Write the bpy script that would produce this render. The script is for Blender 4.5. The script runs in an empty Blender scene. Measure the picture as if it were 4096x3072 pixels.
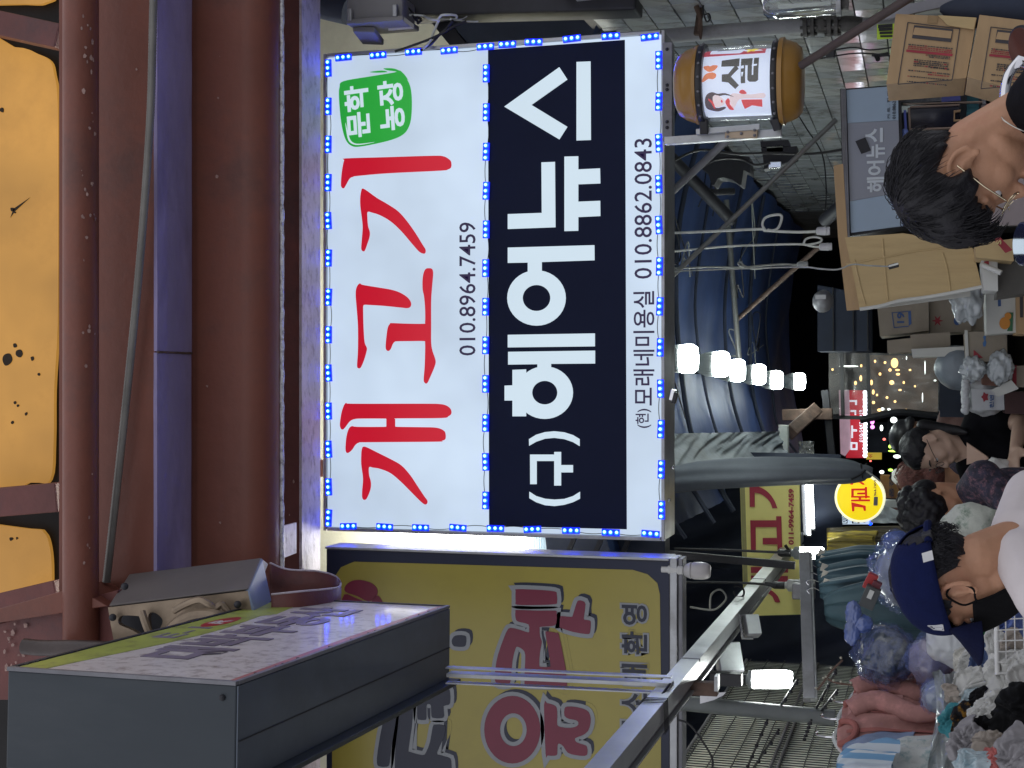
import bpy, math, random
from mathutils import Vector, Matrix, noise
V = Vector
rnd = random.Random(7)
SC = bpy.context.scene
COL = SC.collection
# ------------------------------------------------------------------ camera, world, exposure
FPX = 5680.0                       # focal length in pixels of the 4096 px wide photograph
TP = 1654.0 / FPX
PIT = math.atan(TP)
CP, SP = math.cos(PIT), math.sin(PIT)
EYE = 1.6
cd = bpy.data.cameras.new('camera')
cam = bpy.data.objects.new('camera', cd)
COL.objects.link(cam)
cd.sensor_width = 36.0
cd.sensor_fit = 'HORIZONTAL'
cd.lens = 36.0 * FPX / 4096.0
cd.clip_start = 0.05
cd.clip_end = 400.0
# the phone was turned on its side: picture-up is the world's right, picture-left is the world's up
cam.matrix_world = Matrix(((0, 1, 0, 0), (SP, 0, -CP, 0), (-CP, 0, -SP, EYE), (0, 0, 0, 1)))
SC.camera = cam
w = bpy.data.worlds.new('World')
SC.world = w
w.use_nodes = True
bg = w.node_tree.nodes['Background']
bg.inputs[0].default_value = (0.60, 0.61, 0.66, 1)      # dim night glow of the market street behind the photographer
bg.inputs[1].default_value = 1.35
SC.view_settings.view_transform = 'Standard'
SC.view_settings.look = 'None'
SC.view_settings.exposure = 0.0
SC.view_settings.gamma = 1.0
SC.view_settings.use_curve_mapping = False
SC.render.engine = 'CYCLES'
SC.cycles.max_bounces = 6
SC.cycles.diffuse_bounces = 3
SC.cycles.glossy_bounces = 3
SC.cycles.transmission_bounces = 4
SC.cycles.transparent_max_bounces = 8
SC.cycles.sample_clamp_indirect = 4.0
SC.cycles.use_denoising = True

def te(x):                          # tangent of the elevation seen at picture column x
    k = (2048.0 - x) / FPX
    return (SP + CP * k) / (CP - SP * k)
def P(x, y, Y):                     # a point at world distance Y seen at photo pixel (x, y)
    k = (2048.0 - x) / FPX
    t = Y / (CP - SP * k)
    return V((t * (1536.0 - y) / FPX, Y, EYE + t * (SP + CP * k)))
def PZ(x, y, z):
    return P(x, y, (z - EYE) / te(x))
def PX(x, y, X):                    # on the plane X = const
    k = (2048.0 - x) / FPX
    t = X * FPX / (1536.0 - y)
    return V((X, t * (CP - SP * k), EYE + t * (SP + CP * k)))
def mpp(x, Y):                      # metres per photo pixel there
    return Y / (CP - SP * (2048.0 - x) / FPX) / FPX

# ------------------------------------------------------------------ materials
MATS = {}
def s2l(c):
    return tuple((v / 12.92 if v <= 0.04045 else ((v + 0.055) / 1.055) ** 2.4) for v in [q / 255.0 for q in c])
def mat(name, rgb=(.5, .5, .5), rough=.6, metal=0.0, var=.25, scale=6.0, bump=.15, bscale=None, emis=None, es=1.0,
        alpha=1.0, trans=0.0, coat=0.0, dirt=None, dscale=3.0, damt=.5, stretch=None, evar=0.0, sheen=0.0, spec=.5):
    if name in MATS: return MATS[name]
    m = bpy.data.materials.new(name)
    m.use_nodes = True
    nt = m.node_tree
    N, L = nt.nodes, nt.links
    b = N['Principled BSDF']
    tc = N.new('ShaderNodeTexCoord')
    src = tc.outputs['Object']
    if stretch:
        mp = N.new('ShaderNodeMapping'); mp.inputs['Scale'].default_value = stretch
        L.new(src, mp.inputs['Vector']); src = mp.outputs['Vector']
    def nz(sc, det=5.0, ro=.6):
        n = N.new('ShaderNodeTexNoise'); n.inputs['Scale'].default_value = sc
        n.inputs['Detail'].default_value = det; n.inputs['Roughness'].default_value = ro
        L.new(src, n.inputs['Vector']); return n.outputs['Fac']
    def ramp(fac, p0, p1, c0, c1):
        r = N.new('ShaderNodeValToRGB')
        r.color_ramp.elements[0].position = p0; r.color_ramp.elements[1].position = p1
        r.color_ramp.elements[0].color = c0; r.color_ramp.elements[1].color = c1
        L.new(fac, r.inputs['Fac']); return r.outputs['Color']
    lo = tuple(max(0, c * (1 - var)) for c in rgb) + (1,)
    hi = tuple(min(1, c * (1 + var)) for c in rgb) + (1,)
    col = ramp(nz(scale), .3, .7, lo, hi)
    if dirt:
        mx = N.new('ShaderNodeMix'); mx.data_type = 'RGBA'
        f = ramp(nz(dscale, 8.0, .7), .5, .68, (0, 0, 0, 1), (damt,) * 3 + (1,))
        L.new(f, mx.inputs['Factor']); L.new(col, mx.inputs['A'])
        mx.inputs['B'].default_value = tuple(dirt) + (1,)
        col = mx.outputs['Result']
    L.new(col, b.inputs['Base Color'])
    b.inputs['Roughness'].default_value = rough
    b.inputs['Metallic'].default_value = metal
    b.inputs['Specular IOR Level'].default_value = spec
    if bump:
        bp = N.new('ShaderNodeBump'); bp.inputs['Strength'].default_value = bump; bp.inputs['Distance'].default_value = .01
        L.new(nz(bscale or scale * 5, 4.0), bp.inputs['Height']); L.new(bp.outputs['Normal'], b.inputs['Normal'])
    if emis is not None:
        b.inputs['Emission Color'].default_value = tuple(emis) + (1,)
        b.inputs['Emission Strength'].default_value = es
        if evar:
            ec = ramp(nz(scale, 3.0), .25, .75, tuple(c * (1 - evar) for c in emis) + (1,), tuple(emis) + (1,))
            L.new(ec, b.inputs['Emission Color'])
    if alpha < 1: b.inputs['Alpha'].default_value = alpha
    if trans: b.inputs['Transmission Weight'].default_value = trans
    if coat:
        b.inputs['Coat Weight'].default_value = coat; b.inputs['Coat Roughness'].default_value = .08
    if sheen: b.inputs['Sheen Weight'].default_value = sheen
    MATS[name] = m
    return m

# ------------------------------------------------------------------ mesh builder
class M:
    def __init__(s): s.v = []; s.f = []
    def add(s, vs, fs):
        n = len(s.v); s.v += [tuple(q) for q in vs]; s.f += [tuple(i + n for i in q) for q in fs]; return s
    def obox(s, c, size, R=None):
        c = V(c); h = V(size) / 2; vs = []
        for x in (-1, 1):
            for y in (-1, 1):
                for z in (-1, 1):
                    q = V((x * h.x, y * h.y, z * h.z))
                    vs.append(c + (R @ q if R else q))
        return s.add(vs, [(0, 1, 3, 2), (4, 6, 7, 5), (0, 4, 5, 1), (2, 3, 7, 6), (0, 2, 6, 4), (1, 5, 7, 3)])
    def box(s, lo, hi):
        lo, hi = V(lo), V(hi)
        return s.obox((lo + hi) / 2, [abs(a) for a in (hi - lo)])
    def hexa(s, a, b):              # two quads a (front) and b (back)
        return s.add(list(a) + list(b), [(0, 1, 2, 3), (7, 6, 5, 4), (0, 4, 5, 1), (1, 5, 6, 2), (2, 6, 7, 3), (3, 7, 4, 0)])
    def beam(s, p0, p1, wd, ht, up=V((0, 0, 1))):
        p0, p1 = V(p0), V(p1); d = (p1 - p0).normalized()
        side = d.cross(up)
        if side.length < 1e-3: side = d.cross(V((0, 1, 0)))
        side.normalize(); u = side.cross(d).normalized()
        q = lambda p: [p + side * a * wd / 2 + u * b * ht / 2 for a, b in ((-1, -1), (1, -1), (1, 1), (-1, 1))]
        return s.hexa(q(p0), q(p1))
    def tube(s, pts, r, n=8, cap=True, flat=1.0):
        pts = [V(p) for p in pts]; rings = []; m = len(pts)
        nrm = None
        for i, p in enumerate(pts):
            d = (pts[min(i + 1, m - 1)] - pts[max(i - 1, 0)])
            d = d.normalized() if d.length > 1e-9 else V((0, 0, 1))
            if nrm is None:
                nrm = d.orthogonal().normalized()
            else:
                nrm = (nrm - d * nrm.dot(d))
                nrm = nrm.normalized() if nrm.length > 1e-6 else d.orthogonal().normalized()
            bi = d.cross(nrm)
            rr = r[i] if isinstance(r, (list, tuple)) else r
            rings.append([p + (nrm * math.cos(a) + bi * math.sin(a) * flat) * rr for a in [2 * math.pi * k / n for k in range(n)]])
        vs = [q for ring in rings for q in ring]
        fs = [(i * n + k, i * n + (k + 1) % n, (i + 1) * n + (k + 1) % n, (i + 1) * n + k) for i in range(m - 1) for k in range(n)]
        if cap: fs += [tuple(range(n))[::-1], tuple((m - 1) * n + k for k in range(n))]
        return s.add(vs, fs)
    def cyl(s, p0, p1, r0, r1=None, n=14):
        return s.tube([p0, p1], [r0, r0 if r1 is None else r1], n)
    def lathe(s, prof, c, n=20, R=None):
        c = V(c); vs = []; m = len(prof)
        for r, z in prof:
            for k in range(n):
                a = 2 * math.pi * k / n
                q = V((r * math.cos(a), r * math.sin(a), z))
                vs.append(c + (R @ q if R else q))
        fs = [(i * n + k, i * n + (k + 1) % n, (i + 1) * n + (k + 1) % n, (i + 1) * n + k) for i in range(m - 1) for k in range(n)]
        fs += [tuple(range(n))[::-1], tuple((m - 1) * n + k for k in range(n))]
        return s.add(vs, fs)
    def ball(s, c, rad, nu=14, nv=9, R=None):
        c = V(c); rad = V((rad,) * 3) if isinstance(rad, (int, float)) else V(rad)
        vs = []; fs = []
        for j in range(nv + 1):
            th = math.pi * j / nv
            for i in range(nu):
                a = 2 * math.pi * i / nu
                q = V((rad.x * math.sin(th) * math.cos(a), rad.y * math.sin(th) * math.sin(a), rad.z * math.cos(th)))
                vs.append(c + (R @ q if R else q))
        for j in range(nv):
            for i in range(nu):
                fs.append((j * nu + i, (j + 1) * nu + i, (j + 1) * nu + (i + 1) % nu, j * nu + (i + 1) % nu))
        return s.add(vs, fs)
    def ext_x(s, prof, x0, x1, seg=1, jit=0.0):          # closed profile [(y, z)] swept along X
        n = len(prof); vs = []
        for i in range(seg + 1):
            x = x0 + (x1 - x0) * i / seg
            for k, (y, z) in enumerate(prof):
                j = jit * (noise.noise(V((x * 7, k * 3.1, 1.7)))) if jit else 0
                vs.append((x, y + j, z + j))
        fs = [(i * n + k, (i + 1) * n + k, (i + 1) * n + (k + 1) % n, i * n + (k + 1) % n) for i in range(seg) for k in range(n)]
        fs += [tuple(range(n)), tuple(seg * n + k for k in range(n))[::-1]]
        return s.add(vs, fs)
    def grid(s, fn, nu, nv):
        vs = [fn(i / nu, j / nv) for j in range(nv + 1) for i in range(nu + 1)]
        return s.add(vs, [(j * (nu + 1) + i, j * (nu + 1) + i + 1, (j + 1) * (nu + 1) + i + 1, (j + 1) * (nu + 1) + i) for j in range(nv) for i in range(nu)])

def wloc(o):
    r = V((0, 0, 0))
    while o is not None:
        r += V(o.location); o = o.parent
    return r
def obj(name, m, material, parent=None, bev=0.0, smooth=False, solid=0.0, sub=0, ang=40):
    me = bpy.data.meshes.new(name)
    if isinstance(m, M):
        off = wloc(parent) if parent else V((0, 0, 0))
        me.from_pydata([V(q) - off for q in m.v], [], m.f)
        me.validate()
    else:
        bpy.data.meshes.remove(me); me = m
    if material and not me.materials: me.materials.append(material)
    o = bpy.data.objects.new(name, me)
    COL.objects.link(o)
    if parent: o.parent = parent
    if smooth:
        me.polygons.foreach_set('use_smooth', [True] * len(me.polygons))
        if ang < 180: me.set_sharp_from_angle(angle=math.radians(ang))
    if solid:
        md = o.modifiers.new('s', 'SOLIDIFY'); md.thickness = solid; md.offset = 0
    if bev:
        md = o.modifiers.new('b', 'BEVEL'); md.width = bev; md.segments = 2; md.limit_method = 'ANGLE'; md.angle_limit = .6
    if sub:
        md = o.modifiers.new('u', 'SUBSURF'); md.levels = sub; md.render_levels = sub
    return o
def tag(o, label, cat, group=None):
    o['label'] = label; o['category'] = cat
    if group: o['group'] = group
    return o
def T(name, label, cat, loc, group=None):
    o = bpy.data.objects.new(name, None)
    COL.objects.link(o)
    o.location = loc; o.empty_display_size = .1
    return tag(o, label, cat, group)
def kind(o, k):
    o['kind'] = k; return o
def piece(name, me, parent, loc, R=None):
    o = bpy.data.objects.new(name, me)
    COL.objects.link(o)
    if parent: o.parent = parent
    o.location = V(loc) - (wloc(parent) if parent else V((0, 0, 0)))
    if R: o.rotation_euler = R.to_euler()
    return o
def copy_tree(o, parent=None):
    c = o.copy(); COL.objects.link(c)
    if parent: c.parent = parent
    for ch in list(o.children): copy_tree(ch, c)
    return c
def smooth_loop(pts, k=4):          # closed Catmull-Rom
    n = len(pts); out = []
    for i in range(n):
        p0, p1, p2, p3 = [V((*pts[(i + j) % n], 0)) for j in (-1, 0, 1, 2)]
        for a in range(k):
            t = a / k
            q = .5 * ((2 * p1) + (p2 - p0) * t + (2 * p0 - 5 * p1 + 4 * p2 - p3) * t * t + (3 * p1 - p0 - 3 * p2 + p3) * t ** 3)
            out.append((q.x, q.y))
    return out
def smooth_path(pts, k=5):
    pts = [V(p) for p in pts]; n = len(pts); out = []
    for i in range(n - 1):
        p0, p1, p2, p3 = pts[max(i - 1, 0)], pts[i], pts[i + 1], pts[min(i + 2, n - 1)]
        for a in range(k):
            t = a / k
            out.append(.5 * ((2 * p1) + (p2 - p0) * t + (2 * p0 - 5 * p1 + 4 * p2 - p3) * t * t + (3 * p1 - p0 - 3 * p2 + p3) * t ** 3))
    return out + [pts[-1]]
def _eval(cu):
    o = bpy.data.objects.new('tmp', cu)
    COL.objects.link(o)
    dg = bpy.context.evaluated_depsgraph_get()
    me = bpy.data.meshes.new_from_object(o.evaluated_get(dg))
    bpy.data.objects.remove(o); 
    return me
def shape_mesh(loops, thick, off=0.0):
    cu = bpy.data.curves.new('c', 'CURVE'); cu.dimensions = '2D'; cu.fill_mode = 'BOTH'; cu.extrude = thick / 2; cu.offset = off
    for lp in loops:
        sp = cu.splines.new('POLY'); sp.points.add(len(lp) - 1); sp.use_cyclic_u = True
        for i, q in enumerate(lp): sp.points[i].co = (q[0], q[1], 0, 1)
    me = _eval(cu); bpy.data.curves.remove(cu)
    return me
def text_mesh(body, bold=0.0, thick=.004):
    cu = bpy.data.curves.new('t', 'FONT'); cu.body = body; cu.offset = bold; cu.resolution_u = 3; cu.extrude = 0.001
    me = _eval(cu); bpy.data.curves.remove(cu)
    return me
def place(name, me, o, u, v, material, parent, label=None):
    n = u.cross(v)
    off = wloc(parent) if parent else V((0, 0, 0))
    o = o - off
    me.transform(Matrix(((u.x, v.x, n.x, o.x), (u.y, v.y, n.y, o.y), (u.z, v.z, n.z, o.z), (0, 0, 0, 1))))
    me.materials.clear(); me.materials.append(material)
    me.name = name
    ob = bpy.data.objects.new(name, me); COL.objects.link(ob)
    if parent: ob.parent = parent
    if label: ob['label'] = label
    return ob
X_, Y_, Z_ = V((1, 0, 0)), V((0, 1, 0)), V((0, 0, 1))
def flat(name, loops, Y, material, parent, thick=.003, off=0.0, dy=0.0):     # photo-pixel outlines of a flat thing that stands at depth Y
    lp = [[(P(x, y, Y).x, P(x, y, Y).z) for x, y in l] for l in loops]
    return place(name, shape_mesh(lp, thick, off), V((0, Y - dy, 0)), X_, Z_, material, parent)
def text_uv(name, body, u0, u1, v0, v1, o, u, v, material, parent, bold=0.0, rot=0.0, thick=.002):
    me = text_mesh(body, bold)
    xs = [q.co.x for q in me.vertices]; ys = [q.co.y for q in me.vertices]
    if not xs: return None
    ax, bx, ay, by = min(xs), max(xs), min(ys), max(ys)
    cx, cy = (u0 + u1) / 2, (v0 + v1) / 2
    for q in me.vertices:
        a = (q.co.x - (ax + bx) / 2) / (bx - ax) * (u1 - u0); b = (q.co.y - (ay + by) / 2) / (by - ay) * (v1 - v0)
        q.co = (cx + a * math.cos(rot) - b * math.sin(rot), cy + a * math.sin(rot) + b * math.cos(rot), q.co.z * thick / .002)
    return place(name, me, o, u, v, material, parent)
def ptext(name, body, xt, xb, ys, ye, Y, material, parent, dy=.003, bold=0.0, rot=0.0):   # text that reads from photo row ys up to ye, cap line xt, base line xb
    a = P((xt + xb) / 2, ys, Y); b = P((xt + xb) / 2, ye, Y)
    return text_uv(name, body, a.x, b.x, P(xb, ys, Y).z, P(xt, ys, Y).z, V((0, Y - dy, 0)), X_, Z_, material, parent, bold, rot)
def R_(x0, y0, s):
    return lambda *pts: [(x0 + s * a, y0 + s * b) for a, b in pts]
Q4, Q5, Q6 = R_(1200, 0, .7007), R_(1200, 1024, .7007), R_(1200, 2048, .7007)
Q3 = R_(0, 2048, .6173)
def ell(q, cx, cy, rx, ry, n=40):
    return q(*[(cx + rx * math.cos(2 * math.pi * k / n), cy + ry * math.sin(2 * math.pi * k / n)) for k in range(n)])
# ------------------------------------------------------------------ setting
kind(obj('ground', M().box((-30, -20, -.2), (30, 60, 0)), mat('wet_concrete', (.33, .33, .34), .45, var=.4, scale=1.5, bump=.3)), 'structure')
m_navy = mat('navy_tarp', (.022, .030, .054), .75, var=.4, scale=1.6, bump=.4, bscale=9)
m_blue = mat('blue_tarp', (.020, .050, .16), .6, var=.35, scale=1.2, bump=.5, bscale=6)
m_paint = mat('maroon_paint', (.155, .047, .040), .55, var=.28, scale=2.5, bump=.25, bscale=30, dirt=(.05, .035, .042), dscale=2.2, damt=.6)
m_paint2 = mat('red_brown_paint', (.185, .056, .034), .5, var=.25, scale=2.0, bump=.25, bscale=24, dirt=(.06, .033, .03), dscale=2.0, damt=.6)
m_flange = mat('pale_mauve_lit_tone', (.58, .51, .58), .5, var=.2, scale=5, bump=.35, bscale=40, dirt=(.16, .10, .11), dscale=30, damt=.65, stretch=(.5, 1, 1))  # pale mauve puts light from the sign into the flange colour
m_flange2 = mat('violet_for_blue_light', (.29, .25, .44), .5, var=.22, scale=3, bump=.5, bscale=14, dirt=(.16, .13, .24), dscale=5, damt=.5, stretch=(.4, 1, 1))  # violet puts the blue LED light on the underside into the colour
m_cream = mat('cream_plaster', (.72, .70, .54), .85, var=.10, scale=2.2, bump=.25, bscale=60, dirt=(.40, .38, .28), dscale=1.2, damt=.4)
m_dark = mat('dark_steel', (.022, .022, .028), .6, var=.4, scale=4)
m_alu = mat('brushed_aluminium', (.42, .43, .44), .42, metal=.75, var=.15, scale=8, bump=.12, dirt=(.2, .19, .18), dscale=6, damt=.5)
m_alug = mat('grey_painted_metal', (.20, .20, .22), .5, metal=.25, var=.2, scale=7, bump=.15, dirt=(.10, .09, .09), dscale=5, damt=.5)
m_chrome = mat('chrome', (.75, .75, .77), .12, metal=1.0, var=.05, bump=0)
m_black = mat('black_plastic', (.012, .012, .015), .4, var=.3, scale=10)
m_rust = mat('rusty_steel', (.10, .062, .045), .75, var=.5, scale=12, bump=.4)
m_cable = mat('cable_black', (.012, .012, .015), .5, bump=0)
m_cord = mat('white_cord', (.62, .64, .60), .6, var=.15, scale=20, bump=0)
m_cordg = mat('grey_cord', (.30, .31, .29), .7, var=.2, scale=20, bump=0)

# added dark enclosure, mostly unseen: keeps ambient light out of the lane
def wall(name, lo, hi, material, label, cat):
    c = V(((lo[0] + hi[0]) / 2, (lo[1] + hi[1]) / 2, lo[2]))
    o = obj(name, M().box(V(lo) - c, V(hi) - c), material)
    o.location = c
    return tag(o, label, cat)
wall('sky_block_roof', (-7, 5.95, 5.6), (7, 34, 5.7), m_navy, 'added dark roof sheet keeping ambient light out of the lane, behind the lit sign', 'roof')
wall('sky_block_right', (2.4, 5.0, 0), (2.6, 34, 5.6), m_navy, 'added dark wall blocking light beyond the tiled wall', 'building')
wall('sky_block_left', (-5.2, 5.0, 0), (-5.0, 34, 5.6), m_navy, 'added dark wall blocking light behind the hanging trousers', 'building')
wall('sky_block_end', (-5.0, 30, 0), (2.4, 30.2, 5.6), m_navy, 'added dark wall blocking light at the far end of the lane', 'building')

# cream wall high behind the signs, with its lamp, window and awning
cw = T('cream_wall', 'cream plastered upper wall glowing behind the two big signs', 'wall', (-.5, 6.75, 2.95))
zt = 5.4
obj('wall_face', M().box((-4.9, 6.72, 3.2), (2.3, 6.85, zt)), m_cream, cw)
wn = T('louvre_window', 'small louvred window beside the bright panel, between the two signs', 'window', P(2150, 2165, 6.55))
wa, wb = P(2108, 2195, 6.55), P(2192, 2095, 6.55)
obj('frame', M().box((wa.x - .03, 6.55, wb.z - .02), (wb.x, 6.72, wa.z + .02)), mat('grey_frame', (.42, .43, .42), .5), wn)
for k in range(11):
    z = wb.z + .005 + (wa.z - wb.z - .02) * k / 10
    obj('slat', M().box((wa.x - .005, 6.535, z), (wb.x - .03, 6.549, z + .006)), mat('slat_grey', (.25, .33, .40), .4), wn)
lp = T('light_panel', 'blazing white light panel on the wall in the gap between the signs', 'light panel', P(1820, 2185, 6.5))
a, b = P(1545, 2290, 6.45), P(2092, 900, 6.45)  # stretched unseen behind the lit sign to light the cream wall
obj('diffuser', M().box((a.x, 6.45, b.z), (b.x, 6.50, a.z)), mat('panel_glow', (.9, .9, .85), .5, emis=(1.0, .99, .93), es=15.0, bump=0), lp)
obj('housing', M().box((a.x + .1, 6.502, (a.z + b.z) / 2 - .02), (b.x - .02, 6.56, (a.z + b.z) / 2 + .02)), m_alug, lp)
aw = T('dark_awning', 'dark slanting awning in the gap low between the two signs', 'awning', P(2400, 2160, 6.2))
q = [P(2195, 2290, 6.3), P(2660, 2330, 6.1), P(2660, 2060, 6.1), P(2170, 2060, 6.3)]
obj('sheet', M().hexa(q, [p + V((0, .12, .0)) for p in q]), m_navy, aw, bev=.004)
for k in range(3):
    obj('rib', M().beam(P(2230 + 110 * k, 2310, 6.1), P(2330 + 110 * k, 2075, 6.1), .02, .02), m_dark, aw)

# ------------------------------------------------------------------ steel beams over the lane (top of the place, left edge of the picture)
XL, XR = -3.2, 2.6
def zt_(x, Y): return EYE + Y * te(x)
bm = T('steel_channel', 'maroon steel channel just above the sign, its bottom flange paled for sign light and lit blue at the ends', 'beam', (0, 5.5, 4.1))
z0 = zt_(1207, 5.43)
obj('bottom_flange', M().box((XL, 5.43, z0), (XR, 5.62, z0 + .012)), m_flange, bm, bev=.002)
obj('web', M().box((XL, 5.445, z0 + .0125), (XR, 5.455, z0 + .26)), m_paint, bm)
obj('lip', M().box((XL, 5.605, z0 + .0125), (XR, 5.617, z0 + .05)), m_paint, bm)
def arc(cy, cz, r, a0, a1, n): return [(cy + r * math.cos(a0 + (a1 - a0) * k / n), cz + r * math.sin(a0 + (a1 - a0) * k / n)) for k in range(n + 1)]
zb = zt_(1085, 4.98); r = .105
prof = arc(4.93 + r, zb + r, r, math.pi, math.pi * 1.62, 12)
prof_in = arc(4.93 + r, zb + r, r - .008, math.pi * 1.62, math.pi, 12)
gt = T('steel_gutter', 'brown rounded steel gutter with a pitted lower lip, whitened for light from the sign below', 'gutter', (0, 5.0, zb))
obj('trough', M().ext_x([(4.93, zb + .34)] + prof + prof_in + [(4.938, zb + .34)], XL, XR, 120, .0), m_paint2, gt, smooth=True, ang=50)
lipm = mat('sign_lit_lip', (.85, .85, .90), .35, metal=.5, var=.2, scale=30, bump=.8, bscale=45, dirt=(.10, .06, .06), dscale=28, damt=.9)  # near-white base carries the sign light along the lip
ly, lz = prof[-1]
pts = [(XL + (XR - XL) * k / 220, ly + .004 + .002 * noise.noise(V((k * .9, 0, 0))), lz - .004 + .004 * noise.noise(V((k * .55, 3, 0)))) for k in range(221)]
obj('rolled_lip', M().tube(pts, [.0105 + .003 * noise.noise(V((k * .8, 9, 1))) for k in range(221)], 8), lipm, gt, smooth=True)
b2 = T('steel_girder', 'maroon steel girder crossing above the gutter, its underside tinted violet for blue light', 'beam', (0, 4.7, 4.3))
z2 = EYE + 4.62 * te(629); y2 = (z2 - EYE) / te(767)
rr = M()
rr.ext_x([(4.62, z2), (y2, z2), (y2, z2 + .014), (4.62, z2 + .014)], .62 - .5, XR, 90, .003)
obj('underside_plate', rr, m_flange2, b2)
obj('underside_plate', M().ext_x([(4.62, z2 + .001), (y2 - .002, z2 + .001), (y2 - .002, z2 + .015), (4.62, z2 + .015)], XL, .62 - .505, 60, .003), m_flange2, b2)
obj('weld_seam', M().tube([(.117 + .006 * noise.noise(V((k, 0, 0))), 4.62 + (y2 - 4.62) * k / 20, z2 - .001) for k in range(21)], [.004 + .003 * abs(noise.noise(V((k * 1.7, 4, 0)))) for k in range(21)], 6), m_rust, b2)
obj('web', M().box((XL, 4.632, z2 + .0155), (XR, 4.644, z2 + .42)), m_paint2, b2)
obj('rear_lip', M().box((XL, y2 + .001, z2 + .003), (XR, y2 + .012, z2 + .10)), m_paint, b2)
ch = M()
for k in range(14):
    Yc, zc, zc2 = rnd.choice(((4.629, z2 + .02, z2 + .22), (4.927, zb + .12, zb + .3), (5.443, z0 + .02, z0 + .12)))
    c = V((rnd.uniform(-1.3, 1.4), Yc, rnd.uniform(zc, zc2))); s = rnd.uniform(.002, .008)
    ch.add([c + V((s * rnd.uniform(.5, 1.8) * math.cos(t), -rnd.uniform(0, .003), s * rnd.uniform(.5, 1.2) * math.sin(t))) for t in (0, 1.3, 2.4, 3.9, 5)], [(0, 1, 2, 3, 4)])
kind(obj('paint_chips', ch, mat('flaked_paint', (.34, .22, .19), .7), b2), 'stuff')
obj('rear_web', M().box((XL, 5.00, z2 + .05), (XR, 5.012, z2 + .5)), m_dark, b2)
pp = T('round_pipe', 'fat brown painted pipe under the glowing orange panels, paint flaking along one side', 'pipe', (0, 4.45, 4.5))
zc0, zc1 = zt_(252, 4.42), zt_(395, 4.42)
rp = (zc0 - zc1) / 2 * .86
obj('pipe_body', M().tube([(XL + (XR - XL) * k / 40, 4.42, (zc0 + zc1) / 2) for k in range(41)], rp, 28), m_paint2, pp, smooth=True)
fl = M()
for k in range(42):
    x = rnd.uniform(-1.3, 1.4); x = x if rnd.random() < .4 else rnd.uniform(.5, 1.3)
    a = math.radians(rnd.uniform(215, 262)); c = V((x, 4.42 + math.cos(a) * (rp + .001), (zc0 + zc1) / 2 + math.sin(a) * (rp + .001)))
    n_ = V((0, math.cos(a), math.sin(a))); t_ = V((0, -math.sin(a), math.cos(a))); s = rnd.uniform(.003, .010)
    ps = [c + X_ * s * rnd.uniform(.6, 1.4) * math.cos(q) + t_ * s * rnd.uniform(.4, 1) * math.sin(q) + n_ * rnd.uniform(.0005, .004) for q in (0, 1.2, 2.5, 3.6, 5)]
    fl.add(ps, [(0, 1, 2, 3, 4)])
kind(obj('paint_flakes', fl, mat('flaked_paint', (.34, .22, .19), .7), pp), 'stuff')
cdt = obj('flexible_conduit', None or M(), None) if False else None
cm = M()
cpts = smooth_path([P(618, -160, 4.55), P(612, 60, 4.56), P(603, 420, 4.56), P(582, 760, 4.56), P(550, 1150, 4.56), P(510, 1550, 4.56), P(462, 2000, 4.56), P(425, 2330, 4.56)], 60)
cm.tube(cpts, [.0135 + .0022 * (k % 2) for k in range(len(cpts))], 9)
o = obj('flexible_conduit', cm, mat('grey_conduit', (.23, .22, .20), .5, metal=.3, var=.2, scale=6), smooth=True, ang=180)
tag(o, 'grey ribbed flexible conduit slanting across the maroon girder', 'conduit')
# glowing orange panels behind maroon frame bars
op = T('orange_skylight', 'grimy orange backlit roof panels in a maroon frame, topmost in the place', 'skylight', (0, 5.2, 4.9))
m_or = mat('orange_panel', (.20, .11, .03), .5, var=.12, scale=1.6, bump=0, emis=s2l((208, 150, 66)), es=.80, evar=.48, dirt=(.05, .02, .01))
YO = 5.3
def rr_px(x0, x1, y0, y1, r=45):
    pts = []
    for cx, cy, a in ((x1 - r, y1 - r, 0), (x0 + r, y1 - r, 90), (x0 + r, y0 + r, 180), (x1 - r, y0 + r, 270)):
        pts += [(cx + r * math.cos(math.radians(a + t)), cy + r * math.sin(math.radians(a + t))) for t in range(0, 91, 15)]
    return pts
obj('backing_board', M().box((-3, YO + .03, zt_(330, YO)), (2.4, YO + .05, zt_(-330, YO))), mat('black_board', (.015, .014, .014), .8), op)
for pl in ([(-250, 195), (60, 190), (150, 215), (205, 245), (222, 300), (236, 420), (238, 900), (236, 1300), (222, 1560), (220, 1760), (205, 1920), (120, 1930), (-250, 1950)],
           [(-250, -300), (230, -300), (232, -40), (190, 12), (100, 18), (-250, -10)],
           [(-250, 2105), (120, 2115), (182, 2130), (205, 2190), (212, 2280), (205, 2352), (150, 2368), (-250, 2420)]):
    flat('glowing_panel', [smooth_loop(pl, 4)], YO, m_or, op, .02)
sp_ = M()
m_spot = mat('black_mould', (.03, .02, .012), .9)
for (x, y, r_) in ((28, 1437, 22), (78, 1415, 15), (130, 1434, 9), (60, 1383, 9), (155, 1498, 6), (50, 837, 9), (8, 440, 9), (60, 1610, 6), (105, 1655, 7), (50, 1690, 6), (73, 1622, 6), (60, 850, 4), (45, 2155, 8), (68, 2153, 5)):
    flat('mould_spot', [smooth_loop([(x + r_ * rnd.uniform(.7, 1.2) * math.cos(t), y + r_ * rnd.uniform(.7, 1.3) * math.sin(t)) for t in (0, 1, 2, 3, 4, 5.2)], 3)], YO - .012, m_spot, op, .002)
flat('streak', [[(42, 870), (54, 835), (120, 790), (60, 845)]], YO - .012, m_spot, op, .002)
obj('frame_bar', M().beam(P(-260, 40, 5.12), P(262, 155, 5.12), .10, .12, Y_), m_paint, op, bev=.006)
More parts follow.
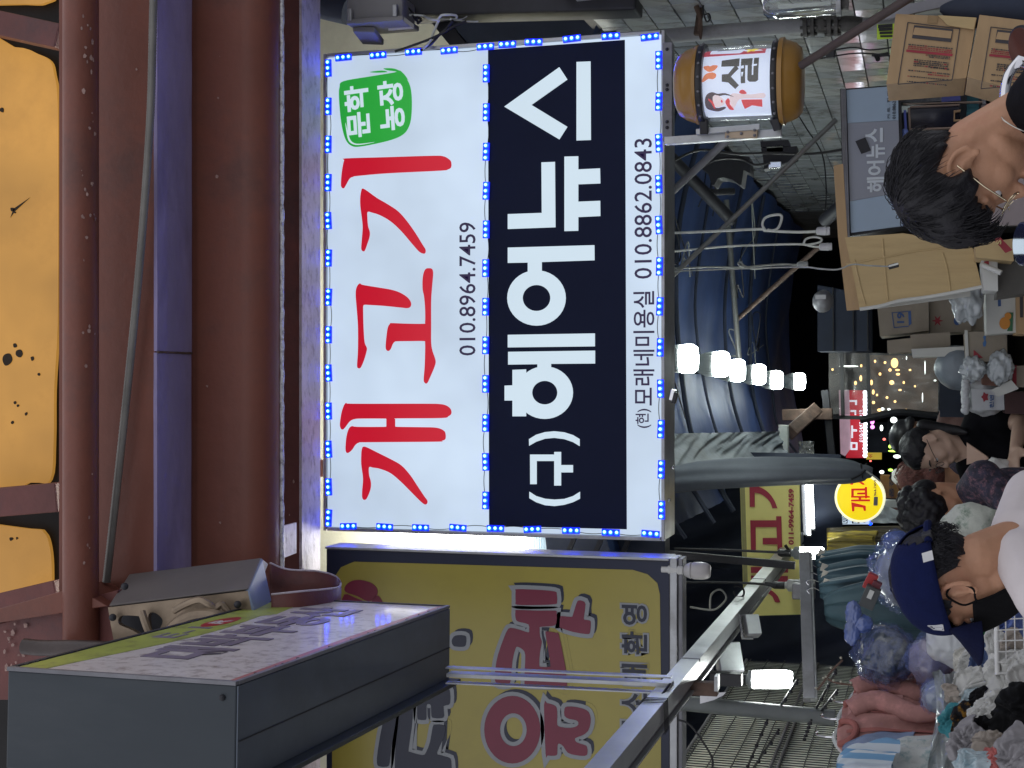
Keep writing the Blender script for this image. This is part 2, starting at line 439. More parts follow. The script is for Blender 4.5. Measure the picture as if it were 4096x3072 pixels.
obj('frame_bar', M().beam(P(-260, 2030, 5.12), P(262, 1985, 5.12), .12, .13, Y_), m_paint, op, bev=.006)
obj('frame_bar', M().beam(P(-40, 2440, 5.12), P(262, 2370, 5.12), .12, .13, Y_), m_paint, op, bev=.006)
# beam end lower left, dark pipe and curved strap
be = T('beam_end', 'chipped maroon beam end behind the projecting signboard', 'beam', P(250, 2500, 4.6))
q = [P(-60, 2800, 4.45), P(470, 2800, 4.45), P(470, 2360, 4.45), P(-60, 2510, 4.45)]
obj('web', M().hexa(q, [p + V((0, .15, 0)) for p in q]), m_paint, be, bev=.004)
q = [P(-60, 2500, 4.40), P(430, 2425, 4.40), P(300, 2350, 4.40), P(-60, 2450, 4.40)]
obj('top_flange', M().hexa(q, [p + V((0, .2, 0)) for p in q]), m_paint2, be, bev=.004)
fl = M()
for k in range(16):
    c = P(rnd.uniform(10, 115), rnd.uniform(2480, 2700), 4.442); s = rnd.uniform(.004, .012)
    fl.add([c + V((s * rnd.uniform(.5, 1.5) * math.cos(t), -rnd.uniform(0, .006), s * rnd.uniform(.5, 1.2) * math.sin(t))) for t in (0, 1.3, 2.4, 3.9, 5)], [(0, 1, 2, 3, 4)])
kind(obj('paint_flakes', fl, mat('flaked_paint', (.34, .22, .19), .7), be), 'stuff')
tag(obj('dark_pipe', M().tube(smooth_path([P(95, 2585, 4.3), P(170, 2592, 4.3), P(300, 2592, 4.28), P(480, 2600, 4.25)], 4), .028, 14), mat('brown_black_pipe', (.05, .032, .028), .45), smooth=True),
    'short dark pipe pushed through the chipped beam end', 'pipe')
st = T('curved_strap', 'thin bent maroon metal strap with a pale edge, at the yellow signboard corner', 'metal strap', P(1230, 2330, 5.0))
cen = smooth_path([P(1080, 2252, 4.75), P(1150, 2278, 4.8), P(1270, 2285, 4.85), P(1340, 2305, 4.9), P(1362, 2335, 4.95), P(1340, 2352, 4.7), P(1200, 2366, 4.5), P(1085, 2378, 4.45)], 6)
mm = M()
n_ = len(cen)
mm.add([p for p in cen] + [p + V((-.13, .0, .0)) for p in cen], [(i, i + 1, n_ + i + 1, n_ + i) for i in range(n_ - 1)])
obj('band', mm, m_paint, st, smooth=True, solid=.006)
obj('edge_bead', M().tube(cen, .004, 6), m_flange, st, smooth=True)
bk = T('blue_lit_bracket', 'small angled plate lit blue under the channel near the sign corner', 'bracket', P(1130, 2110, 5.2))
q = [P(1082, 2118, 5.15), P(1186, 2090, 5.38), P(1186, 2212, 5.38), P(1090, 2250, 5.15)]
obj('plate', M().hexa(q, [p + V((0, .0, .012)) for p in q]), m_flange, bk)

# ------------------------------------------------------------------ the big lit sign
YS = 5.7
a, b = P(1302, 2116, YS), P(2655, 128, YS)
SX0, SX1, SZ0, SZ1 = a.x, b.x, b.z, P(1302, 224, YS).z
sg = T('lit_shop_sign', 'big white lit sign with red brush lettering and a black band, edged by blue lights', 'sign', ((SX0 + SX1) / 2, YS + .1, SZ0))
m_face = mat('sign_white', (.14, .15, .17), .4, var=.02, scale=1.4, bump=0, emis=s2l((205, 224, 244)), es=1.02, evar=.34)
m_band = mat('sign_black', (.006, .008, .020), .7, var=.2, scale=2, bump=0, emis=(.003, .005, .018), es=.5, spec=.15)
m_wl = mat('sign_letter_white', (.14, .15, .17), .4, var=.02, scale=2.0, bump=0, emis=s2l((207, 226, 238)), es=.92, evar=.06)
m_red = mat('sign_red', (.25, .005, .015), .4, var=.05, bump=0, emis=s2l((200, 14, 40)), es=.82)
m_green = mat('sign_green', (.02, .3, .05), .4, var=.05, bump=0, emis=s2l((32, 142, 44)), es=1.0)
m_ink = mat('sign_ink', (.02, .01, .04), .4, bump=0, emis=(.012, .006, .035), es=.8)
obj('cabinet', M().box((SX0 - .004, YS + .012, SZ0 - .004), (SX1 + .004, YS + .24, SZ1 + .004)), m_alu, sg, bev=.004)
obj('white_panel', M().box((SX0 + .010, YS, SZ0 + .010), (SX1 - .010, YS + .0115, SZ1 - .010)), m_face, sg)
fr = M()
e = .012
for lo_, hi_ in (((SX0 - .006, YS - .012, SZ0 - .006), (SX1 + .006, YS + .011, SZ0 + e - .004)), ((SX0 - .006, YS - .012, SZ1 - e + .004), (SX1 + .006, YS + .011, SZ1 + .006)),
                 ((SX0 - .0065, YS - .0115, SZ0 + e), (SX0 + e - .004, YS + .010, SZ1 - e)), ((SX1 - e + .004, YS - .0115, SZ0 + e), (SX1 + .0065, YS + .010, SZ1 - e))):
    obj('edge_rail', M().box(lo_, hi_), m_alu, sg, bev=.002)
flat('black_band', [Q4((1074, 285), (1855, 228)) + Q5((1866, 1560), (1080, 1540))], YS, m_band, sg, .002, dy=.0012)
D1, D2 = .0045, .0035
gi = [smooth_loop(Q4((265, 905), (500, 898), (760, 890), (820, 893), (850, 908), (864, 925), (864, 955), (845, 968), (800, 975), (500, 990), (330, 1005), (305, 1010), (285, 1020), (265, 1055), (252, 1075), (240, 1070), (236, 1050), (240, 990), (248, 940), (255, 915))),
      smooth_loop(Q4((360, 1077), (385, 1090), (440, 1130), (500, 1165), (560, 1205), (610, 1260), (660, 1330), (700, 1395), (718, 1425), (716, 1445), (703, 1448), (680, 1435), (640, 1390), (580, 1320), (520, 1265), (460, 1230), (415, 1215), (388, 1210), (386, 1240), (390, 1290), (400, 1325), (398, 1355), (385, 1395), (372, 1430), (362, 1435), (352, 1420), (355, 1370), (360, 1300), (356, 1250), (347, 1180), (346, 1130), (352, 1090)))]
flat('letter', gi, YS, m_red, sg, dy=D2)
go = [smooth_loop(Q5((343, 157), (360, 165), (450, 180), (520, 192), (570, 208), (610, 232), (630, 255), (636, 275), (630, 292), (612, 298), (580, 295), (480, 285), (400, 280), (370, 279), (363, 285), (362, 310), (364, 400), (370, 490), (383, 525), (380, 550), (365, 600), (348, 637), (335, 640), (328, 625), (333, 540), (333, 400), (325, 290), (320, 220), (325, 180))),
      smooth_loop(Q5((735, 70), (752, 72), (760, 85), (761, 110), (755, 180), (750, 260), (750, 400), (750, 490), (757, 540), (775, 595), (770, 630), (745, 690), (728, 725), (715, 725), (708, 705), (713, 640), (716, 560), (716, 495), (708, 486), (640, 486), (560, 487), (542, 490), (530, 505), (520, 530), (508, 542), (497, 538), (491, 520), (495, 465), (503, 410), (515, 388), (525, 383), (600, 386), (705, 387), (716, 378), (716, 300), (710, 230), (702, 190), (702, 130), (710, 90), (722, 73)))]
flat('letter', go, YS, m_red, sg, dy=D2)
gae = [smooth_loop(Q5((270, 838), (300, 843), (700, 843), (800, 845), (840, 855), (862, 875), (865, 900), (848, 915), (810, 925), (560, 927), (546, 931), (545, 940), (545, 960), (546, 971), (560, 975), (700, 977), (780, 980), (820, 995), (832, 1015), (831, 1045), (810, 1055), (780, 1060), (380, 1063), (340, 1065), (318, 1078), (300, 1105), (280, 1122), (268, 1122), (262, 1100), (266, 1040), (275, 1000), (285, 980), (300, 971), (330, 975), (480, 975), (494, 971), (495, 960), (495, 940), (494, 931), (480, 928), (350, 928), (310, 932), (285, 945), (262, 975), (247, 990), (236, 985), (230, 960), (238, 900), (250, 860), (260, 843))),
       smooth_loop(Q5((365, 1088), (390, 1095), (450, 1125), (520, 1160), (580, 1195), (630, 1250), (670, 1310), (710, 1370), (728, 1395), (727, 1412), (715, 1418), (690, 1400), (640, 1350), (580, 1290), (520, 1240), (460, 1215), (420, 1208), (396, 1206), (396, 1250), (406, 1290), (404, 1330), (385, 1380), (370, 1392), (358, 1380), (357, 1340), (362, 1270), (352, 1190), (352, 1130), (356, 1100)))]
flat('letter', gae, YS, m_red, sg, dy=D2)
# white block letters on the band
flat('letter', [Q4((1168, 610), (1482, 385), (1528, 455), (1323, 600), (1528, 725), (1482, 797)), Q4((1580, 355), (1660, 352), (1662, 800), (1580, 803))], YS, m_wl, sg, dy=D1)
flat('letter', [Q4((1380, 928), (1457, 925), (1460, 1298), (1188, 1308), (1188, 1223), (1382, 1216)),
                Q4((1511, 895), (1590, 893), (1590, 968), (1714, 962), (1716, 1048), (1590, 1053), (1590, 1152), (1715, 1147), (1716, 1234), (1590, 1240), (1590, 1318), (1511, 1320))], YS, m_wl, sg, dy=D1)
flat('letter', [Q4((1188, 1414), (1682, 1400)) + Q5((1683, 25), (1382, 35), (1382, 92), (1302, 107), (1302, 38), (1188, 40))], YS, m_wl, sg, dy=D1)
flat('letter', [ell(Q5, 1352, 240, 167, 158), ell(Q5, 1352, 240, 79, 74)], YS, m_wl, sg, dy=D1 + .0004)
flat('letter', [Q5((1188, 450), (1685, 442), (1685, 516), (1188, 522)), Q5((1190, 547), (1686, 540), (1686, 614), (1435, 616), (1435, 648), (1357, 648), (1357, 618), (1190, 620))], YS, m_wl, sg, dy=D1)
flat('letter', [ell(Q5, 1399, 780, 161, 150), ell(Q5, 1399, 780, 72, 67)], YS, m_wl, sg, dy=D1 + .0004)
flat('letter', [Q5((1215, 650), (1293, 647), (1293, 915), (1215, 915), (1215, 825), (1170, 825), (1170, 740), (1215, 738))], YS, m_wl, sg, dy=D1 + .0008)
flat('bracket_mark', [Q5((1309, 1045), (1350, 1020), (1400, 1005), (1453, 1000), (1510, 1006), (1560, 1022), (1598, 1045), (1598, 1085), (1560, 1062), (1510, 1045), (1453, 1038), (1400, 1043), (1350, 1060), (1310, 1083))], YS, m_wl, sg, dy=D1)
flat('bracket_mark', [Q5((1311, 1345), (1350, 1370), (1400, 1385), (1455, 1390), (1510, 1386), (1560, 1370), (1600, 1345), (1600, 1385), (1560, 1405), (1510, 1420), (1455, 1427), (1400, 1422), (1350, 1405), (1311, 1382))], YS, m_wl, sg, dy=D1)
flat('letter', [Q5((1315, 1133), (1453, 1133), (1453, 1118), (1492, 1118), (1492, 1193), (1560, 1193), (1560, 1235), (1492, 1235), (1492, 1310), (1453, 1310), (1453, 1170), (1353, 1170), (1353, 1302), (1316, 1302))], YS, m_wl, sg, dy=D1)
ptext('phone_number', '010.8964.7459', 1838, 1903, 1422, 890, YS, m_ink, sg, bold=.004)
ptext('phone_number', '010.8862.0843', 2538, 2608, 1115, 555, YS, m_ink, sg, bold=.004)
ptext('shop_name', '모래네미용실', 2534, 2618, 1622, 1165, YS, m_ink, sg, bold=.010)
ptext('shop_name', '(현)', 2543, 2605, 1712, 1635, YS, m_ink, sg, bold=.010)
gs = flat('green_stamp', [smooth_loop(Q4((250, 465), (400, 438), (540, 415), (575, 405), (610, 450), (632, 500), (640, 580), (635, 680), (615, 740), (580, 775), (520, 800), (430, 822), (340, 838), (300, 835), (270, 810), (250, 760), (235, 680), (225, 560), (228, 500)), 5)], YS, m_green, sg, dy=D2)
flat('stamp_stroke', [smooth_loop(Q4((480, 392), (540, 393), (590, 418), (620, 460), (600, 440), (560, 412), (500, 402)), 4), smooth_loop(Q4((400, 412), (470, 404), (500, 412), (440, 416)), 3)], YS, m_green, sg, dy=D2 + .0003)
flat('stamp_stroke', [smooth_loop(Q4((262, 700), (275, 790), (300, 822), (345, 828), (430, 812), (345, 822), (306, 815), (284, 785)), 4)], YS, m_wl, sg, dy=D1)
ptext('stamp_word', '문학', 1200 + .7007 * 262, 1200 + .7007 * 400, .7007 * 785, .7007 * 490, YS, m_wl, sg, dy=D1 + .002, bold=.028, rot=.07)
ptext('stamp_word', '농장', 1200 + .7007 * 452, 1200 + .7007 * 596, .7007 * 745, .7007 * 460, YS, m_wl, sg, dy=D1 + .002, bold=.028, rot=.07)
# blue three-lamp modules
m_mod = mat('blue_module', (.01, .03, .5), .35, bump=0, var=.1, emis=(.0, .012, .85), es=1.4)
m_led = mat('blue_led', (.3, .6, 1), .3, bump=0, emis=(.02, .055, 1.0), es=50.0)
m_glow = mat('blue_lens', (.05, .1, .8), .3, bump=0, emis=(.0, .03, 1.0), es=8.0)
sm = mpp(2000, YS)
modm = bpy.data.meshes.new('led_module'); t_ = M().box((-.037, -.005, -.0135), (.037, .005, .0135)); modm.from_pydata(t_.v, [], t_.f); modm.materials.append(m_mod)
ledm = bpy.data.meshes.new('led'); t_ = M().lathe([(.0062, 0), (.0058, .002), (.003, .0032)], (0, 0, 0), 10); ledm.from_pydata(t_.v, [], t_.f); ledm.materials.append(m_led)
lensm = bpy.data.meshes.new('lens'); t_ = M().lathe([(.0105, 0), (.0105, .0012)], (0, 0, 0), 12); lensm.from_pydata(t_.v, [], t_.f); lensm.materials.append(m_glow)
mods = []
for y in (390, 608, 825, 1043, 1260): mods.append((*Q4((164, y))[0], 0))
for y in (12, 235, 450, 668, 885, 1103, 1318, 1495): mods.append((*Q5((166, y))[0], 0))
for y in (420, 642, 867, 1090, 1310): mods.append((*Q4((1064, y))[0], 0))
for y in (70, 290, 510, 730, 953, 1175, 1395): mods.append((*Q5((1061, y))[0], 0))
for y in (345, 580, 818, 1052, 1285): mods.append((*Q4((2049, y))[0], 0))
for i, y in enumerate((60, 288, 522, 757, 988, 1218, 1450)): mods.append((*Q5((2053 + 2 * i, y))[0], 0))
for x, y in ((250, 330), (447, 317), (650, 298), (853, 290), (1060, 268), (1185, 255), (1335, 242), (1553, 222), (1775, 208), (1998, 213)): mods.append((*Q4((x, y))[0], 1))
for x, y in ((278, 1542), (485, 1545), (690, 1550), (903, 1550), (1117, 1555), (1328, 1560), (1548, 1567), (1775, 1578), (2002, 1585)): mods.append((*Q5((x, y))[0], 1))
RF = Matrix(((1, 0, 0), (0, 0, -1), (0, 1, 0)))          # lathe axis z -> -Y
for (x, y, vert) in mods:
    c = P(x, y, YS - .010); c.y = YS - .013
    tilt = rnd.uniform(-.06, .06)
    Rm = Matrix.Rotation((math.pi / 2 if vert else 0) + tilt, 3, 'Y')
    mo = piece('led_module', modm, sg, c, Rm)
    for k in (-1, 0, 1):
        d = Rm @ V((.0255 * k, 0, 0))
        l1 = bpy.data.objects.new('led', ledm); COL.objects.link(l1); l1.parent = mo
        l1.location = (.0255 * k, -.0062, .002); l1.rotation_euler = (math.pi / 2, 0, 0)
        l2 = bpy.data.objects.new('lens', lensm); COL.objects.link(l2); l2.parent = mo
        l2.location = (.0255 * k, -.005, .0); l2.rotation_euler = (math.pi / 2, 0, 0)
def wire_run(lst):
    wm = M()
    for p, q_ in zip(lst[:-1], lst[1:]):
        a = P(p[0], p[1], YS - .008); b = P(q_[0], q_[1], YS - .008); n_ = 8; s = rnd.uniform(.004, .012) * rnd.choice((-1, 1))
        d = (b - a).normalized(); sd = V((d.z, 0, -d.x))
        wm.tube([a.lerp(b, k / n_) + sd * s * math.sin(math.pi * k / n_) for k in range(n_ + 1)], .0016, 5)
    obj('led_wire', wm, m_cable, sg, smooth=True)
wire_run(mods[:13]); wire_run(mods[13:25]); wire_run(mods[25:37]); wire_run(mods[37:47]); wire_run(mods[47:])
# screws and hook on the lower edge, hanger above
for x, y in ((2680, 470), (2690, 1870), (2676, 2000)):
    obj('screw', M().ball(P(x, y, YS + .08), .008), m_chrome, sg, smooth=True)
hk = T('hanging_clamp', 'small shiny clamp tying the sign to the beam above its upper edge', 'clamp', P(1270, 1870, 5.75))
obj('clamp_plate', M().obox(P(1272, 1872, 5.72), (.075, .03, .07)), m_chrome, hk, bev=.004)
obj('bolt', M().cyl(P(1256, 1885, 5.68), P(1256, 1885, 5.72), .009), m_dark, hk)
sc = T('spring_clip', 'small black and silver clip on the lower edge of the lit sign', 'clip', P(2695, 1583, 5.8))
obj('jaw', M().obox(P(2690, 1580, 5.72), (.045, .03, .02), Matrix.Rotation(.25, 3, 'Y')), m_chrome, sc, bev=.003)
obj('spring', M().obox(P(2700, 1592, 5.70), (.045, .02, .018), Matrix.Rotation(.25, 3, 'Y')), m_black, sc, bev=.003)
# ------------------------------------------------------------------ yellow signboard (unlit), lower left of the lit sign
YY = 5.5
ys = T('yellow_signboard', 'big unlit yellow signboard with rounded navy border and fat red letters, behind the aluminium bar', 'sign', P(2690, 2700, YY + .05))
m_ynavy = mat('board_navy', (.010, .015, .040), .4, var=.15, scale=2, bump=.05)
m_yel = mat('board_yellow', (.33, .275, .050), .3, var=.10, scale=1.2, bump=.06, bscale=20, dirt=(.24, .20, .05), dscale=2, damt=.35, spec=.6)
m_yred = mat('board_red', (.17, .016, .042), .35, var=.1, bump=0)
m_ygrey = mat('board_grey', (.26, .275, .29), .35, var=.08, bump=0)
m_ynv = mat('board_letter_navy', (.012, .016, .036), .35, var=.1, bump=0)
yx1 = P(1305, 2195, YY).x; yz1 = P(1303, 2400, YY).z; yz0 = P(2680, 2400, YY).z; yx0 = -2.1
obj('cabinet', M().box((yx0, YY + .006, yz0), (yx1, YY + .15, yz1)), m_alug, ys, bev=.004)
obj('navy_face', M().box((yx0 + .004, YY, yz0 + .004), (yx1 - .004, YY + .0055, yz1 - .004)), m_ynavy, ys)
er = M().box((yx0, YY - .012, yz0 - .030), (yx1 + .012, YY + .10, yz0 - .001))
obj('bottom_rail', er, m_alu, ys, bev=.003)
obj('bottom_rail', M().box((yx0, YY - .004, yz0 - .050), (yx1 + .010, YY + .09, yz0 - .033)), m_alug, ys, bev=.003)
obj('side_rail', M().box((yx1 + .0005, YY - .010, yz0 + .002), (yx1 + .010, YY + .15, yz1)), m_alu, ys, bev=.003)
ylp = Q6((195, 460), (205, 360), (235, 315), (310, 283), (800, 297), (1300, 312), (1900, 330), (1985, 355), (2040, 405), (2055, 470), (2060, 900), (2064, 2400), (178, 2400), (185, 1300))
flat('yellow_panel', [ylp], YY, m_yel, ys, .002, dy=.0012)
def fat(loops, col, d=.0, smoothk=3, sh=True):
    lps = [smooth_loop(l, smoothk) for l in loops]
    if sh:
        flat('letter_shadow', [[(x + 14, y - 15) for x, y in l] for l in lps], YY, m_ynv, ys, .001, off=.012, dy=.0030 + d)
    flat('letter_outline', lps, YY, m_ygrey, ys, .001, off=.0165, dy=.0042 + d)
    flat('letter', lps, YY, col, ys, .001, dy=.0054 + d)
fat([Q6((1233, 450), (1240, 440), (1350, 443), (1455, 452), (1468, 470), (1470, 510), (1455, 525), (1340, 530), (1242, 528), (1233, 510))], m_yred)
fat([Q6((1232, 565), (1245, 558), (1350, 562), (1455, 562), (1467, 575), (1465, 635), (1440, 650), (1378, 654), (1370, 665), (1373, 712), (1383, 740), (1372, 800), (1368, 870), (1378, 882), (1425, 882), (1432, 870), (1415, 760), (1403, 690), (1412, 680), (1465, 688), (1480, 700), (1505, 820), (1528, 960), (1515, 1015), (1480, 1000), (1440, 990), (1300, 985), (1284, 970), (1285, 900), (1288, 815), (1275, 785), (1245, 768), (1232, 780), (1215, 850), (1205, 960), (1190, 985), (1140, 985), (1115, 960), (1118, 890), (1132, 815), (1165, 720), (1185, 675), (1205, 660), (1260, 672), (1306, 686), (1310, 670), (1306, 640), (1260, 628), (1240, 620), (1232, 600))], m_yred, smoothk=2)
fat([Q6((1487, 600), (1497, 593), (1550, 597), (1560, 585), (1580, 520), (1592, 504), (1615, 507), (1632, 525), (1622, 605), (1632, 614), (1655, 618), (1662, 630), (1658, 685), (1640, 696), (1560, 683), (1490, 660), (1484, 645))], m_yred, smoothk=2)
fat([ell(Q6, 1214, 1241, 160, 193, 36), ell(Q6, 1220, 1241, 76, 94, 30)], m_yred, smoothk=1)
fat([Q6((1395, 1098), (1412, 1090), (1450, 1100), (1468, 1118), (1471, 1170), (1470, 1212), (1490, 1226), (1545, 1231), (1583, 1220), (1591, 1200), (1575, 1186), (1540, 1180), (1512, 1162), (1512, 1120), (1528, 1109), (1580, 1112), (1635, 1128), (1657, 1155), (1661, 1200), (1645, 1250), (1610, 1275), (1572, 1290), (1580, 1312), (1620, 1326), (1640, 1338), (1643, 1375), (1628, 1390), (1575, 1386), (1530, 1372), (1505, 1335), (1480, 1320), (1472, 1335), (1471, 1378), (1458, 1389), (1415, 1388), (1404, 1378))], m_yred, smoothk=2)
fat([Q6((868, 735), (880, 710), (905, 702), (942, 704), (952, 718), (950, 755), (935, 768), (895, 767), (876, 760))], m_ynv, smoothk=2)
fat([Q6((475, 1200), (500, 1150), (540, 1115), (556, 1130), (545, 1220), (525, 1340), (514, 1430), (500, 1452), (455, 1450), (442, 1430), (447, 1360))], m_ynv, smoothk=2)
fat([Q6((575, 1118), (600, 1108), (640, 1112), (648, 1128), (640, 1230), (622, 1350), (632, 1368), (700, 1386), (722, 1370), (745, 1310), (760, 1225), (775, 1212), (820, 1214), (832, 1230), (825, 1280), (785, 1370), (800, 1385), (850, 1400), (866, 1420), (868, 1520), (850, 1600), (560, 1600), (545, 1560), (545, 1380), (560, 1240))], m_ynv, smoothk=2)
fat([Q6((672, 1070), (685, 1050), (760, 1032), (840, 1012), (858, 1020), (860, 1085), (848, 1100), (822, 1108), (826, 1160), (812, 1175), (765, 1174), (752, 1160), (750, 1105), (738, 1095), (725, 1105), (725, 1175), (712, 1186), (682, 1184), (672, 1170))], m_ynv, smoothk=2)
def stext(ch, x0, x1, y0, y1):
    q0, q1 = Q6((x0, y1))[0], Q6((x1, y0))[0]
    ptext('small_letter_outline', ch, q0[0] - 8, q1[0] + 8, q0[1] + 8, q1[1] - 8, YY, m_ygrey, ys, dy=.0035, bold=.075)
    ptext('small_letter', ch, q0[0], q1[0], q0[1], q1[1], YY, m_ynv, ys, dy=.005, bold=.022)
for ch, y0, y1 in (('영', 530, 645), ('환', 682, 812), ('매', 868, 985), ('소', 1030, 1150), ('도', 1180, 1300)):
    stext(ch, 1838, 1982, y0, y1)
# maroon flower emblem near the strap
flat('emblem', [smooth_loop(Q6((262, 420), (300, 392), (350, 388), (410, 405), (443, 440), (438, 480), (395, 510), (330, 480), (262, 455)), 3)], YY, m_yred, ys, dy=.003)
flat('emblem', [smooth_loop(Q6((255, 470), (320, 490), (385, 520), (392, 545), (370, 600), (300, 600), (240, 560)), 3)], YY, m_yred, ys, dy=.003)
flat('emblem', [smooth_loop(Q6((405, 520), (445, 475), (480, 530), (470, 570), (420, 560)), 3)], YY, m_yred, ys, dy=.003)
# unlit bulb below that board
ub = T('unlit_bulb', 'unlit white bulb hanging below the navy corner of the yellow signboard', 'bulb', P(2780, 2280, 5.5))
def hang_bulb(root, x0, xs, xe, y, Y, rad, head, neck=True):
    a = P(xs, y, Y); z1, z0 = a.z, P(xe, y, Y).z
    h = z1 - z0
    obj('diffuser', M().lathe([(rad * .86, h), (rad, h * .85), (rad * 1.02, h * .45), (rad * .92, h * .18), (rad * .7, .02 * h), (rad * .3, 0)], (a.x, a.y, z0), 22), head, root, smooth=True, ang=60)
    return a, z0, z1
a, z0, z1 = hang_bulb(ub, 0, 2765, 2842, 2282, 5.5, .034, mat('milky_plastic', (.42, .40, .39), .35, var=.08, bump=0))
obj('collar', M().lathe([(.012, .03), (.024, .022), (.033, 0)], (a.x, a.y, z1 + .001), 18), mat('milky_plastic2', (.45, .44, .43), .4, bump=0), ub, smooth=True)
obj('socket', M().lathe([(.016, 0), (.018, .02), (.014, .024), (.017, .055), (.012, .062), (.012, .085)], (a.x, a.y, z1 + .032), 16), mat('socket_white', (.62, .62, .60), .4, bump=.05), ub, smooth=True)
# ------------------------------------------------------------------ the projecting signboard close to the camera
Y1 = 3.1
A0 = P(945, 2736, Y1); zt1 = P(30, 2727, Y1).z; zb1 = A0.z
e2 = te(1797); Y2 = (zb1 - EYE) / e2
B0 = P(1797, 2428, Y2)
ud = V((B0.x - A0.x, B0.y - A0.y, 0)); LEN = ud.length; ud.normalize()
wd_ = V((-ud.y, ud.x, 0)); WID = .25
HGT = zt1 - zb1
m_box = mat('grey_sign_metal', (.030, .040, .050), .5, metal=.1, var=.12, scale=3, bump=.06, dirt=(.052, .060, .068), dscale=3, damt=.6, stretch=(1, 1, .25))
ps_ = T('projecting_signboard', 'dirty grey projecting signboard with green stripe, closest thing to the camera', 'sign', A0 + ud * LEN / 2 + wd_ * WID / 2)
def bx(u0, u1, w0, w1, h0, h1):
    c = lambda u, w, h: A0 + ud * u + wd_ * w + Z_ * h
    return M().hexa([c(u0, w0, h0), c(u1, w0, h0), c(u1, w0, h1), c(u0, w0, h1)], [c(u0, w1, h0), c(u1, w1, h0), c(u1, w1, h1), c(u0, w1, h1)])
obj('case', bx(0.002, LEN - .002, .003, WID, 0.0, HGT), m_box, ps_, bev=.004)
obj('lightened_underside', bx(.004, LEN - .004, .006, WID - .005, -.004, -.0005), mat('underside_light_tone', (.085, .105, .135), .5, metal=.1, var=.15, scale=3, bump=.06, dirt=(.05, .06, .07), dscale=2, damt=.5), ps_)  # separate sheet coloured lighter, standing in for lane light on the underside
obj('seam', bx(.004, LEN - .004, WID * .55, WID * .55 + .003, -.0065, -.0045), m_dark, ps_)
obj('lower_trim', bx(-.004, LEN + .004, WID - .004, WID + .012, -.045, .02), m_box, ps_, bev=.003)
m_pface = mat('sign_face_dirty', (.62, .585, .58), .42, var=.10, scale=4, bump=.12, bscale=30, dirt=(.26, .22, .21), dscale=26, damt=.95, coat=.3)
o_ = A0 + ud * .0
FN = ud.cross(Z_)                 # outward normal of the printed face
def fplate(name, pts, material, d):
    return place(name, shape_mesh([pts], .001), A0 + FN * d, ud, Z_, material, ps_)
fplate('printed_face', [(.015, .012), (LEN - .012, .012), (LEN - .012, HGT - .012), (.015, HGT - .012)], m_pface, .0015)
m_pg = mat('face_green', (.34, .40, .08), .4, var=.15, scale=5, bump=.05, dirt=(.14, .14, .06), dscale=14, damt=.7)
m_pp = mat('face_purple', (.19, .165, .22), .4, var=.2, bump=.0)
m_pr = mat('face_red', (.42, .15, .14), .4, var=.2, bump=.0)
m_prr = mat('face_logo_red', (.35, .02, .03), .4, bump=0)
wave = [(LEN * k / 24, HGT * (.80 - .07 * math.sin(k / 24 * 5.2 - .9) - .06 * (k > 17))) for k in range(25)]
fplate('green_stripe', [(.02, HGT - .016), *[(max(.02, min(LEN - .016, x)), y) for x, y in wave], (LEN - .016, HGT - .016)], m_pg, .0026)
fplate('red_stripe', [(.02, .016), (LEN - .016, .016), (LEN - .016, .034), (LEN * .5, .042), (.02, .03)], m_pr, .0026)
def ftext(name, body, u0, u1, h0, h1, material, bold=.03):
    return text_uv(name, body, u0 * LEN, u1 * LEN, h0 * HGT, h1 * HGT, A0 + FN * .0034, ud, Z_, material, ps_, bold)
ftext('shop_name', '대박부동산', .17, .88, .36, .70, m_pp, .035)
ftext('unit_number', 'E-1', .37, .52, .79, .90, m_pp, .012)
lg = [(.60 * LEN + .075 * LEN * math.cos(t / 16 * 6.2832), .85 * HGT + .055 * HGT * math.sin(t / 16 * 6.2832)) for t in range(16)]
fplate('red_mark', lg, m_prr, .0034)
ftext('mark_letter', 'R', .57, .63, .815, .885, m_pface, .03)
ed = M()
for k in range(60):                 # grime crust on the edges of the face
    u = LEN * rnd.random(); e_ = rnd.choice((0.012, HGT - .012)); s = rnd.uniform(.003, .008)
    ed.obox(A0 + ud * u + FN * .002 + Z_ * e_, (s, s, s * 1.4), Matrix.Rotation(rnd.random() * 3, 3, 'X'))
kind(obj('grime_crust', ed, mat('grime', (.05, .045, .045), .9), ps_), 'stuff')
tr = bx(-.003, .013, -.006, .004, 0, HGT); obj('face_trim', tr, m_alug, ps_, bev=.001)
obj('face_trim', bx(.0135, LEN + .003, -.006, .004, -.002, .011), m_alug, ps_, bev=.001)
obj('face_trim', bx(.0135, LEN + .003, -.006, .004, HGT - .011, HGT + .002), m_dark, ps_, bev=.001)
obj('face_trim', bx(LEN - .012, LEN + .003, -.006, .004, .0115, HGT - .0115), m_dark, ps_, bev=.001)
obj('screw', M().ball(A0 + wd_ * .035 - ud * .0 + Z_ * (P(890, 2790, Y1).z - zb1), .008), m_dark, ps_, smooth=True)
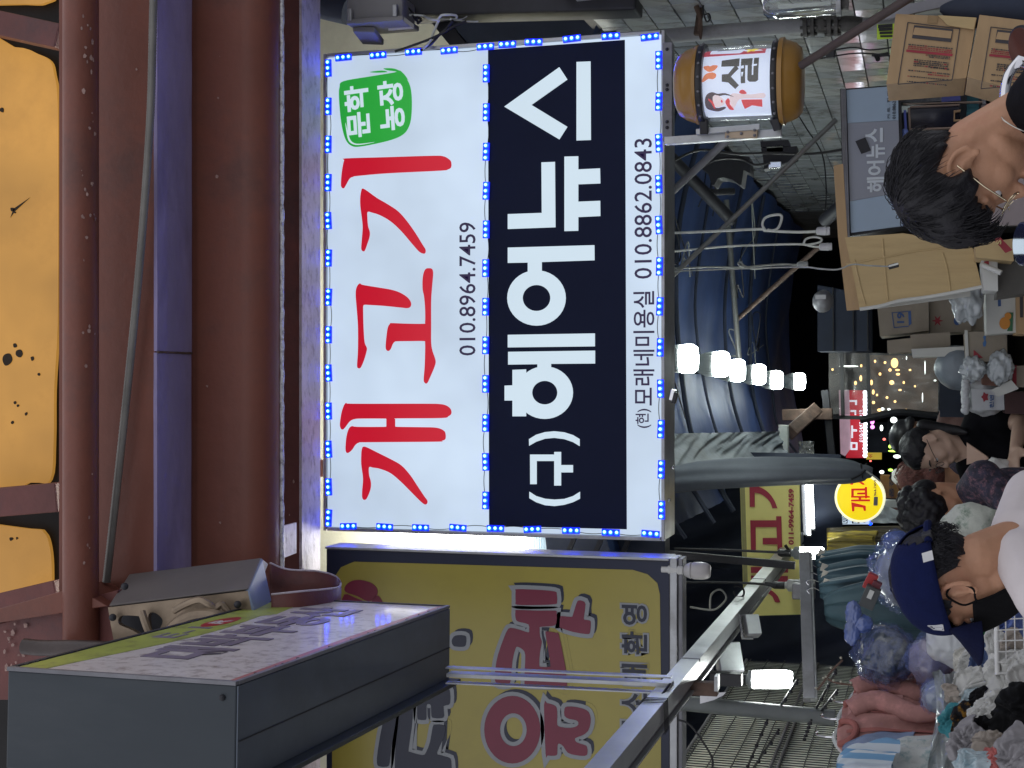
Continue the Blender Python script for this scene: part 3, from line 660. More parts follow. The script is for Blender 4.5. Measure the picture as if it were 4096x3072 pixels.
# cast-metal lamp bracket behind it
cb = T('cast_lamp_bracket', 'grey brown cast metal floodlight housing behind the projecting signboard', 'lamp housing', P(700, 2450, 4.6))
m_cast = mat('bronze_cast', (.26, .20, .14), .42, metal=.5, var=.25, scale=9, bump=.1, dirt=(.15, .10, .07), dscale=6, damt=.5)
m_lid = mat('grey_brown_lid', (.15, .135, .13), .55, var=.12, scale=4, bump=.08)
m_blid = mat('blue_grey_end', (.20, .25, .38), .5, var=.1)
L4 = lambda x, y, Y: P(*Q3((x, y))[0], Y)
q = [L4(700, 607, 4.35), L4(1612, 497, 4.35), L4(1695, 296, 4.62), L4(835, 402, 4.62)]
obj('lid', M().hexa(q, [p + V((-.035, .10, .02)) for p in q]), m_lid, cb, bev=.006)
q = [L4(1616, 497, 4.352), L4(1650, 660, 4.352), L4(1775, 640, 4.60), L4(1700, 300, 4.61)]
obj('end_plate', M().hexa(q, [p + V((-.01, .03, .045)) for p in q]), m_blid, cb, bev=.004)
cl = lambda *pts: [(P(*Q3(p)[0], 4.36).x, P(*Q3(p)[0], 4.36).z) for p in pts]
outer = cl((692, 612), (1612, 502), (1640, 655), (1640, 1000), (760, 1000), (735, 860), (712, 740))
h1 = smooth_loop(cl((775, 695), (800, 678), (895, 682), (915, 700), (950, 770), (965, 815), (930, 800), (860, 760), (800, 735), (775, 720)), 3)
h2 = smooth_loop(cl((968, 670), (1000, 660), (1040, 690), (1045, 720), (1015, 770), (990, 800), (972, 760)), 3)
h3 = smooth_loop(cl((1090, 790), (1150, 740), (1240, 700), (1340, 685), (1420, 690), (1480, 720), (1560, 690), (1600, 760), (1600, 960), (1100, 960), (1060, 860)), 3)
me = shape_mesh([outer, h1, h2, h3], .02, -.004)
place('cast_frame', me, V((0, 4.37, 0)), X_, Z_, m_cast, cb)
obj('rib', M().tube(smooth_path([L4(1130, 640, 4.33), L4(1200, 600, 4.31), L4(1290, 568, 4.30), L4(1345, 590, 4.30), L4(1395, 622, 4.31), L4(1440, 600, 4.32), L4(1490, 660, 4.33)], 6), .012, 8), m_cast, cb, smooth=True)
obj('rib', M().tube(smooth_path([L4(1060, 830, 4.32), L4(1120, 740, 4.31), L4(1200, 680, 4.30), L4(1300, 655, 4.30), L4(1400, 665, 4.30), L4(1480, 700, 4.32)], 6), .018, 8), m_cast, cb, smooth=True)
obj('rib', M().tube(smooth_path([L4(920, 650, 4.33), L4(950, 740, 4.31), L4(985, 830, 4.32)], 5), .014, 8), m_cast, cb, smooth=True)
obj('dark_inside', M().box((P(*Q3((760, 960))[0], 4.45).x, 4.45, P(*Q3((1640, 900))[0], 4.45).z), (P(*Q3((800, 640))[0], 4.45).x, 4.47, P(*Q3((740, 700))[0], 4.45).z)), m_dark, cb)
for p in ((808, 482), (730, 683), (1540, 600)):
    obj('bolt', M().ball(L4(*p, 4.335 if p[1] > 500 else 4.36), .013), m_dark, cb, smooth=True)
# vertical aluminium hanger in front of the yellow board
hg = T('aluminium_hanger', 'upright aluminium channel dropping from the projecting signboard across the yellow board', 'metal bar', P(2700, 2720, 4.5))
p0, p1 = P(1795, 2695, 4.45), P(2690, 2735, 4.45)
obj('web', M().beam(p0, p1, .012, .052, Y_), m_alu, hg, bev=.001)
for s in (-1, 1):
    sh = V((s * .025, -.016, 0))
    obj('flange', M().beam(p0 + sh, p1 + sh, .034, .004, X_), m_alu, hg)
sh = V((-.008, -.0075, 0))
obj('ridge', M().beam(p0 + sh, p1 + sh, .003, .004, Y_), m_alu, hg)
ra = T('aluminium_rail', 'long aluminium rail running away from the camera under the yellow board, lamps below it', 'rail', (-1.05, 6, 2.4))
m_rail = mat('rail_aluminium', (.40, .415, .42), .38, metal=.55, var=.12, scale=6, bump=.08, dirt=(.3, .3, .29), dscale=4, damt=.4)
zr = EYE + 9.3 * te(3215); xr = P(3215, 2132, 9.3).x
def rl(y0, y1, x0, x1, h0, h1): return M().box((x0, y0, h0), (x1, y1, h1))
r0 = P(2448, 3072, (zr - EYE) / te(2448)); ra.location = (xr, 6, zr)
yn = 3.2
obj('side_plate', rl(yn, 9.3, xr, xr + .006, zr, zr + .062), m_rail, ra)
obj('under_plate', rl(yn, 9.3, xr - .052, xr - .0005, zr + .001, zr + .006), m_rail, ra)
obj('inner_rib', rl(yn, 9.3, xr - .075, xr - .0525, zr + .012, zr + .018), m_alug, ra)
obj('side_plate', rl(yn, 9.3, xr - .082, xr - .0755, zr - .002, zr + .05), m_rail, ra)
for Yj in (4.9, 7.0):
    obj('joint_sleeve', M().box((xr - .002, Yj, zr - .003), (xr + .008, Yj + .012, zr + .064)), m_alug, ra)
tw = M()
for k in range(4):
    Yk = 4.18 + .02 * k
    tw.tube([(xr + .009, Yk, zr + .066), (xr + .009, Yk + .012, zr - .004), (xr - .086, Yk + .016, zr - .006), (xr - .086, Yk + .006, zr + .066), (xr + .009, Yk, zr + .066)], .002, 5)
kind(obj('tie_wire', tw, m_cable, ra), 'stuff')
rw = obj('rail_wire', M().tube(smooth_path([P(2530, 2960, 4.0) + V((.02, 0, 0)), P(2590, 2860, 4.15), P(2640, 2790, 4.3), P(2680, 2735, 4.42)], 5), .004, 6), m_cable, smooth=True)
tag(rw, 'thin dark wire tied along the aluminium rail near the hanger', 'wire')
sb = T('end_stub', 'short rusty square tube end poking out under the aluminium rail', 'tube', P(2820, 2750, 4.8))
obj('tube_body', M().beam(P(2650, 2745, 4.8), P(2872, 2755, 4.8), .045, .045, Y_), m_rust, sb, bev=.003)
obj('cap', M().obox(P(2868, 2730, 4.80), (.05, .05, .012)), m_alu, sb)

# ------------------------------------------------------------------ tiled side wall
XW = 1.60
tw_ = T('tiled_wall', 'pale glazed tile wall, grimy, running back on the right side', 'wall', (XW + .1, 8, 0))
obj('wall_core', M().box((XW + .010, 5.0, 0), (XW + .25, 16, 3.05)), mat('grout', (.10, .10, .10), .9, var=.3), tw_)
tms = [mat('tile_glaze_%s' % k, c, .10, var=.12, scale=3, bump=.06, bscale=8, dirt=(.16, .14, .10), dscale=5, damt=.75, coat=.4) for k, c in
       (('pale', (0.65, 0.676, 0.676)), ('grey', (0.546, 0.572, 0.585)), ('light', (0.728, 0.741, 0.728)), ('warm', (0.611, 0.611, 0.572)))]
tmesh = []
TH, TW2 = .123, .150
for m_ in tms:
    t_ = M().obox((0, 0, 0), (.010, TW2 - .006, TH - .007)); me = bpy.data.meshes.new('tile'); me.from_pydata(t_.v, [], t_.f); me.materials.append(m_); tmesh.append(me)
cells = []
for r_ in range(14):
    for c_ in range(58):
        z = 3.0 - TH * (r_ + .5); yv = 5.04 + TW2 * (c_ + .5) + (r_ % 2) * .0
        if yv > 13.5 or z < 1.25: continue
        pxw = (1536 - FPX * XW / (yv * CP + (z - EYE) * SP))
        cells.append((yv + 2.0 * max(0, -pxw / 300), yv, z, pxw))
cells.sort()
rest = M()
nt_ = 0
for k_, (_, yv, z, pxw) in enumerate(cells):
    R = Matrix.Rotation(rnd.uniform(-.03, .03), 3, 'Z') @ Matrix.Rotation(rnd.uniform(-.03, .03), 3, 'Y')
    if nt_ < 298:
        nt_ += 1
        piece('tile', rnd.choice(tmesh), tw_, (XW + .004 + rnd.uniform(-.001, .001), yv, z), R)
    else:
        rest.obox((XW + .004, yv, z), (.010, TW2 - .006, TH - .007), R)
kind(obj('tiles', rest, tms[1], tw_), 'stuff')
# pipe with flanged valve on that wall
Yp = 6.08
wp = T('grey_wall_pipe', 'grey upright pipe with bolted flange joints on the tiled wall', 'pipe', P(3300, 90, Yp))
a, b = P(2640, 150, Yp), P(3240, 98, Yp)
m_gp = mat('grey_pipe_paint', (.30, .30, .31), .5, var=.25, scale=5, bump=.15, dirt=(.12, .10, .09), dscale=5, damt=.7)
m_iron = mat('dark_iron', (.10, .095, .09), .5, metal=.5, var=.4, scale=9, bump=.3)
obj('pipe_body', M().cyl(a + Z_ * .3, b, .032, n=18), m_gp, wp, smooth=True)
for x, rr_ in ((3222, .052), (3250, .050), (3318, .05), (3345, .048)):
    c = P(x, 99, Yp); obj('flange', M().cyl(c + Z_ * .009, c - Z_ * .009, rr_, n=18), m_iron, wp, bev=.002)
    for k in range(6):
        d = V((math.cos(k * 1.047), math.sin(k * 1.047), 0)) * rr_ * .8
        obj('bolt', M().cyl(c + d + Z_ * .02, c + d - Z_ * .02, .007, n=6), m_iron, wp)
obj('valve_body', M().tube([P(x, 98, Yp) for x in (3255, 3275, 3295, 3315)], [.03, .038, .038, .03], 14), m_iron, wp, smooth=True)
obj('valve_body', M().tube([P(x, 97, Yp) for x in (3350, 3375, 3420, 3450)], [.03, .035, .035, .028], 14), m_iron, wp, smooth=True)
obj('pipe_body', M().cyl(P(3450, 97, Yp), P(4400, 90, Yp), .028, n=16), m_gp, wp, smooth=True)
hc = T('pipe_clamp', 'dark rusted clamp with a bit of wire on the grey wall pipe', 'clamp', P(2790, 100, 6.0))
obj('strap', M().obox(P(2795, 85, 6.03), (.12, .03, .025), Matrix.Rotation(.15, 3, 'Y')), m_rust, hc, bev=.004)
obj('hook', M().tube([P(2785, 25, 5.98), P(2800, 70, 5.98), P(2800, 120, 5.98), P(2803, 158, 5.98)], [.012, .010, .012, .004], 7), m_rust, hc, smooth=True)
obj('wire_knot', M().tube(smooth_path([P(2815, 60, 5.98), P(2835, 55, 5.98), P(2840, 75, 5.98), P(2825, 85, 5.98), P(2812, 40, 5.98), P(2818, 0, 5.98)], 5), .004, 5), m_cable, hc, smooth=True)
gd = T('glass_meter_dome', 'clear plastic dome over a fitting at the right edge by the pipe flange', 'plastic dome', P(3350, 10, 5.4))
m_clear = mat('clear_plastic', (.9, .95, .93), .06, trans=.92, bump=0, var=0, coat=.3)
c = P(3050, 8, 5.7); e_ = P(3352, 8, 5.7); hgt_ = c.z - e_.z
obj('dome', M().lathe([(.005, hgt_), (.03, hgt_ - .005), (.045, hgt_ - .025), (.05, hgt_ - .06), (.05, 0)], e_, 22), m_clear, gd, smooth=True)
obj('inner_plate', M().obox((e_.x - .004, e_.y + .01, e_.z + hgt_ * .45), (.018, .04, hgt_ * .7)), mat('pale_fitting', (.62, .66, .60), .3), gd)
obj('rim', M().lathe([(.055, -.012), (.055, .006)], e_, 22), m_alu, gd)
obj('base', M().lathe([(.035, -.04), (.03, -.0125)], e_, 16), m_iron, gd)
bp_ = obj('brown_diagonal_pole', M().cyl(P(3205, 262, 5.25), P(3720, -60, 4.9), .016, n=12), mat('brown_black_pipe', (.05, .032, .028), .45), smooth=True)
tag(bp_, 'dark brown pole slanting from the barber pole up past the pipe flange', 'pole')
st_ = T('neon_sticker', 'torn neon yellow sticker with black strokes on the tiles by the cartons', 'sticker', P(3540, 130, 5.9))
q_ = [P(3508, 98, 5.95), P(3508, 158, 5.95), P(3582, 152, 5.95), P(3580, 94, 5.95)]
obj('sheet', M().hexa(q_, [p + V((0, .004, 0)) for p in q_]), mat('neon_yellow', (.55, .75, .08), .6, emis=(.4, .6, .03), es=.12), st_)  # sticker given a faint glow of its own
for k in range(4):
    a = P(3512 + 3 * k, 106 + 13 * k, 5.944); obj('stroke', M().beam(a, P(3570, 102 + 14 * k, 5.944), .014 - .002 * k, .002, Y_), m_black, st_)

# ------------------------------------------------------------------ barber pole on its bracket
YB = 5.45
Bf = R_(2600, 0, .4218)
bpo = T('barber_pole', 'round lit barber pole with ochre caps, black bands and a printed lady and butterfly', 'barber pole', P(3214, 310, YB))
top, bot = P(2706, 345, YB), P(3216, 322, YB)
ax = (bot - top); HB = ax.length; axd = ax.normalized()
RB = (P(2960, 185, YB) - P(2960, 487, YB)).length / 2
side = (X_ - axd * X_.dot(axd)).normalized(); fw = axd.cross(side)       # fw points toward the camera or away
if fw.y > 0: fw = -fw
RBm = Matrix((side, -fw if False else fw.cross(side), fw)).transposed()
def axis(s): return top + axd * (HB * s)
def blathe(prof, n=36):            # prof: (radius, fraction along the axis from the top)
    m_ = M(); vs = []
    for r_, s in prof:
        for k in range(n):
            t = 2 * math.pi * k / n
            vs.append(axis(s) + side * r_ * math.cos(t) + fw * r_ * math.sin(t))
    L = len(prof)
    m_.add(vs, [(i * n + k, i * n + (k + 1) % n, (i + 1) * n + (k + 1) % n, (i + 1) * n + k) for i in range(L - 1) for k in range(n)] + [tuple(range(n))[::-1], tuple((L - 1) * n + k for k in range(n))])
    return m_
m_och = mat('ochre_plastic', (.32, .165, .030), .33, var=.08, scale=4, bump=.04, coat=.25)
obj('cap', blathe([(.2 * RB, 0), (.62 * RB, .004), (.80 * RB, .03), (.93 * RB, .09), (1.0 * RB, .155), (1.04 * RB, .165), (1.04 * RB, .19)]), m_och, bpo, smooth=True, ang=60)
obj('cap', blathe([(1.04 * RB, .815), (1.13 * RB, .82), (1.14 * RB, .855), (1.08 * RB, .86), (1.06 * RB, .88), (.98 * RB, .945), (.84 * RB, .985), (.5 * RB, .998), (.1 * RB, 1.0)]), m_och, bpo, smooth=True, ang=60)
for s in (.195, .768):
    obj('black_band', blathe([(1.055 * RB, s), (1.065 * RB, s + .004), (1.065 * RB, s + .044), (1.055 * RB, s + .048)]), m_black, bpo, smooth=True)
    bs = M()
    for k in range(9):
        t = math.pi * (k + .5) / 9
        bs.ball(axis(s + .024) + (side * math.cos(t) + fw * math.sin(t)) * 1.07 * RB, .0055, 8, 5)
    kind(obj('studs', bs, m_alug, bpo, smooth=True), 'stuff')
RI = .86 * RB
m_print = mat('pole_print_white', (.7, .75, .8), .4, var=.03, bump=0, emis=s2l((196, 208, 235)), es=.72)
obj('inner_drum', blathe([(RI, .245), (RI, .766)], 48), m_print, bpo, smooth=True)
def drum(name, loops, material, d, sub=True):      # flat print wrapped on the drum: x = angle across (rad, + to the right), y = fraction
    lp = loops
    me = shape_mesh(lp, .0004)
    # cut finer so it bends
    import bmesh
    bm_ = bmesh.new(); bm_.from_mesh(me)
    bmesh.ops.triangulate(bm_, faces=bm_.faces)
    for _ in range(2):
        ed_ = [e for e in bm_.edges if e.calc_length() > .10]
        if not ed_: break
        bmesh.ops.subdivide_edges(bm_, edges=ed_, cuts=1)
    bm_.to_mesh(me); bm_.free()
    off = wloc(bpo)
    for v_ in me.vertices:
        t = math.pi / 2 - v_.co.x; r_ = RI + d + v_.co.z
        v_.co = axis(v_.co.y) + (side * math.cos(t) + fw * math.sin(t)) * r_ - off
    me.materials.clear(); me.materials.append(material); me.name = name
    o = bpy.data.objects.new(name, me); COL.objects.link(o); o.parent = bpo
    return o
# picture (zoom) coordinates to drum coordinates
def dr(*pts):
    out = []
    for x, y in pts:
        X, Yp_ = Bf((x, y))[0]
        s = (X - 2706) / 510.0
        cyx = 345 + (322 - 345) * s
        d_ = (cyx - Yp_) / 151.0 / .88
        out.append((math.asin(max(-.985, min(.985, d_))), s))
    return out
m_pk = mat('print_black', (.03, .028, .022), .4, bump=0, emis=(.03, .026, .015), es=.7)
m_pred = mat('print_red', (.35, .01, .03), .4, bump=0, emis=s2l((150, 12, 42)), es=.8)
m_prd2 = mat('print_scarlet', (.5, .03, .03), .4, bump=0, emis=s2l((190, 40, 40)), es=.8)
m_por = mat('print_orange', (.5, .15, .05), .4, var=.4, scale=30, bump=0, emis=s2l((205, 110, 60)), es=.75)
m_pyl = mat('print_yellow', (.6, .5, .02), .4, bump=0, emis=s2l((215, 200, 30)), es=.8)
m_psk = mat('print_skin', (.6, .5, .48), .4, bump=0, emis=s2l((214, 198, 205)), es=.75)
m_phr = mat('print_hair', (.03, .02, .02), .4, bump=0, emis=(.04, .012, .02), es=.8)
drum('letter', [dr((722, 630), (888, 605), (888, 690), (840, 690), (870, 690), (885, 715), (815, 790), (825, 800), (890, 870), (855, 903), (790, 845), (730, 838), (730, 770), (790, 765), (845, 690), (722, 693))], m_pk, .001)
drum('letter', [dr((903, 612), (1068, 600), (1068, 820), (1045, 838), (985, 838), (968, 820), (968, 680), (945, 680), (948, 850), (907, 853))], m_pk, .001)
drum('letter', [dr((1010, 600), (1022, 600), (1022, 775), (1008, 775))], m_print, .002)
drum('red_panel', [dr((548, 585), (540, 540), (560, 508), (840, 478), (1118, 462), (1118, 545), (900, 560), (700, 575))], m_pred, .001)
drum('white_panel', [dr((600, 555), (605, 503), (905, 478), (920, 490), (905, 530), (880, 548))], m_print, .002)
drum('thin_mark', [dr((665, 518), (660, 508), (860, 492), (862, 498))], m_pk, .003)
drum('yellow_butterfly', [smooth_loop(dr((938, 505), (950, 490), (985, 498), (1000, 478), (1040, 490), (1045, 500), (1010, 510), (1020, 525), (985, 520), (955, 538), (945, 530), (970, 510)), 2)], m_pyl, .002)
drum('butterfly', [smooth_loop(dr((556, 690), (600, 682), (615, 690), (640, 678), (685, 680), (682, 705), (650, 735), (610, 745), (580, 730), (560, 712)), 2)], m_por, .001)
drum('butterfly', [smooth_loop(dr((545, 840), (560, 790), (590, 760), (640, 750), (675, 765), (675, 795), (645, 815), (605, 810), (570, 835)), 2)], m_por, .001)
drum('lady_hair', [smooth_loop(dr((570, 1060), (565, 1000), (590, 950), (640, 932), (690, 945), (760, 940), (840, 970), (760, 955), (700, 965), (660, 955), (640, 1000), (660, 1060), (740, 1050), (750, 1062), (680, 1085), (610, 1078)), 3)], m_phr, .001)
drum('lady_face', [smooth_loop(dr((645, 965), (690, 958), (735, 985), (752, 1010), (735, 1035), (690, 1052), (660, 1050), (640, 1010)), 3)], m_psk, .0018)
drum('lady_lips', [smooth_loop(dr((715, 1000), (725, 995), (732, 1008), (724, 1018), (716, 1012)), 2)], m_prd2, .0028)
drum('lady_lock', [smooth_loop(dr((600, 985), (640, 1010), (655, 1060), (645, 1062), (625, 1025), (600, 1000)), 2)], m_prd2, .0028)
drum('lady_body', [smooth_loop(dr((800, 965), (830, 940), (900, 945), (1000, 948), (1118, 935), (1120, 975), (1000, 980), (890, 990), (840, 1050), (810, 1060), (800, 1010)), 3)], m_psk, .001)
drum('lady_dress', [dr((905, 992), (1098, 988), (1095, 1045), (1000, 1035), (930, 1062), (915, 1030))], m_prd2, .002)
drum('lady_scarf', [smooth_loop(dr((760, 1000), (785, 980), (800, 1005), (795, 1030), (830, 1068), (790, 1070), (765, 1040), (755, 1015)), 2)], m_prd2, .002)
drum('lady_hat', [smooth_loop(dr((890, 935), (905, 912), (935, 912), (960, 940), (925, 945)), 3)], m_prd2, .0022)
m_tube = mat('clear_drum', (.95, .97, .97), .05, trans=1.0, bump=0, var=0)
tb = blathe([(RB * .985, .20), (RB * .985, .80)], 48)
tb.f = tb.f[:-2]
obj('clear_tube', tb, mat('clear_sheet', (.9, .93, .95), .04, alpha=.16, bump=0, var=0, coat=1.0), bpo, smooth=True)
# bracket: aluminium post with ears, bolted plate
bb = T('barber_pole_bracket', 'aluminium bracket with a bolted tan plate carrying the barber pole', 'bracket', P(3120, 530, 5.5))
m_tan = mat('tan_anodised', (.42, .33, .24), .45, metal=.5, var=.1)
obj('upright', M().beam(P(2660, 565, 5.5), P(3128, 533, 5.5), .03, .035, Y_), m_alu, bb, bev=.002)
obj('upright', M().beam(P(2785, 528, 5.46), P(3040, 508, 5.46), .022, .02, Y_), m_alu, bb, bev=.002)
obj('plate', M().obox(P(2965, 534, 5.46), (.038, .008, .125), Matrix.Rotation(.06, 3, 'Y')), m_tan, bb, bev=.003)
for x, y in ((2911, 527), (2911, 547), (2965, 534), (3018, 520), (3018, 541)):
    obj('screw', M().ball(P(x, y, 5.452), .0062, 8, 5), m_alug, bb, smooth=True)
obj('ear', M().beam(P(2815, 470, 5.42), P(2818, 534, 5.45), .03, .032, Z_), m_black, bb, bev=.004)
obj('ear', M().beam(P(3098, 470, 5.42), P(3112, 516, 5.45), .03, .032, Z_), m_black, bb, bev=.004)
hr = T('hinge_rail', 'slotted metal angle bolted along the lower edge of the lit sign by the barber pole', 'metal angle', P(2675, 400, 5.7))
obj('strip', M().obox(P(2672, 370, 5.68), (.40, .03, .04)), m_alug, hr, bev=.003)
for y in (197, 340, 358, 487, 510, 556):
    obj('bolt', M().ball(P(2668, y, 5.662), .007, 8, 5), m_dark, hr, smooth=True)
# electric box in the upper right corner behind the lit sign
eb = T('electric_box', 'grey clipped electric box with a small switch below, by the lit sign corner', 'electric box', P(1620, 80, 5.75))
E4 = R_(1200, 0, .3165)
pe = lambda x, y, Y: P(*E4((x, y))[0], Y)
m_eb = mat('box_grey', (.22, .215, .22), .45, var=.1, scale=4, bump=.06)
q = [pe(580, -60, 5.6), pe(580, 290, 5.6), pe(1295, 230, 5.6), pe(1295, -60, 5.6)]
obj('body', M().hexa(q, [p + V((0, .16, 0)) for p in q]), m_eb, eb, bev=.012)
q = [pe(585, 240, 5.57), pe(575, 305, 5.57), pe(1300, 258, 5.57), pe(1305, 190, 5.57)]
obj('lid_rim', M().hexa(q, [p + V((0, .2, 0)) for p in q]), m_eb, eb, bev=.006)
for x, y in ((632, 190), (1203, 135)):
    obj('latch', M().obox(pe(x, y, 5.575), (.052, .02, .02)), m_alu, eb, bev=.004)
obj('end_flange', M().hexa([pe(1295, 200, 5.58), pe(1440, 310, 5.58), pe(1440, 365, 5.58), pe(1300, 262, 5.58)], [pe(1295, 200, 5.8), pe(1440, 310, 5.8), pe(1440, 365, 5.8), pe(1300, 262, 5.8)]), m_eb, eb)
q = [pe(660, 330, 5.62), pe(665, 400, 5.62), pe(940, 410, 5.62), pe(945, 335, 5.62)]
obj('switch', M().hexa(q, [p + V((-.03, .11, 0)) for p in q]), m_eb, eb, bev=.005)
obj('paper_tag', M().hexa([pe(1112, 320, 5.68), pe(1115, 388, 5.68), pe(1440, 362, 5.68), pe(1330, 300, 5.68)], [pe(1112, 320, 5.684), pe(1115, 388, 5.684), pe(1440, 362, 5.684), pe(1330, 300, 5.684)]), mat('paper_pale', (.7, .7, .72), .7), eb)
dp = obj('dark_pipe_run', M().tube([pe(190, -20, 5.9), pe(200, 60, 5.9), pe(600, 150, 5.9)], .06, 10), m_navy, smooth=True)
tag(dp, 'dark lagged pipe behind the electric box', 'pipe')
db_ = T('dark_crossbeam', 'dark blue-black beam running sideways past the top corner of the lit sign', 'beam', pe(3000, 40, 5.85))
obj('beam_body', M().beam(pe(1310, 30, 5.85), P(2560, -20, 5.85), .16, .16, Y_), m_dark, db_, bev=.01)
obj('bar', M().beam(pe(1700, 180, 5.95), P(1960, 330, 5.95), .06, .08, Y_), m_dark, db_)
dt = T('dark_tarp_panel', 'dark navy tarp sheet hanging beside the black band corner of the lit sign', 'tarp', P(2200, 100, 6.2))
q = [P(1700, -200, 6.3), P(1700, 60, 6.3), P(1860, 215, 6.3), P(2470, 215, 6.3), P(2445, -200, 6.3)]
obj('sheet', M().add(q, [(0, 1, 2, 3, 4)]), m_navy, dt, solid=.01)
wl = [([(1380, 190), (1560, 200), (1630, 240), (1730, 250), (1765, 215), (1800, 190), (1900, 185), (1980, 200), (1960, 245), (1900, 240)], .006, m_cord),
      ([(1760, 240), (1720, 330), (1680, 430), (1640, 530), (1550, 620)], .008, m_cord),
      ([(1560, 200), (1700, 235), (1900, 248), (2100, 268), (2250, 270)], .004, m_cordg),
      ([(2100, 270), (1950, 330), (1800, 420), (1600, 510), (1350, 600), (1200, 650)], .007, m_cable),
      ([(1930, 260), (1850, 360), (1750, 450), (1650, 560), (1520, 640)], .008, m_cable),
      ([(1310, 60), (1400, 130), (1450, 200), (1500, 230), (1530, 260), (1480, 300)], .007, m_cable),
      ([(1420, 190), (1470, 260), (1530, 270), (1520, 230), (1460, 240)], .006, m_cable),
      ([(1920, 240), (2000, 245), (2060, 235), (2110, 205)], .003, m_cordg)]
names = ['pale looping wire end above the electric box', 'pale wire dropping to the top edge of the lit sign', 'long thin grey wire along the dark crossbeam', 'black cable sagging across the cream wall corner',
         'black cable bundle strand over the cream wall, next to the pale wire', 'black lead curling out of the electric box end', 'small black wire knot under the electric box end', 'frayed grey wire tip beside the dark crossbeam']
for (pts, r_, m_), lb in zip(wl, names):
    tag(obj('loose_wire', M().tube(smooth_path([pe(x, y, 5.66 + .03 * math.sin(i)) for i, (x, y) in enumerate(pts)], 6), r_ * .8, 6), m_, smooth=True), lb, 'wire', 'loose wires above the lit sign')
# ------------------------------------------------------------------ tarps, hoops and poles over the lane
bt = T('blue_tarp_roof', 'blue tarpaulin roof sagging on hoops above the row of lit bulbs', 'tarp', (.5, 9, 3.0))
def tz(x, y): return 3.10 - .022 * (y - 6) - .10 * ((x - .5) / .9) ** 2 + .012 * math.sin(y * 4.1) + .04 * noise.noise(V((x * 1.7, y * 1.3, 0))) + .02 * noise.noise(V((x * 5, y * 4, 3)))
obj('sheet', M().grid(lambda u, v: V((-.75 + 2.3 * u, 5.98 + 8.5 * v, tz(-.75 + 2.3 * u, 5.98 + 8.5 * v))), 30, 90), m_blue, bt, smooth=True, ang=180)
for k, yv in enumerate((6.9, 7.7, 8.4, 9.1, 10.2, 11.4, 12.6)):
    obj('hoop', M().tube(smooth_path([V((x, yv + .05 * math.sin(x * 3 + k), tz(x, yv) - .03 - (.35 * max(0, -.35 - x)))) for x in (1.5, 1.0, .5, 0, -.35, -.6, -.75)], 4), .010 + .003 * (k % 3), 7), m_navy, bt, smooth=True)
for k in range(12):
    x = rnd.uniform(-.5, 1.2); yv = rnd.uniform(6.6, 12)
    pts = [V((x + .09 * j * rnd.uniform(-.3, 1.2), yv + .12 * j * rnd.uniform(-1, 1.4), 0)) for j in range(6)]
    for p in pts: p.z = tz(p.x, p.y) - .02 - rnd.uniform(0, .05)
    tag(obj('dangling_string', M().tube(smooth_path(pts, 5), rnd.uniform(.003, .006), 5), rnd.choice((m_cordg, m_cable)), smooth=True), 'thin string or wire trailing under the blue tarpaulin roof', 'string', 'strings under the blue tarpaulin')
cvm = mat('grey_canvas', (.13, .15, .17), .75, var=.2, scale=3, bump=.8, bscale=7, stretch=(1, 1, .3), dirt=(.12, .13, .13), dscale=2.5, damt=.6)
cv = T('canvas_side', 'grey wrinkled canvas stretched slantwise between the bulbs and the rolled curtain', 'canvas', P(2900, 1840, 9))
def cvf(u, v):
    # u along the depth, v down
    a = P(2640 + 480 * u, 1735 - 10 * u, 7.3 + 3.2 * u); b = P(2640 + 480 * u, 1905 - 62 * u, 7.1 + 3.2 * u)
    p = a.lerp(b, v); q2 = V((u * 16 + v * 7, v * 2.2, 2)); wv = .022 * noise.noise(q2) + .012 * noise.noise(q2 * 2.3) + .02 * noise.noise(V((u * 3, v * 3, 8)))
    return p + V((0, wv * 1.5, wv - .12 * v * v))
obj('sheet', M().grid(cvf, 90, 24), cvm, cv, smooth=True, ang=180)
dbt = T('dark_tarp_wall', 'dark navy tarp with long folds hanging behind the yellow signs', 'tarp', (-1.6, 9.5, 1.5))
def dtf(u, v):
    x = -3.6 + 3.15 * u; z = (1.2 if x < -1.25 else 2.12) + 3.4 * v
    return V((x, 9.3 + .35 * math.sin(u * 3) + .06 * math.sin((x + z * .35) * 17) + .05 * noise.noise(V((x * 4, z * 2, 0))), z))
obj('sheet', M().grid(dtf, 110, 30), m_navy, dbt, smooth=True, ang=180)
cu_ = T('rolled_curtain', 'grey canvas curtain rolled into a long hanging bundle tied near the round yellow sign', 'curtain', P(3480, 1880, 6.9))
cx = [(2660, 1915, .055), (2700, 1918, .062), (2800, 1905, .066), (2950, 1896, .068), (3100, 1890, .068), (3250, 1886, .064), (3380, 1886, .055), (3440, 1888, .040), (3465, 1886, .032), (3490, 1890, .022)]
pts = smooth_path([P(x, y, 6.9) for x, y, r_ in cx], 6); rs = []
for i in range(len(cx) - 1):
    for a in range(6): rs.append(cx[i][2] + (cx[i + 1][2] - cx[i][2]) * a / 6)
rs.append(cx[-1][2])
cm_ = M().tube(pts, rs, 40)
axis_ = [p for p in pts]
nv = []
for i, q in enumerate(cm_.v):
    p = axis_[i // 40]; d = V(q) - p; a = (i % 40) / 40 * 6.28
    f_ = 1 + .10 * math.sin(3 * a + i // 40 * .12) + .06 * math.sin(7 * a - i // 40 * .09) + .08 * noise.noise(V((a * 1.3, i // 40 * .06, 5)))
    nv.append(p + d * f_)
cm_.v = nv
obj('roll', cm_, mat('curtain_canvas', (.115, .13, .15), .7, var=.15, scale=4, bump=.3, bscale=10, dirt=(.12, .13, .13), dscale=2, damt=.5), cu_, smooth=True, ang=180)
tie = M()
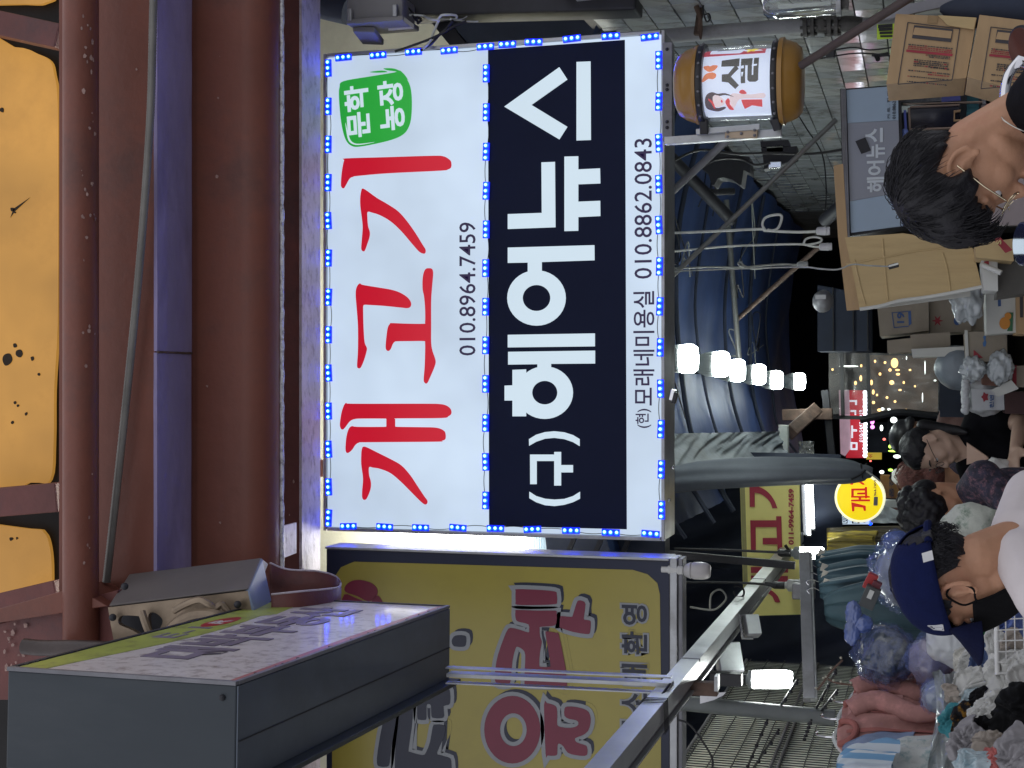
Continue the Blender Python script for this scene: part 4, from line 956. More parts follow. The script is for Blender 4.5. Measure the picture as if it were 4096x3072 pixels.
c0 = P(3465, 1886, 6.9)
tie.tube([c0 + V((.036 * math.cos(t), .036 * math.sin(t), .004 * t)) for t in [k * .5 for k in range(14)]], .005, 6)
obj('tie_cord', tie, m_black, cu_, smooth=True)
obj('cord_tail', M().tube(smooth_path([P(3462, 1880, 6.85), P(3440, 1900, 6.84), P(3405, 1918, 6.83)], 4), .005, 6), m_black, cu_, smooth=True)
obj('cord_tail', M().tube(smooth_path([P(3465, 1885, 6.85), P(3500, 1908, 6.84), P(3520, 1925, 6.83)], 4), .005, 6), m_cordg, cu_, smooth=True)
wb_ = T('white_wall_block', 'short off-white block post standing out beyond the last bulb', 'post', P(3150, 1770, 11))
q = [P(3113, 1700, 11), P(3150, 1702, 11), P(3152, 1838, 11), P(3118, 1838, 11)]
obj('block', M().hexa(q, [p + V((0, .12, 0)) for p in q]), mat('whitewash', (.48, .50, .46), .8, var=.15, scale=8), wb_, bev=.005)
obj('foot', M().obox(P(3132, 1845, 10.95), (.035, .1, .14)), m_alug, wb_, bev=.004)
rb = T('rusty_brace', 'rust-streaked steel brace and post behind the off-white block', 'brace', P(3250, 1750, 11.3))
obj('arm', M().beam(P(3160, 1730, 11.2), P(3262, 1640, 11.5), .10, .10, Y_), m_rust, rb, bev=.006)
obj('upright', M().beam(P(3130, 1660, 11.6), P(3330, 1655, 11.6), .09, .08, Y_), m_rust, rb, bev=.006)
obj('upright', M().beam(P(3300, 1560, 11.7), P(3330, 1840, 11.7), .06, .06, Y_), m_dark, rb, bev=.006)
gl = T('shiny_panel', 'crumpled shiny sheet catching the light beside the rusty brace', 'sheet', P(3240, 1790, 11.2))
obj('sheet', M().grid(lambda u, v: P(3195 + 60 * u, 1765 + 75 * v, 11.2) + V((0, .06 * noise.noise(V((u * 5, v * 5, 0))), 0)), 14, 14), mat('foil', (.6, .6, .58), .2, metal=.8), gl, solid=.004)

# bulbs in a row
m_bulb = mat('bulb_glow', (1, 1, 1), .3, bump=0, var=0, emis=(.90, 1.0, .96), es=60.0)
m_bh = mat('bulb_housing', (.30, .33, .33), .35, var=.08, bump=.05)
bl = ((2752, 1435, 6.6), (2883, 1457, 7.45), (2950, 1482, 8.6), (3036, 1498, 9.5), (3106, 1520, 10.4), (3198, 1526, 11.4))
ords = ['nearest of the six lit bulbs, half behind the edge of the lit sign', 'second lit bulb from the camera with its ribbed neck showing', 'third lit bulb of the row, its neck hidden by the second', 'fourth lit bulb of the row from the camera',
        'fifth lit bulb of the row from the camera', 'farthest and smallest of the six lit bulbs']
for (x, y, Yb), lb in zip(bl, ords):
    c = P(x, y, Yb); r_ = .068
    t = T('big_bulb', lb, 'bulb', (c.x, c.y, c.z - .05), 'lit bulbs hanging in a row')
    obj('glowing_head', M().lathe([(r_ * .3, -.046), (r_ * .8, -.042), (r_ * .98, -.025), (r_, 0), (r_ * .97, .028), (r_ * .93, .036)], c, 24), m_bulb, t, smooth=True, ang=70)
    hp = [(r_ * .90, .037), (r_ * .93, .05), (r_ * .88, .075), (r_ * .68, .11), (r_ * .40, .14), (.018, .16), (.016, .22)]
    hm_ = M().lathe(hp, c, 24)
    for k in range(24):
        a = k * 6.2832 / 24
        hm_.tube([c + V((math.cos(a) * q_[0] * 1.02, math.sin(a) * q_[0] * 1.02, q_[1])) for q_ in hp[:5]], .003, 4)
    obj('ribbed_housing', hm_, m_bh, t, smooth=True, ang=60)
    obj('socket', M().lathe([(.02, .221), (.022, .25), (.012, .28)], c, 14), m_black, t)
    obj('cord', M().tube([c + Z_ * .275, V((c.x, c.y, tz(c.x, c.y) - .03))], .004, 6), m_cable, t)

# cords with empty sockets
def cordset(pts, loop, sock, Y, label, m_, r_):
    t = T('corded_socket', label, 'lamp socket', P(sock[1], sock[2], Y), 'empty lamp sockets on cords')
    obj('cord', M().tube(smooth_path([P(x, y, Y) for x, y in pts], 6), r_, 7), m_, t, smooth=True)
    if loop: obj('cord_loop', M().tube(smooth_path([P(x, y, Y - .01) for x, y in loop], 6), r_, 7), m_, t, smooth=True)
    a, b = P(sock[0], sock[2], Y), P(sock[1], sock[2], Y); L = a.z - b.z; R = sock[3] * mpp(sock[0], Y)
    obj('socket', M().lathe([(R * .5, L), (R * .9, L * .92), (R, L * .6), (R * .98, L * .45), (R * 1.05, L * .42), (R * 1.05, L * .25), (R * .9, L * .22), (R * 1.0, L * .18), (R * .95, 0)], (b.x, b.y, b.z), 18), mat('socket_' + m_.name, tuple(c_ * 1.0 for c_ in (.58, .58, .60) if True) if m_ is m_cord else (.34, .35, .35), .4, bump=.05), t, smooth=True)
cordset([(2640, 935), (2690, 932), (2850, 925), (3045, 916), (3062, 922), (3180, 928), (3262, 926)], [(3062, 922), (3050, 900), (3058, 875), (3085, 862), (3122, 860), (3126, 880), (3112, 912), (3090, 922), (3070, 918)], (3264, 3320, 923, 17), 6.2, 'bright white cord with a big loop and an empty white socket, nearest the barber pole', m_cord, .0058)
cordset([(2640, 1010), (2690, 1006), (2900, 986), (3100, 978), (3210, 977), (3240, 984), (3275, 988)], [(3216, 978), (3222, 958), (3255, 948), (3285, 955), (3280, 968), (3245, 977), (3220, 980)], (3276, 3328, 986, 15), 6.3, 'second white cord with a small loop close above its grey socket', m_cord, .0048)
cordset([(2640, 1080), (2690, 1074), (2850, 1068), (2960, 1070), (3050, 1062), (3130, 1057), (3185, 1060)], [(2985, 1072), (2960, 1062), (2953, 1052), (2965, 1050), (2975, 1062), (3010, 1075), (3050, 1072)], (3187, 3232, 1058, 13), 6.5, 'dull grey knotted cord with a dark socket, third from the barber pole', m_cordg, .0048)
pl = T('hanging_plug', 'small black and white plug dangling on a thin cord before the plain cardboard sheet', 'plug', P(3595, 1068, 5.4))
obj('lead', M().tube(smooth_path([P(2690, 1085, 6.0), P(2960, 1075, 5.9), P(3200, 1068, 5.6), P(3280, 1075, 5.45), P(3350, 1078, 5.4), P(3410, 1058, 5.4), P(3470, 1062, 5.4), P(3553, 1066, 5.4)], 6), .003, 6), m_cordg, pl, smooth=True)
obj('plug_body', M().obox(P(3574, 1064, 5.4), (.017, .02, .038), Matrix.Rotation(-.25, 3, 'Y')), m_black, pl, bev=.003)
obj('plug_face', M().obox(P(3574, 1060, 5.39), (.007, .012, .036), Matrix.Rotation(-.25, 3, 'Y')), m_cord, pl, bev=.002)
# rods and pipes beneath the tarp
def rod(x0, y0, Ya, x1, y1, Yb, r_, m_, name, label, cat='pipe'):
    o = obj(name, M().cyl(P(x0, y0, Ya), P(x1, y1, Yb), r_, n=12), m_, smooth=True); tag(o, label, cat); return o
m_rod = mat('rod_grey', (.22, .225, .22), .5, metal=.4, var=.3, scale=9, dirt=(.12, .08, .05), dscale=9, damt=.6)
rod(2600, 850, 6.1, 2910, 558, 5.9, .016, m_alug, 'brace_rod', 'pale grey brace tube from the sign edge up to the barber pole bracket')
rod(2600, 1190, 6.3, 3345, 478, 6.3, .0115, m_rod, 'long_brace_rod', 'long thin grey rod crossing behind the white cords toward the tiles')
rod(2940, 1285, 9.6, 3290, 975, 9.0, .016, m_rust, 'rusty_rod', 'rusty rod low under the dark end of the tarp')
rod(2640, 585, 7.2, 2930, 885, 7.6, .032, m_dark, 'dark_brace_pipe', 'fat dark pipe slanting behind the brace tube near the sign edge')
rod(2905, 800, 9.0, 2960, 1480, 9.0, .018, m_rod, 'cross_pipe', 'thin pipe crossing under the blue tarp behind the cords')
rod(2820, 770, 8.2, 2935, 765, 8.3, .02, m_dark, 'short_pipe', 'short dark pipe beside the hood on the tiles')
rod(3300, 880, 7.5, 3480, 720, 7.0, .035, m_dark, 'drain_pipe', 'fat grey drain pipe slanting behind the cardboard sheet')
hd = T('metal_hood', 'dark metal rain hood with an arched lower edge on the far tiles', 'hood', P(3000, 670, 7.4))
H_ = R_(2600, 600, .4218)
lp_ = H_((520, 180), (640, 40), (960, 90), (970, 245), (905, 210), (885, 352), (860, 345), (800, 300), (720, 278), (665, 288), (630, 350), (605, 352), (575, 240), (520, 205))
obj('hood_body', shape_mesh([[(P(x, y, 7.4).x - P(3000, 670, 7.4).x, P(x, y, 7.4).z - P(3000, 670, 7.4).z) for x, y in lp_]], .16), m_dark, hd)
hd.children[0].rotation_euler = (math.pi / 2, 0, 0)
jb = T('junction_box', 'small grey junction box with cables on the tiles below the barber pole', 'junction box', P(3160, 640, 6.6))
J_ = R_(2600, 0, .4218)
for nm, l_, m_ in (('cover', ((1055, 1355), (1320, 1340), (1340, 1400), (1060, 1410)), m_dark), ('lamp_face', ((1115, 1405), (1265, 1390), (1270, 1450), (1120, 1465)), mat('pale_lamp_face', (.45, .5, .42), .4)), ('body', ((1060, 1420), (1400, 1400), (1400, 1520), (1280, 1560), (1090, 1620), (1080, 1500)), m_dark)):
    o_ = flat(nm, [J_(*l_)], 6.5, m_, jb, .08)
obj('silver_clip', M().obox(P(3100, 660, 6.42), (.03, .02, .06)), m_chrome, jb, bev=.004)
for k, (pts, lb) in enumerate(((((2700, 640), (2800, 600), (2950, 615), (3080, 612), (3250, 615), (3420, 590)), 'black cable sagging along the tiles from the sign to the cartons'),
                              (((2780, 690), (2860, 640), (2960, 635), (3020, 660), (3080, 650)), 'black cable looping over the dark hood'),
                              (((3180, 440), (3230, 520), (3290, 620), (3305, 760), (3300, 850)), 'thin black wire running down the tiles toward the hair shop sign'),
                              (((3250, 220), (3400, 190), (3480, 200), (3580, 188)), 'thin black wires strung to the neon sticker'),
                              (((3250, 240), (3400, 215), (3490, 215), (3570, 225)), 'second thin wire just under the one to the neon sticker'))):
    tag(obj('wall_cable', M().tube(smooth_path([P(x, y, 5.9 if k > 2 else 6.4) for x, y in pts], 6), .006 if k < 2 else .003, 6), m_cable, smooth=True), lb, 'cable')
br_ = T('wall_bracket', 'tiny dark bracket on the tiles under the brown pole', 'bracket', P(3325, 215, 5.8))
obj('arm', M().obox(P(3322, 218, 5.8), (.03, .03, .035)), m_black, br_, bev=.003)
br2 = T('wall_tap', 'small dark tap on the tiles left of the cartons', 'tap', P(3510, 222, 6.0))
obj('arm', M().tube([P(3488, 218, 6), P(3510, 222, 6), P(3555, 216, 6)], .008, 7), m_black, br2); obj('spout', M().tube([P(3505, 222, 6), P(3512, 238, 5.98)], .010, 7), m_black, br2)
gh = T('round_grey_hat', 'grey rounded metal cap hanging in the dark behind the cardboard sheet', 'metal cap', P(3300, 1210, 7))
obj('dome', M().ball(P(3292, 1205, 7), (.055, .055, .05), 18, 10), m_alug, gh, smooth=True)
obj('tab', M().obox(P(3282, 1188, 6.94), (.02, .01, .05)), m_alu, gh)

# ------------------------------------------------------------------ second yellow sign, tubes, round sign, lamps
Y2S = 8.4
y2 = T('hanging_yellow_sign', 'pale yellow flat signboard with crimson block letters and a phone number', 'sign', P(3205, 2200, Y2S))
m_y2 = mat('sign2_yellow', (.86, .78, .27), .5, var=.06, scale=2, bump=.02, dirt=(.45, .4, .15), dscale=1.5, damt=.4)
m_r2 = mat('sign2_crimson', (.36, .020, .050), .5, var=.06, bump=0)
flat('board', [[(2960, 1860), (3197, 1860), (3208, 2455), (2978, 2462)]], Y2S + .03, m_y2, y2, .05)
flat('edge_band', [[(2961, 1860), (2979, 1860), (2997, 2460), (2980, 2460)]], Y2S + .03, mat('sign2_olive', (.33, .31, .13), .5), y2, .056)
D_ = R_(2600, 1900, .3617)
dyy = .006
flat('letter', [smooth_loop(D_((1100, 120), (1103, 119), (1170, 122), (1230, 138), (1290, 175), (1340, 225), (1380, 290), (1400, 340), (1410, 364), (1408, 366), (1357, 367), (1354, 364), (1330, 300), (1280, 245), (1220, 207), (1163, 197), (1160, 200), (1160, 348), (1158, 352), (1107, 352), (1105, 349)), 2)], Y2S, m_r2, y2, .003, dy=dyy)
flat('letter', [D_((1110, 500), (1397, 500), (1397, 455), (1453, 455), (1465, 885), (1412, 885), (1410, 768), (1248, 765), (1248, 695), (1405, 695), (1400, 575), (1170, 575), (1172, 835), (1118, 835))], Y2S, m_r2, y2, .003, dy=dyy)
flat('letter', [D_((1116, 1015), (1528, 1015), (1528, 1078), (1350, 1080), (1350, 1112), (1526, 1116), (1526, 1190), (1118, 1190), (1118, 1110), (1300, 1112), (1300, 1080), (1118, 1082))], Y2S, m_r2, y2, .003, dy=dyy)
flat('letter', [smooth_loop(D_((1130, 1235), (1180, 1232), (1290, 1250), (1360, 1285), (1415, 1340), (1440, 1400), (1438, 1404), (1385, 1404), (1360, 1350), (1310, 1310), (1240, 1290), (1185, 1285), (1183, 1400), (1135, 1400)), 2)], Y2S, m_r2, y2, .003, dy=dyy)
ptext('phone_number', '011-9964-7459', 2600 + .3617 * 1532, 2600 + .3617 * 1592, 1900 + .3617 * 770, 1900 + .3617 * 152, Y2S, m_r2, y2, dy=dyy + .001, bold=.035)
m_tb = mat('tube_glow', (1, 1, 1), .3, bump=0, var=0, emis=(.92, 1.0, 1.0), es=14.0)
for k, (x0, x1, ya, yb) in enumerate(((3227, 3236, 1935, 2139), (3245, 3252, 1938, 2114), (3268, 3276, 1936, 2052), (3287, 3292, 1936, 2020))):
    Yt = 9.0 + .35 * k
    t = T('fluorescent_tube', ['lowest-numbered long glowing tube beside the yellow signboard, longest of four', 'second longest glowing tube of the four beside the rolled curtain', 'third of the four glowing tubes, clearly shorter than two of them', 'shortest and farthest glowing tube of the four'][k].replace('lowest-numbered long', 'longest'), 'tube lamp', P(x1, (ya + yb) / 2, Yt), 'fluorescent tubes beyond the curtain')
    obj('glass', M().cyl(P(x0 - 2, ya - 60, Yt), P(x1, yb, Yt), .0108, n=12), m_tb, t, smooth=True)
    obj('batten', M().beam(P(x0 - 14, ya - 60, Yt + .03), P(x1 - 12, yb, Yt + .03), .03, .025, Y_), m_alug, t)
    obj('end_cap', M().obox(P(x1, yb + 4, Yt), (.012, .03, .03)), m_alug, t)
# round sign
rs_ = T('round_yellow_sign', 'round glowing yellow sign with red letters, partly covered by the rolled curtain', 'sign', P(3540, 1988, 8))
cR = P(3441, 1988, 8); RR = 98 * mpp(3441, 8)
m_ry = mat('round_yellow', (.8, .65, .02), .4, var=.05, scale=5, bump=0, emis=s2l((236, 206, 10)), es=1.0, evar=.25)
m_rr = mat('round_rim', (.8, .78, .6), .4, bump=0, emis=s2l((240, 236, 200)), es=.95)
RYm = Matrix.Rotation(math.pi / 2, 3, 'X')
obj('rim', M().lathe([(RR * .9, -.05), (RR, -.045), (RR, .05), (RR * .99, .055), (RR * .9, .056)], cR, 48, RYm), m_rr, rs_, smooth=True)
obj('face', M().lathe([(RR * .905, .057), (RR * .9, .061)], cR, 48, RYm), m_ry, rs_)
m_rl = mat('round_red', (.5, .02, .01), .4, bump=0, emis=s2l((176, 26, 12)), es=.9)
Yr = cR.y - .064
K_ = R_(3300, 1900, .3617)
flat('letter', [K_((290, 300), (450, 340), (452, 395), (430, 398), (420, 360), (325, 352), (325, 402), (298, 402))], Yr, m_rl, rs_, .003)
flat('letter', [K_((288, 232), (495, 232), (495, 250), (400, 252), (400, 268), (498, 270), (498, 292), (288, 292), (288, 272), (372, 270), (372, 252), (288, 250))], Yr, m_rl, rs_, .003)
flat('letter', [K_((290, 150), (440, 148), (440, 132), (465, 132), (468, 258), (442, 258), (442, 215), (355, 215), (355, 195), (440, 192), (440, 172), (318, 172), (318, 246), (290, 246))], Yr, m_rl, rs_, .003)
flat('letter', [K_((280, 60), (380, 62), (430, 90), (440, 108), (415, 108), (380, 85), (310, 82), (310, 108), (280, 108))], Yr, m_rl, rs_, .003)
flat('letter', [K_((290, 5), (480, 5), (480, 20), (290, 20))], Yr, m_rl, rs_, .003)
ptext('phone_number', '964-7459', 3300 + .3617 * 538, 3300 + .3617 * 570, 1900 + .3617 * 232, 1900 + .3617 * 55, Yr, m_ink, rs_, dy=.002, bold=.02)
flat('grey_patch', [K_((540, 240), (585, 240), (582, 338), (535, 338))], Yr, m_alug, rs_, .003)
bs_ = T('small_led_sign', 'small white lit sign edged with blue lights, mostly hidden by the round yellow sign', 'sign', P(3490, 2080, 10.5))
flat('panel', [[(3335, 1990), (3490, 1990), (3490, 2096), (3330, 2096)]], 10.5, m_face, bs_, .05)
flat('black_band', [[(3362, 1990), (3392, 1990), (3390, 2094), (3360, 2094)]], 10.46, m_band, bs_, .004)
flat('black_band', [[(3410, 1990), (3440, 1990), (3438, 2094), (3408, 2094)]], 10.46, m_band, bs_, .004)
ptext('line', '010', 3365, 3388, 2092, 2060, 10.455, m_wl, bs_, bold=.03); ptext('line', '미용', 3412, 3436, 2092, 2050, 10.455, m_wl, bs_, bold=.03); ptext('line', '8862', 3448, 3462, 2090, 2062, 10.455, m_ink, bs_, bold=.02)
for k in range(8):
    obj('blue_lamp', M().ball(P(3339, 2094 - 13 * k, 10.44), .012, 8, 6), m_glow, bs_); obj('blue_lamp', M().ball(P(3482, 2094 - 13 * k, 10.44), .012, 8, 6), m_glow, bs_)
bs2 = T('blue_edge_sign', 'dim blue strip light seen above the round yellow sign', 'strip light', P(3335, 1960, 10.8))
flat('strip', [[(3325, 1900), (3342, 1900), (3345, 2030), (3330, 2030)]], 10.8, mat('dim_blue', (.02, .03, .3), .4, bump=0, emis=(.03, .05, .42), es=.6), bs2, .04)
# lamps under the rail
def cfl(name, label, x0, x1, y, Y, rad, lit, loops, base_x):
    t = T(name, label, 'lamp', P(x1, y, Y)); m_ = mat('cfl_lit', (1, 1, 1), .3, bump=0, var=0, emis=(.95, 1.0, .96), es=26.0) if lit else mat('cfl_glass', (.60, .62, .60), .25, bump=0, var=.05, coat=.4)
    a, b = P(x0, y, Y), P(x1, y, Y); L = a.z - b.z
    for k in range(loops):
        an = k * math.pi / loops; d = V((math.cos(an), math.sin(an), 0)) * rad * .68
        pts = [a + d, b + d + Z_ * rad * .35, b + d * .6 + Z_ * .1 * rad, b - d * .6 + Z_ * .1 * rad, b - d + Z_ * rad * .35, a - d]
        obj('glass_loop', M().tube(smooth_path([V((p.x, p.y, p.z)) for p in pts], 5), rad * .30, 8), m_, t, smooth=True)
    c = P(base_x, y, Y)
    obj('ballast', M().lathe([(rad * .95, 0), (rad, .01), (rad, (c.z - a.z) * .6), (rad * .6, (c.z - a.z) * .8), (rad * .55, (c.z - a.z))], a, 20), m_bh if lit else mat('cfl_base', (.5, .5, .48), .4), t, smooth=True)
    obj('socket', M().lathe([(rad * .6, 0), (rad * .62, .05), (rad * .4, .065)], c + Z_ * .001, 16), m_black, t, smooth=True)
    return t
t = cfl('compact_lamp', 'glowing stubby lamp where the far end of the aluminium rail meets the tubes', 3200, 3290, 2213, 7.2, .032, True, 3, 3165)
obj('stem', M().tube([P(3165, 2213, 7.2), P(3140, 2180, 7.2)], .008, 6), m_black, t)
t = cfl('compact_lamp', 'unlit white compact lamp sticking through under the aluminium rail', 3175, 3255, 2342, 7.0, .030, False, 3, 3140)
obj('stem', M().tube([P(3140, 2342, 7.0), P(3060, 2335, 7.0)], .010, 6), m_black, t)
t = cfl('compact_lamp', 'big blazing white lamp hanging beside the wire grid panels', 3010, 3160, 2718, 5.6, .036, True, 4, 2985)
obj('stem', M().tube([P(2975, 2718, 5.6), P(2850, 2735, 5.4)], .014, 8), m_black, t)
obj('junction', M().obox(P(2905, 2715, 5.42), (.05, .05, .12)), m_black, t, bev=.005)
obj('paper_flag', M().add([P(2800, 2776, 5.35), P(2812, 2775, 5.35), P(2905, 2768, 5.35), P(2892, 2782, 5.35), P(2855, 2800, 5.35), P(2800, 2815, 5.35)], [(0, 1, 2, 3, 4, 5)]), mat('paper_pale', (.7, .7, .72), .7), t, solid=.001)
def flood(x0, y0, x1, y1, Y, label):
    t = T('floodlight', label, 'floodlight', P(x1, (y0 + y1) / 2, Y))
    a, b = P(x0, y0, Y), P(x1, y1, Y)
    ce = (a + b) / 2; w_ = abs(a.x - b.x); h_ = abs(a.z - b.z)
    R = Matrix.Rotation(.45, 3, 'X') @ Matrix.Rotation(.5, 3, 'Z')
    obj('case', M().obox(ce + R @ V((0, .03, 0)), (w_, .05, h_), R), m_alug, t, bev=.006)
    for k in range(5): obj('fin', M().obox(ce + R @ V((-w_ * .35 + w_ * .17 * k, .07, 0)), (.004, .03, h_ * .8), R), m_alug, t)
    obj('glass_front', M().obox(ce + R @ V((0, .002, 0)), (w_ * .9, .004, h_ * .9), R), mat('lamp_glass', (.55, .6, .6), .1, coat=.5), t)
    obj('yoke', M().tube([ce + R @ V((-w_ * .55, .04, 0)), ce + R @ V((-w_ * .55, .04, h_ * .7)), ce + R @ V((w_ * .55, .04, h_ * .7)), ce + R @ V((w_ * .55, .04, 0))], .006, 6), m_alug, t)
flood(2872, 2560, 2975, 2690, 5.7, 'unlit grey floodlight with fins beside the big blazing lamp')
flood(2985, 2450, 3045, 2540, 6.0, 'smaller unlit floodlight tucked under the aluminium rail')
tag(obj('vertical_pole', M().cyl(P(2690, 2808, 5.45), P(3340, 2872, 5.45), .030, n=18), mat('pole_grey_green', (.13, .145, .14), .5, var=.2, scale=5), smooth=True), 'grey green round pole crossing in front of the wire grid panels', 'pole')
tag(obj('slim_dark_pole', M().beam(P(2660, 2215, 7.0), P(3180, 2262, 7.0), .036, .03, Y_), m_dark), 'slim dark post between the yellow signboard corner and the aluminium rail', 'post')
for k, (pts, lb) in enumerate(((((2700, 2195), (2900, 2200), (3080, 2208), (3160, 2212)), 'dark cable to the glowing stubby lamp'), (((2705, 2330), (2900, 2330), (3030, 2335), (3100, 2345)), 'dark cable to the unlit compact lamp'),
                              (((2840, 2440), (2845, 2380), (2880, 2358), (2905, 2390), (2880, 2425), (2845, 2440), (2760, 2428)), 'coiled grey cable loop beside the yellow signboard'),
                              (((2935, 2345), (2955, 2345), (2975, 2360), (2970, 2385), (2945, 2385), (2935, 2365)), 'small dark cable ring on the pale yellow signboard edge'),
                              (((2715, 2880), (2760, 2900), (2820, 2980), (2850, 3040), (2845, 3090)), 'thin black cable curving down from the yellow signboard rail'))):
    tag(obj('lamp_cable', M().tube(smooth_path([P(x, y, 6.4 if k != 4 else 5.4) for x, y in pts], 6), .006 if k < 2 else .0045, 6), m_cable if k != 2 else m_cordg, smooth=True), lb, 'cable')
# hanging bar with legs
cb_ = T('clothes_bar', 'horizontal grey steel bar from which the teal trousers hang', 'clothes bar', P(3220, 2450, 6.6))
obj('bar', M().beam(P(3218, 2215, 6.6), P(3238, 2800, 6.0), .032, .05, Z_), m_alug, cb_, bev=.003)
obj('bar', M().beam(P(3236, 2215, 6.6), P(3256, 2800, 6.0), .02, .03, Z_), m_alu, cb_, bev=.003)
obj('clamp', M().obox(P(3215, 2365, 6.5), (.07, .06, .10)), m_alug, cb_, bev=.006)
# wire grid panels on the left
gp_m = mat('grid_wire', (.03, .03, .035), .5, metal=.3, bump=0)
XGL = -1.62
gl_ = T('wire_grid_panel', 'black wire display grid over a pale board, between the lamp and the pink cardigans', 'display grid', (XGL, 6.6, 1.9))
obj('backing_board', M().box((XGL - .03, 5.2, 1.75), (XGL - .012, 8.4, 2.62)), mat('pale_board', (.62, .64, .56), .8, var=.2, scale=5), gl_)
for z_ in (1.78, 2.20, 2.23, 2.61):
    obj('frame_wire', M().cyl((XGL, 5.2, z_), (XGL, 8.4, z_), .008, n=6), m_alug, gl_)
gw = bpy.data.meshes.new('wire'); t_ = M().cyl((0, 0, -.42), (0, 0, .42), .0028, n=5); gw.from_pydata(t_.v, [], t_.f); gw.materials.append(gp_m)
for k in range(80):
    piece('wire', gw, gl_, (XGL, 5.2 + .04 * k, 2.19))
gw2 = bpy.data.meshes.new('cross_wire'); t_ = M().cyl((0, -1.6, 0), (0, 1.6, 0), .003, n=5); gw2.from_pydata(t_.v, [], t_.f); gw2.materials.append(gp_m)
for k in range(9):
    piece('cross_wire', gw2, gl_, (XGL + .004, 6.8, 1.80 + .098 * k))
m_hook = mat('hook_black', (.02, .02, .025), .4, metal=.4, bump=0)
for k, (x0, y0, x1, y1) in enumerate(((3190, 2720, 3105, 2850), (3345, 2680, 3240, 2880), (3350, 2760, 3265, 2870), (3070, 2880, 2995, 3055), (3115, 2920, 3015, 3070), (3245, 2880, 3222, 2945))):
    h = T('display_hook', ['thin black hook on the wire grid, nearest the blazing white lamp', 'thin black hook on the grid, reaching the pink cardigan hanger', 'thin black hook on the grid, just under the pole tip', 'long thin black hook low on the grid, inner one of a pair', 'long thin black hook low on the grid, outer one of a pair', 'shortest thin black hook at the middle of the grid'][k], 'hook', P(x1, y1, 5.2), 'display hooks on the wire grid')
    a, b = P(x0, y0, 5.15), P(x1, y1, 5.55)
    obj('arm', M().tube([a, b], .005, 6), m_hook, h)
    for j in range(5):
        p = a.lerp(b, j / 4); obj('bead', M().ball(p + V((-.012, 0, .004)), .008, 8, 5), m_hook, h)

# ------------------------------------------------------------------ hair shop front, cartons, sacks (right side)
def slab(name, loop, Y, depth, material, parent, dy=0.0): 
    lp = [(P(x, y, Y).x, P(x, y, Y).z) for x, y in loop]
    return place(name, shape_mesh([lp], depth), V((0, Y + depth / 2 - dy, 0)), X_, Z_, material, parent)
YH = 6.05
hs = T('hair_shop_sign', 'unlit blue grey shop sign with pale lettering and a stuck-on dark square', 'sign', P(3600, 640, YH))
m_hg = mat('hair_sign_grey', (.29, .31, .37), .35, var=.06, scale=3, bump=.02)
m_hb = mat('hair_sign_blue', (.36, .47, .60), .35, var=.06, scale=3, bump=.02)
m_hw = mat('hair_sign_white', (.66, .72, .78), .4, bump=0, var=.04)
slab('cabinet', [(3360, 356), (3600, 338), (3625, 905), (3375, 950)], YH, .16, m_dark, hs)
slab('panel_blue', [(3386, 362), (3592, 345), (3594, 482), (3391, 494)], YH, .01, m_hb, hs, .0105)
slab('panel_grey', [(3391, 495), (3594, 483), (3604, 770), (3400, 806)], YH, .01, m_hg, hs, .0105)
slab('panel_blue', [(3400, 807), (3604, 771), (3612, 905), (3404, 932)], YH, .01, m_hb, hs, .0105)
for k in range(3):
    obj('frame_rail', M().beam(P(3366 + 7 * k, 356, YH - .02), P(3382 + 7 * k, 948, YH - .02), .006, .02, Y_), m_alug, hs)
for ch, ya, yb in (('헤', 772, 710), ('어', 690, 632), ('뉴', 608, 545), ('스', 570, 515)):
    pass
ptext('letter', '헤', 3468, 3542, 770, 710, YH, m_hw, hs, dy=.014, bold=.03)
ptext('letter', '어', 3468, 3538, 703, 645, YH, m_hw, hs, dy=.014, bold=.03)
ptext('letter', '뉴', 3466, 3540, 634, 580, YH, m_hw, hs, dy=.014, bold=.03)
ptext('letter', '스', 3462, 3532, 572, 515, YH, m_hw, hs, dy=.014, bold=.03)
slab('dark_square', [(3422, 568), (3462, 552), (3484, 604), (3446, 618)], YH, .003, m_dark, hs, .018)
ptext('phone_number', '010.8862.0843', 3570, 3583, 478, 364, YH, m_dark, hs, dy=.014, bold=.0)
ptext('note', '커 트 . 파 마', 3548, 3561, 478, 366, YH, m_dark, hs, dy=.014)
sf = T('shop_front', 'dark cluttered shop window under the hair shop sign', 'shop front', P(3950, 640, YH + .1))
slab('back_panel', [(3592, 335), (3960, 310), (4130, 330), (4130, 905), (3620, 905)], YH + .35, .05, mat('shop_inside', (.05, .055, .07), .7, var=.5, scale=6), sf)
slab('pale_wall', [(3925, 420), (4140, 400), (4140, 900), (3925, 900)], YH + .15, .04, mat('grey_pink_wall', (.42, .36, .37), .8, var=.15, scale=4), sf)
slab('shelf_wall', [(3605, 345), (3770, 330), (3772, 408), (3605, 415)], YH + .1, .2, mat('shelf_grey', (.22, .24, .26), .6, var=.3, scale=8), sf)
slab('counter_strip', [(3600, 362), (3780, 352), (3782, 404), (3602, 410)], YH + .08, .02, mat('speckle_grey', (.12, .125, .14), .6, var=.6, scale=40), sf)
slab('blue_case', [(3768, 324), (3838, 320), (3842, 402), (3766, 408)], YH + .06, .08, mat('case_blue', (.05, .06, .26), .4), sf)
slab('white_label', [(3641, 377), (3712, 376), (3711, 389), (3641, 390)], YH + .05, .006, mat('label_white', (.62, .62, .64), .6), sf)
slab('glass_door', [(3640, 430), (3838, 420), (3842, 508), (3642, 515)], YH + .08, .02, mat('door_glass', (.012, .014, .03), .12, coat=.6, bump=0), sf)
